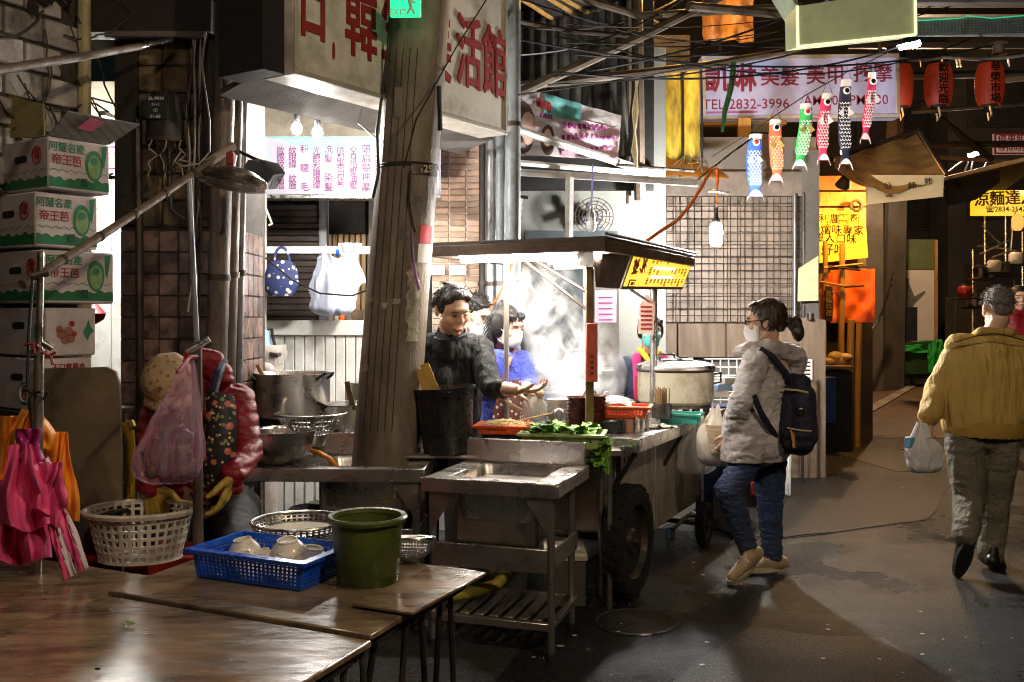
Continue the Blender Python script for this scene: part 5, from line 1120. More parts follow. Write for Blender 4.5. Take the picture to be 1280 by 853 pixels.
# market roof
rf = thing('market_roof', 'black tin market roof high over the lane', 'roof', (2, 9, 6.4))
for k in range(7):
    m = MB(); m.prism([V((-1.2, 6.6+k*1.5, 6.15+.04*k)), V((12, 6.6+k*1.5, 6.4+.04*k)), V((12, 8.2+k*1.5, 6.42+.04*k)), V((-1.2, 8.2+k*1.5, 6.17+.04*k))], (0, 0, .04)); m.build('sheet', dark, rf)
for k in range(6): m = MB(); m.box((4, 7.2+k*1.8, 6.06), (11, .08, .1)); m.build('purlin', darkbrown, rf)
sl_ = thing('slatted_soffit', 'sloping soffit of thin battens, some coloured yellow as amber light lines', 'soffit', P(740, 40, 7.4))
for k in range(6):
    a, b = P(645+k*14, -6-k*2, 7.0), P(735+k*16, 52-k*3, 8.3); m = MB(); m.tube([a, b], .02, 6); m.build('batten', yel_wood if k in (0, 2, 3) else darkbrown, sl_)  # yellow battens stand in for lines of amber light
    m = MB(); m.tube([a+V((.04, 0, .03)), b+V((.05, 0, .03))], .035, 6); m.build('rafter', dark, sl_)
o = thing('added_roof_bulb', 'added unseen amber bulb up in the roof behind the crossing scaffold pipes', 'bulb', P(905, 8, 8.4)); c = P(872, -22, 8.2); m = MB(); bulb(m, c, .035, .04); m.build('glass', EM('added roof bulb', (1, .5, .1), 420), o); m = MB(); m.tube([c+V((0, 0, .04)), c+V((0, 0, .4))], .01, 6); m.build('cord', cable_m, o)  # bulb added above the view to light the yellow panels and battens
sc_ = thing('scaffold', 'crossing dirty scaffold pipes lashed under the roof', 'scaffold', P(790, 80, 7.0))
for (pts, r) in (([(628, 126, 6.4), (800, 47, 7.0), (905, -6, 7.4)], .034), ([(636, 108, 6.6), (700, 103, 6.8), (880, 82, 7.4), (1000, 62, 7.8)], .03), ([(796, -10, 7.4), (798, 120, 7.4), (800, 250, 7.6)], .045), ([(786, -10, 7.5), (786, 255, 7.7)], .022), ([(610, 20, 6), (720, 40, 7), (790, 45, 7.4)], .018), ([(860, 8, 7), (1000, 20, 7.4)], .035), ([(700, -10, 7.2), (800, 20, 7.2), (1000, 8, 7.5)], .03)):
    m = MB(); m.tube([P(*p) for p in pts], r, 8); m.build('pipe', M('scaffold', (.13, .1, .075), .6, .2, .4, 6, .3), sc_) if r > .02 else m.build('pipe', iron, sc_)
for k in range(3): m = MB(); m.tube([P(795+k, 100, 7.0), P(797-k*3, 140, 7.0), P(790+k*3, 190, 7.0), P(796, 210, 7.05)], .009, 5); m.build('lashing', paper_p, sc_)
m = MB(); m.tube([P(917, 78, 7.3), P(914, 110, 7.3), P(906, 140, 7.3), P(903, 165, 7.3)], [.02, .022, .02, .012], 7); m.build('green_ribbon', M('green ribbon', (.05, .2, .06), .5, 0, .3, 10, .3), sc_)
hg = thing('orange_hanging_sheet', 'rust orange sheet hanging in the dark roof above the lilac sign', 'sheet', P(912, 55, 9.2))
tarp((P(878, -14, 9.2), P(943, -14, 9.2), P(941, 54, 9.2), P(880, 50, 9.2)), M('rust sheet', (.5, .22, .05), .6, 0, .3, 4, .3, 20, dirt=(.2, .08, .02), st=(3, 3, .5)), amp=.08, fq=14, par=hg)
rs = thing('orange_tin_roof', 'orange lit broken tin roof below the yellow panels', 'roof', P(850, 210, 9.2))
for k in range(6):
    m = MB(); m.prism([P(775+k*20, 196+k*3, 8.8), P(795+k*20, 190+k*4, 8.8), P(812+k*20, 214+k*2, 8.4), P(790+k*20, 222, 8.4)], (0, .02, .02)); m.build('sheet', M('amber tin%d' % k, (.3, .15, .03), .5, .2, .3, 5, .3), rs)
for k in range(10): m = MB(); x = 790+k*11; m.tube([P(x, 215, 8.4), P(x+random.uniform(-14, 14), 195, 8.3), P(x+random.uniform(-20, 24), 212, 8.3)], .006, 5); m.build('wire', vine_m, rs)
o = thing('red_cloth_scrap', 'small red and blue cloth scrap in the roof slats', 'cloth', P(782, 18, 8)); tarp((P(774, 4, 8), P(792, 8, 8), P(788, 24, 8), P(774, 16, 8)), paper_r, n=6, par=o)
jn = thing('junction_post', 'cream timber post and planks between grid wall and lilac sign', 'post', P(920, 215, 9.6))
m = MB(); m.box(P(930, 185, 9.7), (.13, .06, .6)); m.build('post', yel_wood, jn)
for k in range(5): m = MB(); m.box(P(956, 160+k*14, 9.75), (.34, .03, .1), rot=Matrix.Rotation(R(2), 4, 'Y')); m.build('plank', plaster, jn)
# koi streamers
KO = [('blue', 946, 168, 249, 19, (.04, .14, .62), 'blue and white koi streamer with forked tail, lowest on the string'), ('orange', 972, 150, 229, 17, (.75, .12, .05), 'orange red koi streamer next to the blue one'),
      ('green', 1006, 130, 211, 17, (.03, .42, .1), 'green koi streamer with a red eye'), ('crimson', 1033, 117, 204, 15, (.6, .03, .1), 'crimson koi streamer beside the black one'),
      ('black', 1059, 100, 210, 16, (.012, .016, .035), 'long black koi streamer with white scales'), ('red', 1088, 91, 178, 12, (.55, .02, .09), 'narrow red koi streamer, highest on the string')]
pale = M('koi white', (.7, .66, .64), .6, 0, .08, bump=0)
for nm, px, y0, y1, w, col, lb in KO:
    D = 8.6; k_ = D/F; o = thing('koi_streamer', lb, 'koi streamer', P(px, y1, D), 'koi streamers on the slanting string')
    mt_ = M('koi '+nm, col, .6, 0, .25, 10, .15, 30); g = []; n = 26
    def cen(v): return P(px-4*v+2.5*math.sin(v*4+px), lerp(y0, y1, v), D)
    def wid(v): return (w*(.42+.08*math.sin(v*3)))*(1 if v < .72 else 1-(v-.72)/.13*.38 if v < .85 else .62+(v-.85)/.15*.75)
    for i in range(n):
        v = i/(n-1); c = cen(v); rr = wid(v)*k_; fl = .45 if v < .8 else .2; row = []
        for j in range(16):
            a = 2*math.pi*j/16; q = c+V((rr*math.cos(a), rr*math.sin(a)*fl, 0)); 
            if i == n-1: q.z += .045*math.cos(a*2)*-1+(.02 if abs(math.cos(a)) > .8 else .04)
            row.append(q)
        g.append(row)
    m = MB(); m.mi = 1; m.sheet(g[:3], closeu=True); m.mi = 0; m.sheet(g[2:22], closeu=True); m.mi = 0; m.sheet(g[21:25], closeu=True); m.mi = 1; m.sheet(g[24:], closeu=True); m.build('body', [mt_, pale], o)
    sc2 = MB()
    for r in range(13):
        v = .26+.5*r/12; c = cen(v); rr = wid(v)*k_
        for q in range(4):
            a0 = -2.55+.48*q+(.24 if r % 2 else 0); pts = []
            for t in range(5): a = a0+.48*t/4; pts.append(c+V((rr*1.03*math.cos(a), rr*1.03*math.sin(a)*.45-.002, -.018*math.sin(t/4*math.pi))))
            sc2.tube(pts, .0032, 4, cap=False)
    s_ = sc2.build('scales', pale if nm != 'orange' else paper_p, o); s_['kind'] = 'stuff'
    c = cen(.13); rr = wid(.13)*k_
    m = MB(); m.ball(c+V((rr*.1, -rr*.5, 0)), (.034, .012, .034), rot=None); m.build('eye', pale, o); m = MB(); m.ball(c+V((rr*.1, -rr*.5-.006, 0)), (.022, .012, .022)); m.build('eye', black_ink if nm not in ('green', 'blue') else red_ink, o)
    for q in (-1, 1): c2 = cen(.32); m = MB(); m.prism([c2+V((q*.02, -.05, 0)), c2+V((q*.07, -.055, -.06)), c2+V((q*.02, -.05, -.09))], (0, .004, 0)); m.build('fin', gold if nm in ('orange', 'green') else pale, o, ang=0)
    m = MB(); t0 = cen(0); tp = t0+V((.0, 0, .12)); m.tube([t0+V((-w*.4*k_, 0, 0)), tp, t0+V((w*.4*k_, 0, 0))], .003, 4); m.build('string', cable_m, o)
o = thing('koi_string', 'thin slanting string carrying the koi streamers', 'string', P(1000, 140, 8.6)); m = MB(); m.tube([P(890, 196, 8.6), P(946, 160, 8.6), P(1006, 120, 8.6), P(1059, 90, 8.6), P(1110, 66, 8.6)], .005, 5); m.build('string', cable_m, o)
oc = thing('cable_bundle', 'loose bundle of thin black cables sagging across the lane', 'cable bundle', P(760, 30, 7))
for k in range(14):
    a, b = (random.uniform(600, 720), random.uniform(-40, 120), random.uniform(5.8, 6.6)), (random.uniform(880, 1290), random.uniform(-30, 60), random.uniform(7, 9.5)); m = MB(); m.tube(sag(P(*a), P(*b), random.uniform(.05, .35), 14), random.choice((.004, .006, .008)), 5); m.build('cable', cable_m if k % 4 else vine_m, oc)
for k, (px, py, D_, kind, mt_, lb) in enumerate(((1226, 348, 16.5, 'pot', alu, 'dented pot on the dark noodle stall'), (1243, 340, 16.5, 'jar', cream, 'cream jar on the dark noodle stall'), (1256, 344, 16.6, 'pot', rust, 'rusty pot on the dark noodle stall'), (1206, 372, 17, 'jar', red_pl, 'red jar before the tall brown cabinet'), (1218, 384, 17, 'pot', steel, 'shiny pot before the tall brown cabinet'), (1270, 330, 16.8, 'jar', white_pl, 'white jar by the tiny orange lantern'))):
    c = P(px, py, D_); o = thing('far_'+kind, lb, kind, c); m = MB(); m.lathe(vessel([(0, 0), (.1, 0), (.12, .04), (.12, .16), (.09, .2) if kind == 'jar' else (.13, .18)]), c, n=20); m.build('body', mt_, o); m = MB(); m.lathe([(.09, .2), (.08, .23), (1e-4, .235)], c, n=16); m.build('lid', iron, o)
    m = MB(); m.box(c+V((0, 0, -.02)), (.34, .3, .03)); m.build('shelf', darkbrown, o)
# the main bulb
o = thing('work_bulb', 'brilliant white bulb hanging over the cart and woman', 'bulb', P(895, 305, 7.3)); c = P(895, 291, 7.3)
m = MB(); m.lathe([(1e-4, -.105), (.03, -.1), (.047, -.075), (.05, 0), (.044, .05), (.03, .07)], c, n=18); m.build('glass', bulb_cool, o)
m = MB(); m.lathe([(.03, .07), (.028, .1), (.017, .12), (.017, .19), (.008, .2)], c, n=14); m.build('socket', black_pl, o)
m = MB(); m.box(c+V((.02, 0, .31)), (.16, .05, .018), rot=Matrix.Rotation(R(6), 4, 'Y')); m.build('tin_shade', alu, o)
m = MB(); m.tube([c+V((0, 0, .19)), c+V((.005, 0, .28)), c+V((.01, 0, .42))], .007, 6); m.build('cord', orange_cord, o)
o = thing('extension_cable', 'orange power cord climbing from the cart roof to the bulb', 'cord', P(850, 270, 6.3)); m = MB(); m.tube([P(809, 301, 6.0), P(826, 289, 6.1), P(845, 277, 6.2), P(862, 258, 6.3), P(878, 232, 6.4), P(888, 214, 6.45), P(896, 210, 6.48), P(897, 222, 6.49), P(896, 232, 6.5)], .011, 7); m.build('cord', orange_cord, o)
# ================================================================ SINKS
def sink(fr, L, W, zt, name, label, bx0, bx1, rack=True, splash=(0, 1), mat=None):
    """steel sink table: local x along the front (0..L), y to the back (0..W), z up; basin between bx0 and bx1"""
    mat = mat or steel_d; o = thing(name, label, 'sink', fr @ V((L/2, W/2, 0)))
    y0, y1 = .07, W-.07; bd = .24
    def fl(x): return fr @ V(x)
    m = MB(fr); t = .03
    for (c, s) in ((((0+bx0)/2, W/2, zt-t/2), (bx0, W, t)), (((bx1+L)/2, W/2, zt-t/2), (L-bx1, W, t)), (((bx0+bx1)/2, y0/2, zt-t/2), (bx1-bx0, y0, t)), (((bx0+bx1)/2, (y1+W)/2, zt-t/2), (bx1-bx0, W-y1, t))):
        if s[0] > .002: m.box(c, s, b=.002)
    m.build('rim', steel, o)
    m = MB(fr); m.box((L/2, -.006, zt-.03), (L+.02, .014, .064), b=.005); m.box((L+.006, W/2, zt-.03), (.014, W, .064), b=.005); m.build('front_lip', steel, o)
    m = MB(fr); g = []
    rings = [(0, zt-.002), (.012, zt-.03), (.022, zt-bd+.05), (.06, zt-bd), (.2, zt-bd-.004)]
    for (ins, z) in rings:
        row = []; hx, hy = (bx1-bx0)/2-min(ins, (bx1-bx0)/2-.03), (y1-y0)/2-min(ins, (y1-y0)/2-.03); cr = min(.06, hx*.5, hy*.5)
        for (sx, sy, a0) in ((1, 1, 0), (-1, 1, 90), (-1, -1, 180), (1, -1, 270)):
            for q in range(5): a = R(a0+q*22.5); row.append(((bx0+bx1)/2+sx*(hx-cr)+cr*math.cos(a), (y0+y1)/2+sy*(hy-cr)+cr*math.sin(a), z))
        g.append(row)
    m.sheet(g, .003, closeu=True); n0 = len(g[-1]); m.add(g[-1], [tuple(range(n0))]); m.build('basin', steel, o)
    m = MB(fr); m.lathe([(.022, zt-bd+.0), (.045, zt-bd+.002), (.045, zt-bd+.008), (.03, zt-bd+.003)], ((bx0+bx1)/2+.05, (y0+y1)/2, 0), n=20); m.build('drain', iron, o)
    m = MB(fr); m.box(((bx0+bx1)/2, .04+.09, zt-.03-bd/2-.03), (bx1-bx0-.02, .06, bd+.02), b=.025); m.build('basin_shell', steel_d, o)
    m = MB(fr); m.box(((bx0+bx1)/2, W/2+.06, zt-.03-bd/2-.03), (bx1-bx0-.03, W-.22, bd+.02), b=.025); m.build('basin_shell', steel_d, o)
    if splash:
        m = MB(fr); m.box((L*(splash[0]+splash[1])/2, W-.012, zt+.056), (L*(splash[1]-splash[0]), .024, .115), b=.006); m.build('splash_back', steel, o)
    for (x, y) in ((.025, .05), (L-.03, .03), (.03, W-.07), (L-.05, W-.1)):
        m = MB(fr); m.tube([(x, y, zt-.05), (x, y, .006)], .0175, 12); m.build('leg', steel_d, o)
        m = MB(fr); m.tube([(x, y, .0), (x, y, .03)], .021, 12); m.build('foot', iron, o)
    m = MB(fr); m.box((L/2, .028, zt-.345), (L-.06, .012, .105), b=.004); m.build('front_rail', steel, o)
    m = MB(fr); m.box((L-.03, W/2, zt-.345), (.012, W-.16, .09), b=.004); m.build('side_rail', steel_d, o)
    for q in (-1, 1):
        x = .02 if q < 0 else L-.02; m = MB(fr); m.prism([(x, .012, zt-.065), (x-q*.13, .012, zt-.065), (x-q*.005, .012, zt-.25)], (0, .006, 0)); m.build('gusset', steel_d, o)
    if rack:
        for (c, s) in (((L/2, .03, .14), (L-.06, .03, .035)), ((L/2, W-.08, .14), (L-.06, .03, .035)), ((L-.035, W/2, .14), (.03, W-.14, .03)), ((.03, W/2, .14), (.03, W-.14, .03))): m = MB(fr); m.box(c, s, b=.003); m.build('rack_bar', steel_d, o)
        n = 7
        for k in range(n): m = MB(fr); m.box((.1+(L-.2)*k/(n-1), W/2-.02, .152), (.045, W-.16, .012), b=.003); m.build('rack_slat', steel_d, o)
    return o
rx = P(695, 602, 4.15); zt2 = .77
s2f = frame(V((rx.x, rx.y, 0))-V((math.cos(R(18)), -math.sin(R(18)), 0))*.62, -18)
S2 = sink(s2f, .62, .56, zt2, 'sink_table', 'free standing steel sink with slatted rack, nearest the road', .1, .52)
s1f = frame((P(308, 0, 4.62).x-.1, 4.6, 0), -2)
S1 = sink(s1f, .95, .5, zt2, 'sink_table', 'long steel sink table under the utility pole with the silver basin on it', .42, .86, rack=False, splash=(.33, .985))
m = MB(s1f); m.box((.18, .27, zt2-.012), (.36, .46, .02)); m.build('drain_board', dark, S1)
m = MB(s2f); m.tube([(.3, .3, .47), (.3, .3, .38)], .02, 12); m.build('waste_pipe', white_p, S2)
m = MB(s2f); m.tube([(.3, .3, .39), (.3, .3, .33)], .026, 12); m.build('pipe_collar', red_pl, S2)
m = MB(s2f); m.tube([(.3, .3, .34), (.3, .29, .28), (.26, .25, .24), (.18, .2, .215), (.05, .12, .2), (-.12, .02, .2), (-.3, -.05, .2)], .028, 12); m.build('waste_hose', M('yellow flex', (.5, .42, .04), .45, 0, .2, 10, .1, dirt=(.2, .16, .03)), S2)
o = thing('grey_tub', 'grey steel drum standing in the dark under the sinks', 'tub', (-.1, 4.95, 0)); m = MB(); m.lathe([(.02, 0), (.15, 0), (.17, .3), (.175, .31), (.16, .3), (.14, .02), (.02, .015)], (-.08, 5.0, .0), n=28); m.build('drum', steel_d, o)
o = thing('styro_box', 'pale foam box on the ground behind the sink legs', 'box', (.3, 5.2, 0)); m = MB(); m.box((.28, 5.1, .12), (.2, .3, .24)); m.build('body', grey_wall, o); m = MB(); m.box((.28, 5.1, .25), (.22, .32, .03)); m.build('lid', cream, o)
o = thing('water_drum', 'dim grey plastic drum in the shade under the long sink', 'drum', (-.95, 4.95, 0)); m = MB(); m.lathe([(.02, 0), (.17, 0), (.19, .1), (.19, .45), (.16, .5), (.02, .5)], (-1.0, 5.0, 0), n=28); m.build('body', grey_wall, o)
m = MB(); m.lathe([(.06, .5), (.06, .53), (.01, .53)], (-1.0, 5.0, 0), n=18); m.build('cap', black_pl, o)

# ================================================================ PANS BY THE SINK
zt = zt2+.005
o = thing('steel_basin', 'dented silver basin full to the brim on the long sink', 'basin', V((P(347, 0, 4.72).x, 4.72, zt)))
c = V((P(347, 0, 4.72).x, 4.75, zt)); m = MB(); m.lathe(vessel([(0, 0), (.1, .002), (.15, .04), (.168, .1), (.175, .15), (.184, .155), (.186, .162)]), c, n=44); m.build('shell', alu, o)
m = MB(); m.lathe([(1e-4, .115), (.1, .118), (.166, .115)], c, n=36); m.build('water', M('dish water', (.3, .29, .28), .05, 0, .2, 9, .5, 9), o)
cz = P(382, 545, 4.95).z
dk = thing('dish_rack', 'steel drain shelf carrying pot and colander behind the long sink', 'shelf', (-1.05, 5.15, 0))
m = MB(); m.box((-1.2, 5.3, .80), (.98, .46, .03)); m.build('top', steel_d, dk)
for (a, b) in ((-1.64, 5.12), (-.78, 5.12), (-1.64, 5.46), (-.78, 5.46)): m = MB(); m.tube([(a, b, 0), (a, b, .79)], .015, 8); m.build('leg', steel_d, dk)
pc = V((P(366, 0, 5.3).x, 5.3, .815)); pz1 = P(0, 466, 5.3).z; h = pz1-.815
o = thing('stock_pot', 'tall polished steel stock pot with two loop handles', 'pot', pc); r = 46*5.3/F
bz = .22*h/.3 if False else P(0, 520, 5.3).z-.815
m = MB(); m.lathe(vessel([(0, bz), (r-.01, bz), (r, bz+.015), (r, h-.01), (r+.008, h)], .004), pc, n=48); m.build('body', steel, o)
m = MB(); m.lathe([(r*.8, 0), (r*.82, bz-.002), (1e-4, bz-.002)], pc, n=32); m.build('burner_ring', iron, o)
m = MB(); m.lathe([(1e-4, h-.02), (r-.006, h-.02)], pc, n=36); m.build('broth', M('broth', (.16, .09, .04), .1, 0, .2, 8, .1), o)
for s in (0, 1):
    a = R(200) if s else R(-28); q = pc+V((r*math.cos(a), r*math.sin(a), h-.03)); d = V((math.cos(a), math.sin(a), 0)); e = V((-d.y, d.x, 0))
    m = MB(); m.tube([q-e*.045, q-e*.045+d*.03+V((0, 0, .02)), q-e*.03+d*.055+V((0, 0, .035)), q+e*.03+d*.055+V((0, 0, .035)), q+e*.045+d*.03+V((0, 0, .02)), q+e*.045], .008, 8); m.build('handle', iron, o)
o = thing('bamboo_scoop', 'bamboo scoop handle sticking out of the stock pot', 'scoop', pc+V((-.15, 0, h))); m = MB(); m.tube([pc+V((-.12, 0, h-.1)), P(322, 456, 5.25)], .014, 8); m.build('handle', bamboo, o)
cc = V((P(386, 0, 4.98).x, 5.03, .0)); cc.z = .82
o = thing('colander', 'wide aluminium colander resting on a bowl before the stock pot', 'colander', cc); zz = P(0, 517, 5.0).z-cc.z
def cf(u, v):
    a = u*2*math.pi; r = lerp(.10, .175, v**.7); p = cc+V((r*math.cos(a), r*math.sin(a), lerp(zz*.35, zz-.012, v))); return p, (math.cos(a), math.sin(a), -.6)
m = MB(); lattice(m, cf, 46, 4, .72, .72, .003, skip=lambda i, j: i % 6 == 0); m.build('wall', alu, o, ang=0, weld=True)
m = MB(); m.lathe([(.172, zz-.014), (.186, zz-.004), (.193, zz), (.186, zz+.003), (.17, zz-.01)], cc, n=48); m.build('rim', alu, o)
m = MB(); m.lathe([(1e-4, 0), (.07, .0), (.075, .01), (.09, zz*.34), (.098, zz*.36), (1e-4, zz*.36)], cc, n=32); m.build('base', steel_d, o)
p2 = V((P(428, 0, 5.2).x, 5.22, .815)); o = thing('small_pot', 'small steel pot with ladle half hidden by the utility pole', 'pot', p2); h2 = P(0, 507, 5.2).z-.815
m = MB(); m.lathe(vessel([(0, 0), (.095, 0), (.1, .01), (.1, h2), (.107, h2+.004)]), p2, n=36); m.build('body', steel, o)
m = MB(); m.lathe([(.1, h2-.005), (.102, h2+.006), (.07, h2+.018), (1e-4, h2+.022)], p2, n=30); m.build('lid', steel_d, o)
a = p2+V((-.1, -.02, h2-.02)); m = MB(); m.tube([a, a+V((-.03, -.01, .03)), a+V((-.02, -.06, .04)), a+V((.03, -.08, .02))], .008, 8); m.build('handle', iron, o)
o = thing('bamboo_paddle', 'bamboo paddle standing in the small pot', 'paddle', p2+V((.02, 0, h2))); m = MB(); m.box(P(438, 495, 5.15), (.03, .015, .16), rot=Matrix.Rotation(R(-14), 4, 'Y')); m.build('blade', bamboo, o)
m = MB(); m.lathe(vessel([(.04, 0), (.045, .09)]), P(441, 500, 5.25), n=16); m.build('sieve_cup', alu, o)
o = thing('filling_hose', 'orange hose curling over the rim of the long sink', 'hose', P(400, 575, 4.7)); m = MB(); m.tube([P(374, 568, 4.88), P(385, 563, 4.82), P(399, 566, 4.76), P(413, 574, 4.72), P(422, 584, 4.7), P(424, 596, 4.7)], .012, 10); m.build('hose', orange_hose, o)
# trash corner
o = thing('rubbish_bin', 'white bin lined with a clear bag of scraps', 'bin', P(320, 560, 5.9)); c = V((P(318, 0, 5.9).x, 5.9, 0))
m = MB(); m.lathe(vessel([(0, 0), (.13, 0), (.17, P(0, 432, 5.9).z)]), c, n=28); m.build('body', M('bin pale', (.55, .5, .46), .5, 0, .2, 8, .2, 30, dirt=(.4, .28, .22), dsc=7), o)
m = MB(); m.lathe([(.12, P(0, 434, 5.9).z), (.19, P(0, 431, 5.9).z), (.2, P(0, 440, 5.9).z), (.18, P(0, 455, 5.9).z)], c, n=24); m.build('liner', clear_bag, o)
for k in range(16): m = MB(); a = random.uniform(0, 6.28); m.ball(c+V((.13*math.cos(a), -.13+.06*math.sin(a), P(0, random.uniform(440, 490), 5.9).z)), (.05, .04, .04)); m.build('scrap', random.choice((carton, peel, tarp_o, paper_w, brown_ink)), o)
o = thing('blue_thermos', 'pale blue jug with black handle on the rubbish bin', 'jug', P(325, 436, 5.85)); c = P(325, 434, 5.85)
m = MB(); m.lathe(vessel([(0, 0), (.07, 0), (.055, .1), (.04, .11)]), c, n=24); m.build('body', blue_s, o); m = MB(); m.tube([c+V((.04, 0, .1)), c+V((.07, 0, .11)), c+V((.085, 0, .03)), c+V((.1, 0, -.02))], .01, 8); m.build('handle', black_pl, o)
o = thing('cutting_board', 'dark cleaver board lying on the rubbish bin rim', 'board', P(340, 440, 5.8)); m = MB(); m.box(P(336, 441, 5.8), (.14, .1, .02), rot=Matrix.Rotation(R(12), 4, 'Y')); m.build('board', iron, o)
for k, (x, y, mt_, lb) in enumerate(((308, 512, gold, 'yellow carton box beside the stock pot'), (322, 502, wood, 'brown carton box behind the stock pot'))):
    o = boxthing('small_carton', lb, 'box', (P(x, 0, 5.45).x, 5.42+.0*k, .816), (.1, .1, .16), mt_, rz=12*k)

# black bucket
bc_ = V((P(558, 0, 4.78).x, 4.92, 0)); bzb = .80; bzt = P(0, 485, 4.85).z
o = thing('black_bucket', 'black plastic bucket with a metal handle on the sink edge', 'bucket', V((bc_.x, bc_.y, bzb)))
r0, r1 = 30*4.9/F, 38*4.9/F; H = bzt-bzb; tr = Matrix.Rotation(R(-4), 4, 'Y')
m = MB(); m.lathe(vessel([(0, 0), (r0, 0), (lerp(r0, r1, .5), H*.5), (r1-.004, H-.02), (r1+.006, H-.018), (r1+.008, H)], .005), V((bc_.x, bc_.y, bzb)), tr, 44); m.build('body', black_pl, o)
m = MB(); m.tube([V((bc_.x-r1, bc_.y, bzt-.02)), V((bc_.x-r1-.03, bc_.y-.02, bzt-.06)), V((bc_.x-r1-.02, bc_.y-.03, bzt-.11))], .006, 8); m.build('handle', iron, o)
m = MB(); m.prism([P(557, 491, 4.72), P(569, 490, 4.72), P(563, 502, 4.73)], (0, .01, 0)); m.build('lug', black_pl, o)
m = MB(); m.box((bc_.x-.02, 4.94, .79), (.42, .22, .02)); tag(m.build('steel_shelf', steel_d), 'steel shelf strip bridging sink and stall under the black bucket', 'shelf')
o = thing('bamboo_ladle', 'two flat bamboo tongs standing in the black bucket', 'ladle', P(535, 480, 4.85))
for (a, b) in (((546, 494), (530, 455)), ((536, 494), (524, 462))):
    A, B = P(*a, 4.9), P(*b, 4.86); d = (B-A); w = V((.02, 0, .006)); m = MB(); m.prism([A-w, A+w, B+w*1.1, B-w*1.1], (0, .012, 0)); m.build('slat', M('bamboo slat%d' % a[0], (.6, .38, .09), .45, 0, .25, 8, .2, 40), o)
def crate_fn(c, w, d, h, fl, rot=0):
    Rm = Rz(rot).to_3x3()
    def fn(u, v):
        s = u*4; k = int(s) % 4; t = s-int(s); e = 1+(fl)*v
        q = [(-w/2+w*t, -d/2), (w/2, -d/2+d*t), (w/2-w*t, d/2), (-w/2, d/2-d*t)][k]; n = [(0, -1, 0), (1, 0, 0), (0, 1, 0), (-1, 0, 0)][k]
        return V(c)+Rm @ V((q[0]*e, q[1]*e, h*v)), Rm @ V(n)
    return fn
def basket(name, label, c, w, d, h, mat, rot=0, nu=14, nv=4, fl=.08, hu=.6, hv=.6, cat='basket', par=None, solid_rows=(0,)):
    o = thing(name, label, cat, c)
    m = MB(); lattice(m, crate_fn(c, w, d, h, fl, rot), nu*4, nv, hu, hv, .004, skip=lambda i, j: j in solid_rows or i % nu in (0, nu-1)); m.build('wall', mat, o, ang=0, weld=True)
    F_ = frame(c, rot); e = 1+fl; m = MB(F_)
    g = []
    for (off, z) in ((.0, h-.012), (.016, h-.012), (.018, h), (.0, h+.004), (-.004, h-.004)):
        g.append([((w/2*e+off)*sx, (d/2*e+off)*sy, z) for sx, sy in ((-1, -1), (1, -1), (1, 1), (-1, 1))])
    m.sheet(g, closeu=True); m.build('rim', mat, o, ang=20)
    m = MB(F_); m.box((0, 0, .004), (w-.004, d-.004, .007)); m.build('bottom', mat, o); return o
basket('lime_crate', 'pale lime plastic crate glimpsed behind the black bucket', V((P(527, 0, 5.1).x, 5.12, .80)), .14, .12, .1, lime_pl, 0, 6, 4)

# ================================================================ FOOD CART
cf_ = frame((.654, 5.0, 0), -ST); zc = .85
cart = thing('food_cart', 'steel food cart with plank roof, lit yellow menu and big rubber wheels', 'food cart', cf_ @ V((-.4, .9, 0)))
def cb(nm, c, s, mat, b=.004, rot=None): m = MB(cf_); m.box(c, s, b=b, rot=rot); return m.build(nm, mat, cart)
cb('counter', (-.42, .95, zc-.02), (.84, 1.9, .04), steel, .006)
cb('counter_lip', (.004, .95, zc-.03), (.012, 1.9, .07), steel); cb('counter_lip', (-.42, -.004, zc-.03), (.84, .012, .07), steel)
for k, (y0, y1) in enumerate(((.16, .78), (.785, 1.3), (1.305, 1.85))): cb('side_panel', (-.16, (y0+y1)/2, .51), (.02, y1-y0, .58), M('cart panel %d' % k, (.46, .41, .33), .4, .25, .3, 4, .15, 40, dirt=(.15, .11, .07), dsc=3, damt=.5, st=(2, 2, .7)))
cb('front_panel', (-.46, .15, .55), (.58, .02, .5), steel_d); cb('back_panel', (-.46, 1.86, .55), (.58, .02, .5), steel_d); cb('floor_panel', (-.46, 1.0, .31), (.6, 1.7, .02), iron); cb('left_panel', (-.77, 1.0, .55), (.02, 1.7, .5), steel_d)
for k in range(9): m = MB(cf_); m.ball((-.149, .22+.07*(k % 4), .76-.055*(k//4)), (.002, .012, .02)); m.build('punched_hole', dark, cart)
for y in (.06, .95, 1.8):
    m = MB(cf_); m.tube([(-.02, y, zc-.05), (-.15, y, zc-.27)], .013, 8); m.build('bracket', iron, cart)
for (x, y) in ((-.21, .02), (-.78, .02)): m = MB(cf_); m.tube([(x, y, zc-.04), (x, y, 0.01)], .016, 10); m.build('leg', steel_d, cart)
def wheel(c, ax, r, w, lugs=26):
    o_ = []; T = Matrix.Translation(V(c)) @ basis(ax)
    m = MB(T); m.lathe([(r*.66, -w*.42), (r*.8, -w*.5), (r*.94, -w*.47), (r, -w*.3), (r, w*.3), (r*.94, w*.47), (r*.8, w*.5), (r*.66, w*.42)], n=48); t = m.build('tyre', rubber, cart)
    m = MB(T); 
    for k in range(lugs):
        a = 2*math.pi*k/lugs
        for q in (-1, 0, 1): m.box((r*math.cos(a+q*.06), r*math.sin(a+q*.06), q*w*.3), (.012, r*.13, w*.22), rot=Rz(math.degrees(a)), b=.002)
    q = m.build('tread', rubber, t); q['kind'] = 'stuff'
    m = MB(T); m.lathe([(1e-4, -w*.25), (r*.2, -w*.3), (r*.25, -w*.12), (r*.62, -w*.1), (r*.67, -w*.4), (r*.67, w*.4), (r*.62, w*.1), (r*.25, w*.12), (r*.2, w*.3), (1e-4, w*.25)], n=32); m.build('rim', iron, t)
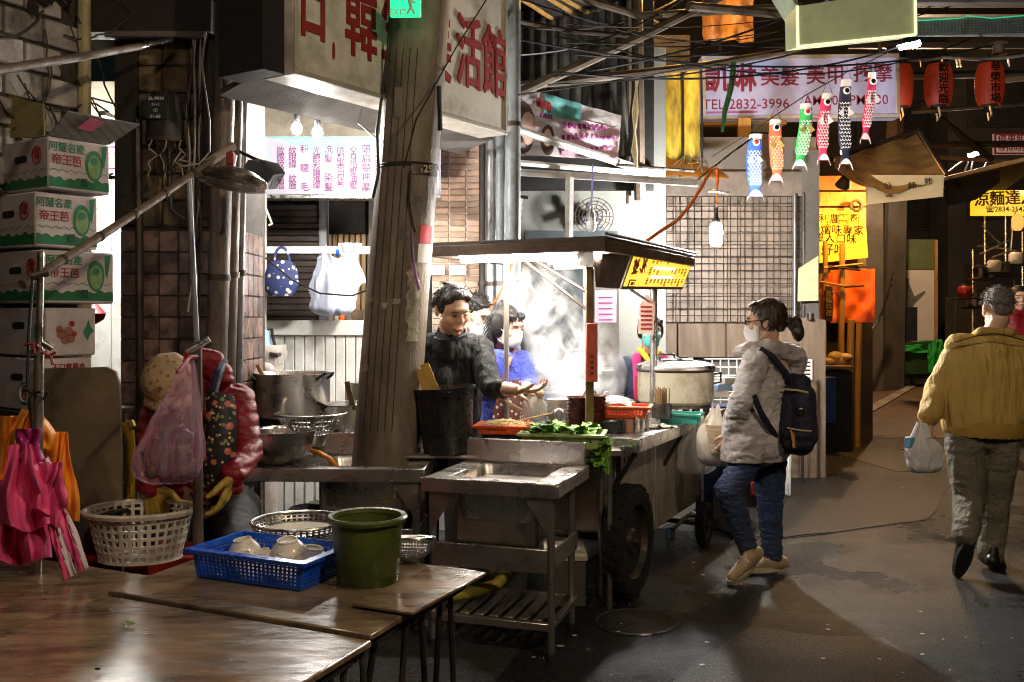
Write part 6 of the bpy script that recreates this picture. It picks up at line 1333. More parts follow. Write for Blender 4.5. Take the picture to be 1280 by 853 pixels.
wheel(cf_ @ V((-.09, .12, .295)), Vx, .295, .11); wheel(cf_ @ V((-.86, .12, .295)), Vx, .295, .11)
wheel(cf_ @ V((-.02, 1.42, .14)), Vx, .14, .06, 18); wheel(cf_ @ V((-.7, 1.42, .14)), Vx, .14, .06, 18)
m = MB(cf_); m.tube([(-.9, .12, .295), (-.03, .12, .295)], .02, 8); m.build('axle', iron, cart)
m = MB(cf_); m.tube([(-.8, 1.42, .14), (.02, 1.42, .14)], .016, 8); m.build('axle', iron, cart)
for x in (-.7, -.06): m = MB(cf_); m.tube([(x, 1.42, .15), (x, 1.42, .32)], .018, 8); m.build('fork', iron, cart)
m = MB(cf_); m.tube([(-.05, .8, .22), (-.04, 1.1, .25), (-.05, 1.35, .2)], .012, 6); m.build('hanging_cable', cable_m, cart)
# roof
rf_ = frame((.4875, 5.0, 0), -ST); zr = 1.917
for k in range(6):
    y0 = 1.74*k/6; m = MB(rf_); m.box((-.55, y0+.145, zr-.012-.0*k), (1.1, .286, .024), b=.004); m.build('roof_plank', M('roof plank %d' % k, (.06, .042, .03), .55, 0, .35, 5, .25, 50, dirt=(.03, .022, .016)), cart)
for (c, s) in (((-.55, .012, zr-.05), (1.1, .03, .06)), ((-.012, .87, zr-.05), (.03, 1.7, .06)), ((-1.08, .87, zr-.05), (.03, 1.7, .06)), ((-.55, 1.72, zr-.05), (1.04, .03, .06))): m = MB(rf_); m.box(c, s); m.build('roof_frame', hood_m, cart)
m = MB(rf_); m.box((-.55, .9, zr-.03), (1.0, 1.5, .008), b=.002); m.build('ceiling_panel', white_p, cart)
m = MB(rf_); m.tube([(.004, 0, zr+.012), (.004, 1.74, zr+.012)], .009, 6); m.build('edge_strip', iron, cart)
pA, pB = P(737, 300, 5.12), P(737, 545, 5.12); m = MB(); m.box(((pA.x+pB.x)/2, 5.12, (zr-.03+zc)/2), (.042, .042, zr-.03-zc)); m.build('post', M('post paint', (.2, .13, .05), .5, .2, .4, 8, .2, 40, dirt=(.06, .04, .02), dsc=6), cart)
pB = V((P(817, 0, 6.1).x, 6.1, 0)); m = MB(); m.tube([(pB.x, 6.1, zc), (pB.x, 6.1, zr-.03)], .024, 14); m.build('post', alu, cart)
for (x, y) in ((-.95, .25), (-1.0, 1.6)): q = rf_ @ V((x+.25, y, 0)); m = MB(); m.tube([(q.x, q.y, zc), (q.x, q.y, zr-.03)], .016, 8); m.build('post', steel_d, cart)
for (a, b) in (((662, 322), (735, 366)), ((648, 320), (735, 388))): m = MB(); m.tube([P(*a, 5.5), P(*b, 5.12)], .009, 6); m.build('brace', iron, cart)
m = MB(); m.tube([P(788, 362, 5.6), P(812, 378, 6.05)], .008, 6); m.build('brace', alu, cart)
# lit menu
tl, tr, br, bl = P(793, 313, 5.45), P(868, 320, 6.56), P(853, 362, 6.5), P(776, 362, 5.4)
e1 = (tr-tl).normalized(); dn = (bl-tl).normalized(); nn = e1.cross(dn).normalized(); nn = -nn if nn.dot(V((1, -1, 0))) < 0 else nn; e2 = -dn
mn = cart
m = MB(); m.prism([tl, tr, br, bl], -nn*.12); m.build('menu_box', hood_m, cart)
mf = MB(); mf.prism([tl+e1*.02+dn*.02+nn*.004, tr-e1*.02+dn*.02+nn*.004, br-e1*.02-dn*.02+nn*.004, bl+e1*.02-dn*.02+nn*.004], -nn*.006); menu = mf.build('menu_face', menu_em, cart, ang=0)
Lw, Lh = (tr-tl).length, (bl-tl).length
def mp(u, v): return tl.lerp(tr, u).lerp(bl.lerp(br, u), v)+nn*.0055
for v in (.42, .66): m = MB(); m.prism([mp(.36, v-.03), mp(.72, v-.03), mp(.72, v+.035), mp(.36, v+.035)], nn*.0015); m.build('tube_glow', menu_hot, cart, ang=0)
def bars(u0, u1, v0, v1, mat, nm='menu_line', th=.003): m = MB(); m.prism([mp(u0, v0), mp(u1, v0), mp(u1, v1), mp(u0, v1)], nn*th); return m.build(nm, mat, cart, ang=0)
for r in range(3):
    for k in range(11):
        v0 = .1+r*.3; u0 = .3+.06*k
        if r == 1 and 2 < k < 6: continue
        for q in range(random.choice((3, 4, 5))): bars(u0+.004, u0+.026, v0+q*.042, v0+q*.042+.028, maroon if (k+r) % 3 else brown_ink)
for (u, v, s) in ((.09, .28, .12), (.095, .56, .12), (.19, .2, .12), (.2, .42, .11)):
    for q in range(7):
        a = random.uniform(0, 3.14); p = mp(u, v)+e1*random.uniform(-.03, .03)+dn*random.uniform(-.03, .03); t = (e1*math.cos(a)+dn*math.sin(a))*s*.32
        m = MB(); m.limb(p-t, .008, p+t, .004, 6, sq=(nn, .3)); m.build('brush_stroke', red_ink, cart)
bars(.06, .145, .74, .94, black_ink, 'ink_block', .003); bars(.07, .135, .77, .91, menu_em, 'ink_block', .004); bars(.085, .12, .8, .88, red_ink, 'ink_block', .006)
m = MB(); m.prism([P(741, 311, 5.06), P(791, 313, 5.42), P(774, 361, 5.36), P(745, 359, 5.06)], (0, .03, 0)); m.build('hood_end', hood_m, cart)
m = MB(); m.prism([P(700, 312, 5.2), P(741, 311, 5.06), P(741, 334, 5.06), P(708, 332, 5.2)], (0, .03, 0)); m.build('hood_end', hood_m, cart)
# roof tube light
o = thing('cart_tube_lamp', 'lit fluorescent tube under the cart roof above the steam', 'lamp', rf_ @ V((-.45, .6, zr-.08)))
m = MB(rf_); m.tube([(-.9, .08, zr-.1), (-.06, .08, zr-.1)], .016, 10); m.build('tube', tube_m, o); m = MB(rf_); m.box((-.48, .08, zr-.07), (.95, .05, .03)); m.build('fitting', white_p, o)
o = thing('cart_tube_lamp', 'lit fluorescent tube at the far end of the cart roof', 'lamp', rf_ @ V((-.45, 1.35, zr-.08)))
m = MB(rf_); m.tube([(-.85, 1.3, zr-.085), (-.15, 1.3, zr-.085)], .014, 10); m.build('tube', EM('lit far cart tube', (1, .95, .88), 45), o); m = MB(rf_); m.box((-.5, 1.3, zr-.053), (.8, .05, .03)); m.build('fitting', white_p, o)
# plaques
o = thing('red_plaque', 'red vertical paper plaque tied to the front cart post', 'plaque', P(740, 478, 5.08)); m = MB(); m.box(P(740, 441, 5.075), (.06, .012, .31), b=.004); m.build('card', M('plaque red', (.62, .1, .07), .6, 0, .15, 8, .1), o)
column('三十元', .04, P(740, 455, 5.066), X, Z, brown_ink, o) if False else None
for k in range(4): m = MB(); m.box(P(740, 446+k*7, 5.066), (.018, .003, .018), b=.001); m.build('ink_mark', maroon, o)
o = thing('price_card', 'pale paper price card hooked on the rear cart post', 'card', P(808, 418, 6.02)); m = MB(); m.prism([P(799, 383, 6.02), P(808, 367, 6.02), P(819, 378, 6.02), P(817, 418, 6.02), P(798, 417, 6.02)], (0, .006, 0)); m.build('card', M('price card', (.72, .5, .42), .7, 0, .12, 9, .1), o)
for k in range(6): m = MB(); m.box(P(808, 384+k*5.4, 6.013), (.07, .003, .012), b=.001); m.build('printed_line', red_ink, o)
o = thing('pink_notice', 'pink paper notice taped on the steel cabinet past the cart post', 'notice', P(757, 400, 7.4)); m = MB(); m.box(P(757, 383, 7.4), (.165, .006, .25), b=.001); m.build('sheet', paper_pk, o)
for k in range(5): m = MB(); m.box(P(757, 372+k*7, 7.394), (.11, .003, .012), b=.001); m.build('printed_line', purple, o)
o = thing('pale_board', 'pale steel board hanging behind the pink notice', 'board', P(757, 480, 7.5)); m = MB(); m.box(P(752, 390, 7.5), (.28, .02, .9)); m.build('sheet', grey_wall, o)
o = thing('orange_coil', 'coiled orange extension cord hanging on the grey pipe', 'cord', P(606, 400, 6.3))
for k in range(4): m = MB(); c = P(601+k*3, 398, 6.3); m.tube([c+V((.03*math.cos(t), .02*math.sin(t*2+k), .06*math.sin(t)+.02*math.cos(t+k))) for t in [2*math.pi*i/18 for i in range(18)]], .007, 6, close=True); m.build('loop', orange_cord, o)
m = MB(); m.tube([P(608, 392, 6.28), P(622, 372, 6.2), P(633, 350, 6.1), P(640, 330, 5.9)], .007, 6); m.build('tail', orange_cord, o)

# ---------------- things on the counters
pt_ = thing('prep_table', 'steel preparation table between chef and cart', 'table', (.2, 5.05, 0))
m = MB(); m.box((.2, 5.03, .80), (.72, .3, .03)); m.build('top', steel, pt_)
for (a, b) in ((-.1, 4.92), (.5, 4.92), (-.1, 5.15), (.5, 5.15)): m = MB(); m.tube([(a, b, 0), (a, b, .79)], .014, 8); m.build('leg', steel_d, pt_)
q = P(630, 520, 5.05); zq = .835
tb = basket('red_basket', 'red plastic tray piled with pale noodles', V((q.x, 5.06, .885)), .24, .17, .045, orange_pl, -8, 16, 3, .1)
boxthing('black_tray', 'black tray holding up the red noodle tray', 'tray', (q.x+.01, 5.06, .816), (.24, .16, .066), black_pl, rz=-8)
nd = thing('noodles', 'heap of pale noodles in the red tray', 'noodles', V((q.x, 5.06, .895)))
m = MB(); m.ball((q.x, 5.06, .915), (.11, .075, .035)); m.build('mound', noodle_m, nd)
m = MB()
for k in range(300):
    a = random.uniform(0, 6.28); rr = random.random()**.5; x, y = q.x+.11*rr*math.cos(a), 5.06+.075*rr*math.sin(a); z = .918+.034*math.sqrt(max(0, 1-rr*rr)); b = random.uniform(0, 6.28); pts = []
    for i in range(5): pts.append((x, y, z+.003*math.sin(i*2))); x += .012*math.cos(b); y += .012*math.sin(b); b += random.uniform(-.8, .8); z -= .001
    m.tube(pts, .0016, 4, cap=False)
tag(m.build('strands', noodle_m, nd), kind='stuff')
o = thing('lacquer_cover', 'dark red lacquer lid lying on the steel shelf by the sink', 'lid', P(621, 546, 4.9)); m = MB(); m.lathe([(.075, 0), (.078, .008), (.05, .016), (.02, .02), (.018, .028), (1e-4, .03)], V((P(621, 0, 4.93).x, 4.94, .818)), n=32); m.build('lid', bowl_m, o)
o = thing('wire_skimmer', 'wire skimmer with a long handle laid across the counter', 'skimmer', P(680, 520, 5.2)); m = MB(); m.tube([P(645, 527, 5.05), P(690, 517, 5.25)], .006, 6); m.build('handle', bamboo, o)
for k in range(8): m = MB(); c = P(700, 520, 5.3); a = k*math.pi/8; m.tube([c+V((.05*math.cos(t)*math.cos(a), .05*math.cos(t)*math.sin(a), .04*math.sin(t))) for t in [math.pi*2*i/16 for i in range(16)]], .002, 4, close=True); m.build('wire', alu, o)
o = thing('wooden_stick', 'pale wooden rolling stick resting on the red noodle tray', 'stick', P(632, 505, 5.08)); m = MB(); m.tube([P(622, 497, 5.02), P(652, 513, 5.1)], .008, 8); m.build('stick', bamboo, o)
# lettuce basket
lq = V((P(704, 0, 4.86).x, 4.90, .838)); lb_ = basket('lettuce_basket', 'shallow pale green basket heaped with lettuce', lq, .36, .2, .07, lime_pl, -10, 14, 3, .12, .55, .6)
lt = thing('lettuce', 'heap of fresh green lettuce leaves spilling from the basket', 'lettuce', lq+V((0, 0, .01)))
def leaf(c, s, dr, tilt):
    g = []; T = Rz(math.degrees(dr)) @ Matrix.Rotation(tilt, 4, 'Y')
    for i in range(7):
        row = []
        for j in range(6):
            u, v = j/5*2-1, i/6; w = math.sin(min(1, v*1.15+.12)*math.pi*.85)*.55
            row.append(V(c)+T @ V((s*(v-.3), s*u*w, s*(.18*math.sin(v*5)+.10*u*u+.07*math.sin(u*9+v*11)*v))))
        g.append(row)
    return g
for k in range(96):
    if k < 74: c = lq+V((random.uniform(-.17, .17), random.uniform(-.1, .1), .05+random.uniform(0, .05)))
    else: c = lq+V((.17+random.uniform(-.03, .04), random.uniform(-.09, -.01), .05-.0065*(k-74)))
    m = MB(); m.sheet(leaf(c, random.uniform(.045, .085), random.uniform(0, 6.28), random.uniform(-.7, .5))); m.build('leaf', lettuce, lt, ang=0 if k % 5 == 0 else 60)
for k in range(8):
    c = lq+V((.19+.012*(k % 4), -.07+.02*(k//4), .05)); m = MB(); m.tube([c, c+V((.01, -.01, -.05)), c+V((.0, -.01, -.12-.01*k))], .005, 5); m.build('stem', lettuce, lt)
# bowl stacks
def bowl_mesh(r, h, mat, nm='bowl'): m = MB(); m.lathe(vessel([(0, 0), (r*.45, 0), (r*.5, .006), (r*.8, h*.5), (r*.9, h*.8), (r+.004, h), (r+.005, h+.003)], .003), n=32); return m.mesh(nm, mat)
bme = bowl_mesh(.06, .055, bowl_m); wme = bowl_mesh(.062, .05, porcelain)
c = P(722, 0, 5.22); rr = -1
for s, (px, D, n) in enumerate(((723, 5.25, 9), (744, 5.35, 9))):
    for k in range(n):
        o = inst(bme, 'lacquer_bowl', None, (P(px, 0, D).x+random.uniform(-.002, .002), D, zc+.001+.0185*k)); tag(o, ['bottom bowl', 'second bowl from the bottom', 'third bowl from the bottom', 'fourth bowl from the bottom', 'middle bowl', 'fourth bowl from the top', 'third bowl from the top', 'second bowl from the top', 'top bowl'][k]+' of the '+('dark red bowl stack left of the cart post', 'dark red bowl stack right of the cart post')[s], 'bowl', 'stacked dark lacquer bowls')
for k in range(8):
    o = inst(wme, 'white_bowl', None, (P(697, 0, 5.5).x, 5.5, zc+.001+.017*k)); tag(o, ['bottom', 'second lowest', 'third lowest', 'fourth lowest', 'fourth highest', 'third highest', 'second highest', 'topmost'][k]+' white bowl of the stack in the steam', 'bowl', 'stacked white bowls in the steam')
basket('orange_basket', 'bright orange plastic basket with a white cloth on top', V((P(781, 0, 5.42).x, 5.42, .93)), .235, .16, .065, orange_pl, -12, 14, 4, .16)
cq = V((P(770, 0, 5.42).x, 5.43, .985)); o = thing('white_cloth', 'folded white cloth heaped in the orange basket', 'cloth', cq)
g = []
for i in range(12):
    row = []
    for j in range(12): u, v = j/11*2-1, i/11*2-1; row.append(cq+V((.085*u, .07*v, .06*max(0, 1-(u*u+v*v)*.55)+.012*noise3((u*2, v*2, 3), (1, 1, 1)))))
    g.append(row)
m = MB(); m.sheet(g, .004); m.build('cloth', rice, o)
o = boxthing('black_caddy', 'black square caddy under the orange basket', 'caddy', (P(768, 0, 5.3).x, 5.33, zc+.002), (.12, .1, .075), black_pl, rz=-20)
o = thing('pink_cup', 'pinkish clear plastic cup under the orange basket', 'cup', V((P(785, 0, 5.35).x, 5.36, zc))); m = MB(); m.lathe(vessel([(0, 0), (.03, 0), (.034, .075)], .002), V((P(786, 0, 5.35).x, 5.36, zc+.001)), n=24); m.build('cup', M('pink cup', (.65, .36, .28), .3, 0, .1, 9, .05), o)
for k, (px, D, lb) in enumerate(((797, 5.36, 'steel beaker in front of the chopstick holder'), (804, 5.46, 'steel beaker tucked behind the nearer beaker'))):
    o = thing('steel_beaker', lb, 'beaker', V((P(px, 0, D).x, D, zc))); m = MB(); m.lathe(vessel([(0, 0), (.032, 0), (.036, .085), (.038, .088)], .002), V((P(px, 0, D).x, D, zc+.001)), n=28); m.build('cup', alu, o)
hq = V((P(827, 0, 5.75).x, 5.75, zc+.04)); o = thing('chopstick_holder', 'dark holder packed with wooden chopsticks', 'holder', hq); m = MB(); m.lathe(vessel([(0, 0), (.06, 0), (.06, .085)], .003), hq, n=28); m.build('cup', M('holder dark', (.06, .06, .05), .3, .2, .2, 9), o)
for k in range(38):
    a, r = random.uniform(0, 6.28), .05*random.random()**.5; m = MB(); p = hq+V((r*math.cos(a), r*math.sin(a), .01)); t = p+V((random.uniform(-.01, .01), random.uniform(-.01, .01), .165+random.uniform(-.012, .008))); m.tube([p, t], .0036, 5); m.build('chopstick', bamboo, o)
tq = V((P(846, 0, 5.8).x+.03, 5.84, zc+.001)); basket('teal_basket', 'teal plastic tray by the rice pot', tq, .22, .14, .06, teal_pl, -20, 10, 3, .06, .3, .3)
o = thing('rag', 'crumpled white rag on the counter edge', 'rag', P(832, 530, 5.5)); rq = V((P(826, 0, 5.55).x, 5.55, zc+.004)); g = []
for i in range(14):
    row = []
    for j in range(16): u, v = j/15*2-1, i/13*2-1; row.append(rq+V((.09*u, .05*v, .004+.035*abs(noise3((u*2.4, v*2, 8), (1, 1, 1)))*(1.3-abs(u)))))
    g.append(row)
m = MB(); m.sheet(g, .003); m.build('cloth', M('rag', (.62, .58, .48), .9, 0, .15, 14, .5, 50), o)
# rice pot and pans
rp = V((P(845, 0, 6.25).x, 6.27, zc)); o = thing('gas_burner', 'black gas burner ring under the rice pot', 'burner', rp)
for k in range(6): a = k*math.pi/3; m = MB(); m.box(rp+V((.2*math.cos(a), .2*math.sin(a), .035)), (.04, .04, .07), rot=Rz(k*60)); m.build('foot', iron, o)
m = MB(); m.lathe([(.19, .06), (.225, .06), (.225, .078), (.19, .078)], rp, n=36); m.build('ring', rust, o)
rp = rp+V((0, 0, .08)); r = 47*6.27/F; h = P(0, 461, 6.0).z-rp.z
o = thing('rice_pot', 'big cream enamel rice pot with a steel lid', 'pot', rp)
m = MB(); m.lathe(vessel([(0, 0), (r-.02, 0), (r, .02), (r, h)], .006), rp, n=52); m.build('body', M('enamel', (.62, .57, .43), .3, 0, .12, 5, .1, 40, dirt=(.3, .24, .13), dsc=3, damt=.45), o)
m = MB(); m.lathe([(r+.006, h-.025), (r+.012, h-.005), (r+.006, h+.012), (r*.8, h+.03), (r*.4, h+.042), (1e-4, h+.045)], rp, n=52); m.build('lid', steel, o)
m = MB(); m.lathe([(r+.004, h-.03), (r+.014, h-.02), (r+.004, h-.008)], rp, n=52); m.build('lid_band', iron, o)
m = MB(); a = rp+V((r, 0, h-.05)); m.tube([a, a+V((.05, 0, .01)), a+V((.05, 0, -.05)), a+V((0, 0, -.06))], .009, 8); m.build('handle', iron, o)
a = rp+V((-.06, -.05, h+.04)); m = MB(); m.tube([a+V((-.05, 0, 0)), a+V((-.04, 0, .04)), a+V((.04, 0, .04)), a+V((.05, 0, 0))], .009, 8); m.build('lid_handle', black_pl, o)
g = []
for i in range(8): g.append([rp+V((-.1+.2*j/9, -.1+.05*i/7, h+.05+.02*noise3((i*.5, j*.5, 1), (1, 1, 1)))) for j in range(10)])
m = MB(); m.sheet(g, .004); m.build('cloth', rice, o)
for k, (px, py, D, rr, lb, hh) in enumerate(((758, 500, 5.8, .17, 'wide lidded pan steaming beside the bowl stacks', .1), (703, 492, 6.2, .2, 'shallow steaming pan deep in the steam cloud', .09))):
    c = V((P(px, 0, D).x, D, zc+.04*k+.03)); o = thing('stew_pan', lb, 'pan', c)
    m = MB(); m.lathe(vessel([(0, 0), (rr*.93, 0), (rr, .02), (rr, hh), (rr+.006, hh+.003)]), c, n=40); m.build('body', M('brass pan%d' % k, (.42, .31, .12), .35, .6, .25, 6, .1, dirt=(.1, .07, .03)) if k == 0 else steel_d, o)
    m = MB(); m.lathe([(rr+.004, hh), (rr*.96, hh+.014), (rr*.5, hh+.035), (rr*.12, hh+.04), (rr*.1, hh+.06), (1e-4, hh+.065)], c, n=40); m.build('lid', steel, o)
    m = MB(); a = c+V((-rr*.6, -rr*.3, hh+.03)); m.tube([a+V((-.04, 0, 0)), a+V((-.03, 0, .035)), a+V((.03, 0, .035)), a+V((.04, 0, 0))], .008, 8); m.build('handle', iron, o)
    m = MB(); m.lathe([(rr*.7, -.03-.04*k), (rr*.72, -.002)], c, n=28); m.build('burner_ring', iron, o)
o = thing('menu_clip', 'small dark card clip standing behind the pan', 'clip', P(777, 470, 6.0)); m = MB(); m.box(V((P(742, 0, 5.7).x, 5.66, zc+.055)), (.06, .02, .1)); m.build('card', cream, o)
o = boxthing('receipt_box', 'white tissue box in front of the pan', 'box', (P(740, 0, 5.5).x+.02, 5.55, zc+.002), (.12, .08, .1), paper_w, rz=-26)
# bags hanging on the counter end
plastic_bag('clear_bag', 'clear plastic rubbish bag hung from the counter end', 848, 896, 518, 592, 6.0, clear_bag, ph=1)
plastic_bag('milky_bag', 'milky plastic bag with a ribbed paper cup inside beside the woman', 874, 916, 508, 582, 5.75, M('milky bag', (.72, .66, .55), .35, 0, .1, 10, .5, 22, bst=(1, 1, .4)), ph=3)
o = thing('bag_of_packs', 'clear bag of white packs with blue print behind the rice pot', 'bag', P(902, 500, 6.9)); 
for k in range(3): m = MB(); m.box(P(898+k*4, 492-k*8, 6.9), (.13, .1, .05), rot=Rz(k*20)); m.build('pack', (paper_w, blue_s, white_ink)[k], o)
boxthing('blue_crate_lid', 'dark blue crate behind the rice pot', 'crate', (P(902, 0, 7.0).x, 7.05, 0), (.3, .3, P(0, 507, 7.0).z), M('navy plastic', (.01, .025, .09), .4, 0, .2, 8, .1))
o = thing('paper_cup', 'ribbed beige paper cup stack in the milky bag', 'cup', P(896, 560, 5.7)); m = MB(); c = P(894, 566, 5.68)
for k in range(7): m.lathe([(.032+.0035*k, .024*k), (.036+.0035*k, .024*k+.022), (.033+.0035*k, .024*k+.023)], c, n=20)
m.build('cup', M('beige ribs', (.55, .42, .28), .6, 0, .1, 9), o)
# things on the ground under the cart
o = thing('road_bucket', 'small bucket with red reflector beyond the woman', 'bucket', V((P(932, 0, 7.6).x, 7.6, 0))); c = V((P(934, 0, 7.6).x, 7.6, 0)); m = MB(); m.lathe(vessel([(0, 0), (.12, 0), (.14, .3), (.145, .31)]), c, n=24); m.build('body', iron, o); m = MB(); m.box(c+V((.02, -.14, .16)), (.05, .02, .1)); m.build('reflector', red_pl, o)
for k, (px, py, D, s, mt_, lb) in enumerate(((985, 620, 8.0, (.03, .1, .35), white_p, 'thin white plate leaning behind the woman'), (838, 668, 6.4, (.05, .05, .08), blue_s, 'blue drink can under the cart'), (912, 655, 6.7, (.14, .2, .3), grey_wall, 'grey crate on the road behind the woman'))):
    q = P(px, py, D); boxthing(('plate', 'drink_can', 'grey_crate')[k], lb, ('plate', 'can', 'crate')[k], (q.x, q.y, 0.006), s, mt_, rz=15*k)

# ================================================================ FOREGROUND TABLES
tf = frame((G(463, 789, .72).x, G(463, 789, .72).y, 0), -25)
def table(name, label, fr, x0, x1, y0, y1, z, legs):
    o = thing(name, label, 'table', fr @ V(((x0+x1)/2, (y0+y1)/2, 0)))
    pv = y1 if y1 < .3 else (y0+y1)/2; fr0 = fr; fr = fr @ Matrix.Translation((0, pv, z)) @ Matrix.Rotation(R(1.9), 4, 'X') @ Matrix.Translation((0, -pv, -z))   # tops tilted to the front so they mirror the bright beauty sign
    m = MB(fr); m.box(((x0+x1)/2, (y0+y1)/2, z-.009), (x1-x0, y1-y0, .018), b=.004); m.build('tabletop', table_m, o)
    for (c, s) in ((((x0+x1)/2, y0+.03, z-.034), (x1-x0-.05, .02, .03)), (((x0+x1)/2, y1-.03, z-.034), (x1-x0-.05, .02, .03)), ((x1-.03, (y0+y1)/2, z-.034), (.02, y1-y0-.1, .03)), ((x0+.03, (y0+y1)/2, z-.034), (.02, y1-y0-.1, .03))):
        m = MB(fr); m.box(c, s, b=.003); m.build('under_frame', iron, o)
    for (a, b) in legs: m = MB(fr0); m.tube([a, b], .009, 8); m.build('leg', iron if a != legs[0][0] else rust, o)
    return o
table('folding_table', 'wet brown folding table carrying the blue basket and green bucket', tf, -.90, 0, 0.004, .585, .72, [((-.06, .05, .68), (-.04, .08, 0)), ((-.06, .12, .68), (-.14, .05, 0)), ((-.06, .52, .68), (-.05, .55, 0)), ((-.06, .46, .68), (-.12, .5, 0)), ((-.84, .06, .68), (-.84, .08, 0)), ((-.84, .5, .68), (-.84, .5, 0)), ((-.02, .2, .68), (-.02, .12, 0)), ((-.03, .3, .68), (-.03, .36, 0))])
table('folding_table', 'nearest wet brown folding table with a leaf scrap on it', tf, -.895, .008, -.62, -.004, .700, [((-.04, -.06, .68), (-.03, -.05, 0)), ((-.04, -.12, .68), (-.1, -.1, 0)), ((-.04, -.54, .68), (-.04, -.54, 0)), ((-.84, -.06, .68), (-.84, -.06, 0)), ((-.84, -.54, .68), (-.84, -.54, 0))])
table('folding_table', 'brown folding table cut by the picture edge under the aprons', tf, -1.8, -.905, -.36, .20, .702, [((-.96, .14, .68), (-.95, .14, 0)), ((-.96, -.3, .68), (-.95, -.3, 0)), ((-1.74, .14, .68), (-1.74, .14, 0)), ((-1.74, -.3, .68), (-1.74, -.3, 0))])
o = thing('board_sheet', 'thin wet board overhanging the table beyond the green bucket', 'board', G(560, 740, .74)); m = MB(tf); m.box((-.06, .36, .7255), (.19, .43, .009), b=.002); m.build('sheet', table_m, o)
# leaf scrap
o = thing('leaf_scrap', 'torn green leaf scrap on the nearest table', 'leaf', G(160, 782, .717)); q = G(160, 781, .701)
m = MB(); m.sheet([[q+V((.016*u, .010*v, .004+.006*math.sin(u*3+v*2))) for u in (-1, -.5, 0, .5, 1)] for v in (-1, 0, 1)], .001); m.build('leaf', M('olive leaf', (.16, .2, .03), .5, 0, .3, 40, .2), o)
o = thing('dark_crumb', 'small dark crumb near the front of the nearest table', 'crumb', G(122, 836, .717)); m = MB(); m.ball(G(122, 836, .697), (.007, .004, .003)); m.build('crumb', dark, o)
# blue basket with bowls
bf = -24; bcn = tf @ V((-.56, .31, .7205)); bw_, bd_, bh_ = .375, .215, .085
basket('blue_basket', 'blue plastic basket of upturned pale bowls', bcn, bw_, bd_, bh_, blue_pl, bf, 26, 8, .07, .55, .55, solid_rows=(0, 7))
B_ = frame(bcn, bf)
for k, (x, y, z, s) in enumerate(((-.12, .03, .03, 1), (-.02, .0, .01, .95), (.045, .03, .045, 1.08), (.07, -.05, .015, .9), (.13, .02, .03, 1), (-.06, -.055, .012, .9))):
    o = thing('pale_bowl', ['upturned pale bowl at the end of the blue basket by the cartons side', 'pale bowl lying low in the middle of the blue basket', 'tallest pale bowl heaped in the middle of the blue basket', 'small pale bowl against the front wall of the blue basket', 'pale bowl at the bucket end of the blue basket', 'pale bowl at the front wall, furthest from the bucket'][k], 'bowl', B_ @ V((x, y, z)), 'pale bowls in the blue basket')
    r_ = .055*s; T = B_ @ Matrix.Translation(V((x, y, z))) @ Matrix.Rotation(R(random.uniform(-16, 16)), 4, 'X') @ Matrix.Rotation(R(random.uniform(-14, 14)), 4, 'Y')
    m = MB(T); m.lathe([(r_, 0), (r_*.98, .01), (r_*.86, .034), (r_*.6, .052), (r_*.52, .055), (r_*.52, .062), (r_*.45, .062), (r_*.44, .056), (1e-4, .055)], n=32); m.build('bowl', porcelain, o)
# green bucket
gq = G(459, 727, .72); o = thing('green_bucket', 'olive green plastic bucket on the wet table', 'bucket', gq); r0, r1 = .089, .107; H = .2
c = V((gq.x, gq.y, .7165)); m = MB(); m.lathe(vessel([(0, 0), (r0-.004, 0), (r0, .006), (lerp(r0, r1, .5), H*.5), (r1-.003, H-.016)], .004), c, n=56); m.build('body', green_pl, o)
m = MB(); m.lathe([(r1-.008, H-.018), (r1+.008, H-.016), (r1+.011, H-.006), (r1+.006, H), (r1-.006, H-.002), (r1-.009, H-.014)], c, n=56); m.build('rim', green_pl, o)
m = MB(); m.lathe([(r0-.012, .006), (r0+.0005, .006), (r0+.001, .004)], c, n=40); m.build('foot_ring', green_pl, o)
# strainers and trays behind
def strainer(name, label, c, r, h, mat, tilt=0):
    o = thing(name, label, 'strainer', c); Tm = Matrix.Rotation(R(tilt), 4, 'X').to_3x3()
    def fn(u, v): a = u*2*math.pi; b = lerp(.25, 1, v)*math.pi/2; return V(c)+Tm @ V((r*math.sin(b)*math.cos(a), r*math.sin(b)*math.sin(a), h*(1-math.cos(b)))), Tm @ V((math.sin(b)*math.cos(a), math.sin(b)*math.sin(a), -math.cos(b)))
    m = MB(); lattice(m, fn, 48, 9, .62, .62, .002); m.build('mesh', mat, o, ang=0, weld=True)
    m = MB(); m.tube([V(c)+Tm @ V((r*math.cos(a), r*math.sin(a), h)) for a in [2*math.pi*k/40 for k in range(40)]], .006, 8, close=True); m.build('rim', mat, o)
    m = MB(); m.ball(V(c)+Tm @ V((0, 0, .012)), (r*.42, r*.42, .012)); m.build('bottom', mat, o); return o
strainer('wire_strainer', 'silver wire strainer behind the green bucket', V((P(513, 0, 2.98).x, 3.0, .732)), .072, .072, alu, -10)
cr_ = thing('low_stool', 'dark stool carrying the trays behind the tables', 'stool', (-.95, 3.45, 0)); m = MB(); m.box((-.85, 3.42, .665), (.42, .3, .03)); m.build('seat', darkbrown, cr_)
for (a, b) in ((-1.03, 3.3), (-.67, 3.3), (-1.03, 3.54), (-.67, 3.54)): m = MB(); m.tube([(a, b, .65), (a, b, 0)], .014, 6); m.build('leg', iron, cr_)
strainer('round_tray', 'wide perforated tray rim showing behind the blue basket', V((P(372, 0, 3.4).x, 3.42, .685)), .165, .085, alu)
m = MB(); m.lathe([(1e-4, .05), (.1, .055), (.13, .05)], V((P(372, 0, 3.4).x, 3.42, .69)), n=30); tag(m.build('washed_plate', porcelain), 'pale plates lying in the wide tray', 'plate')
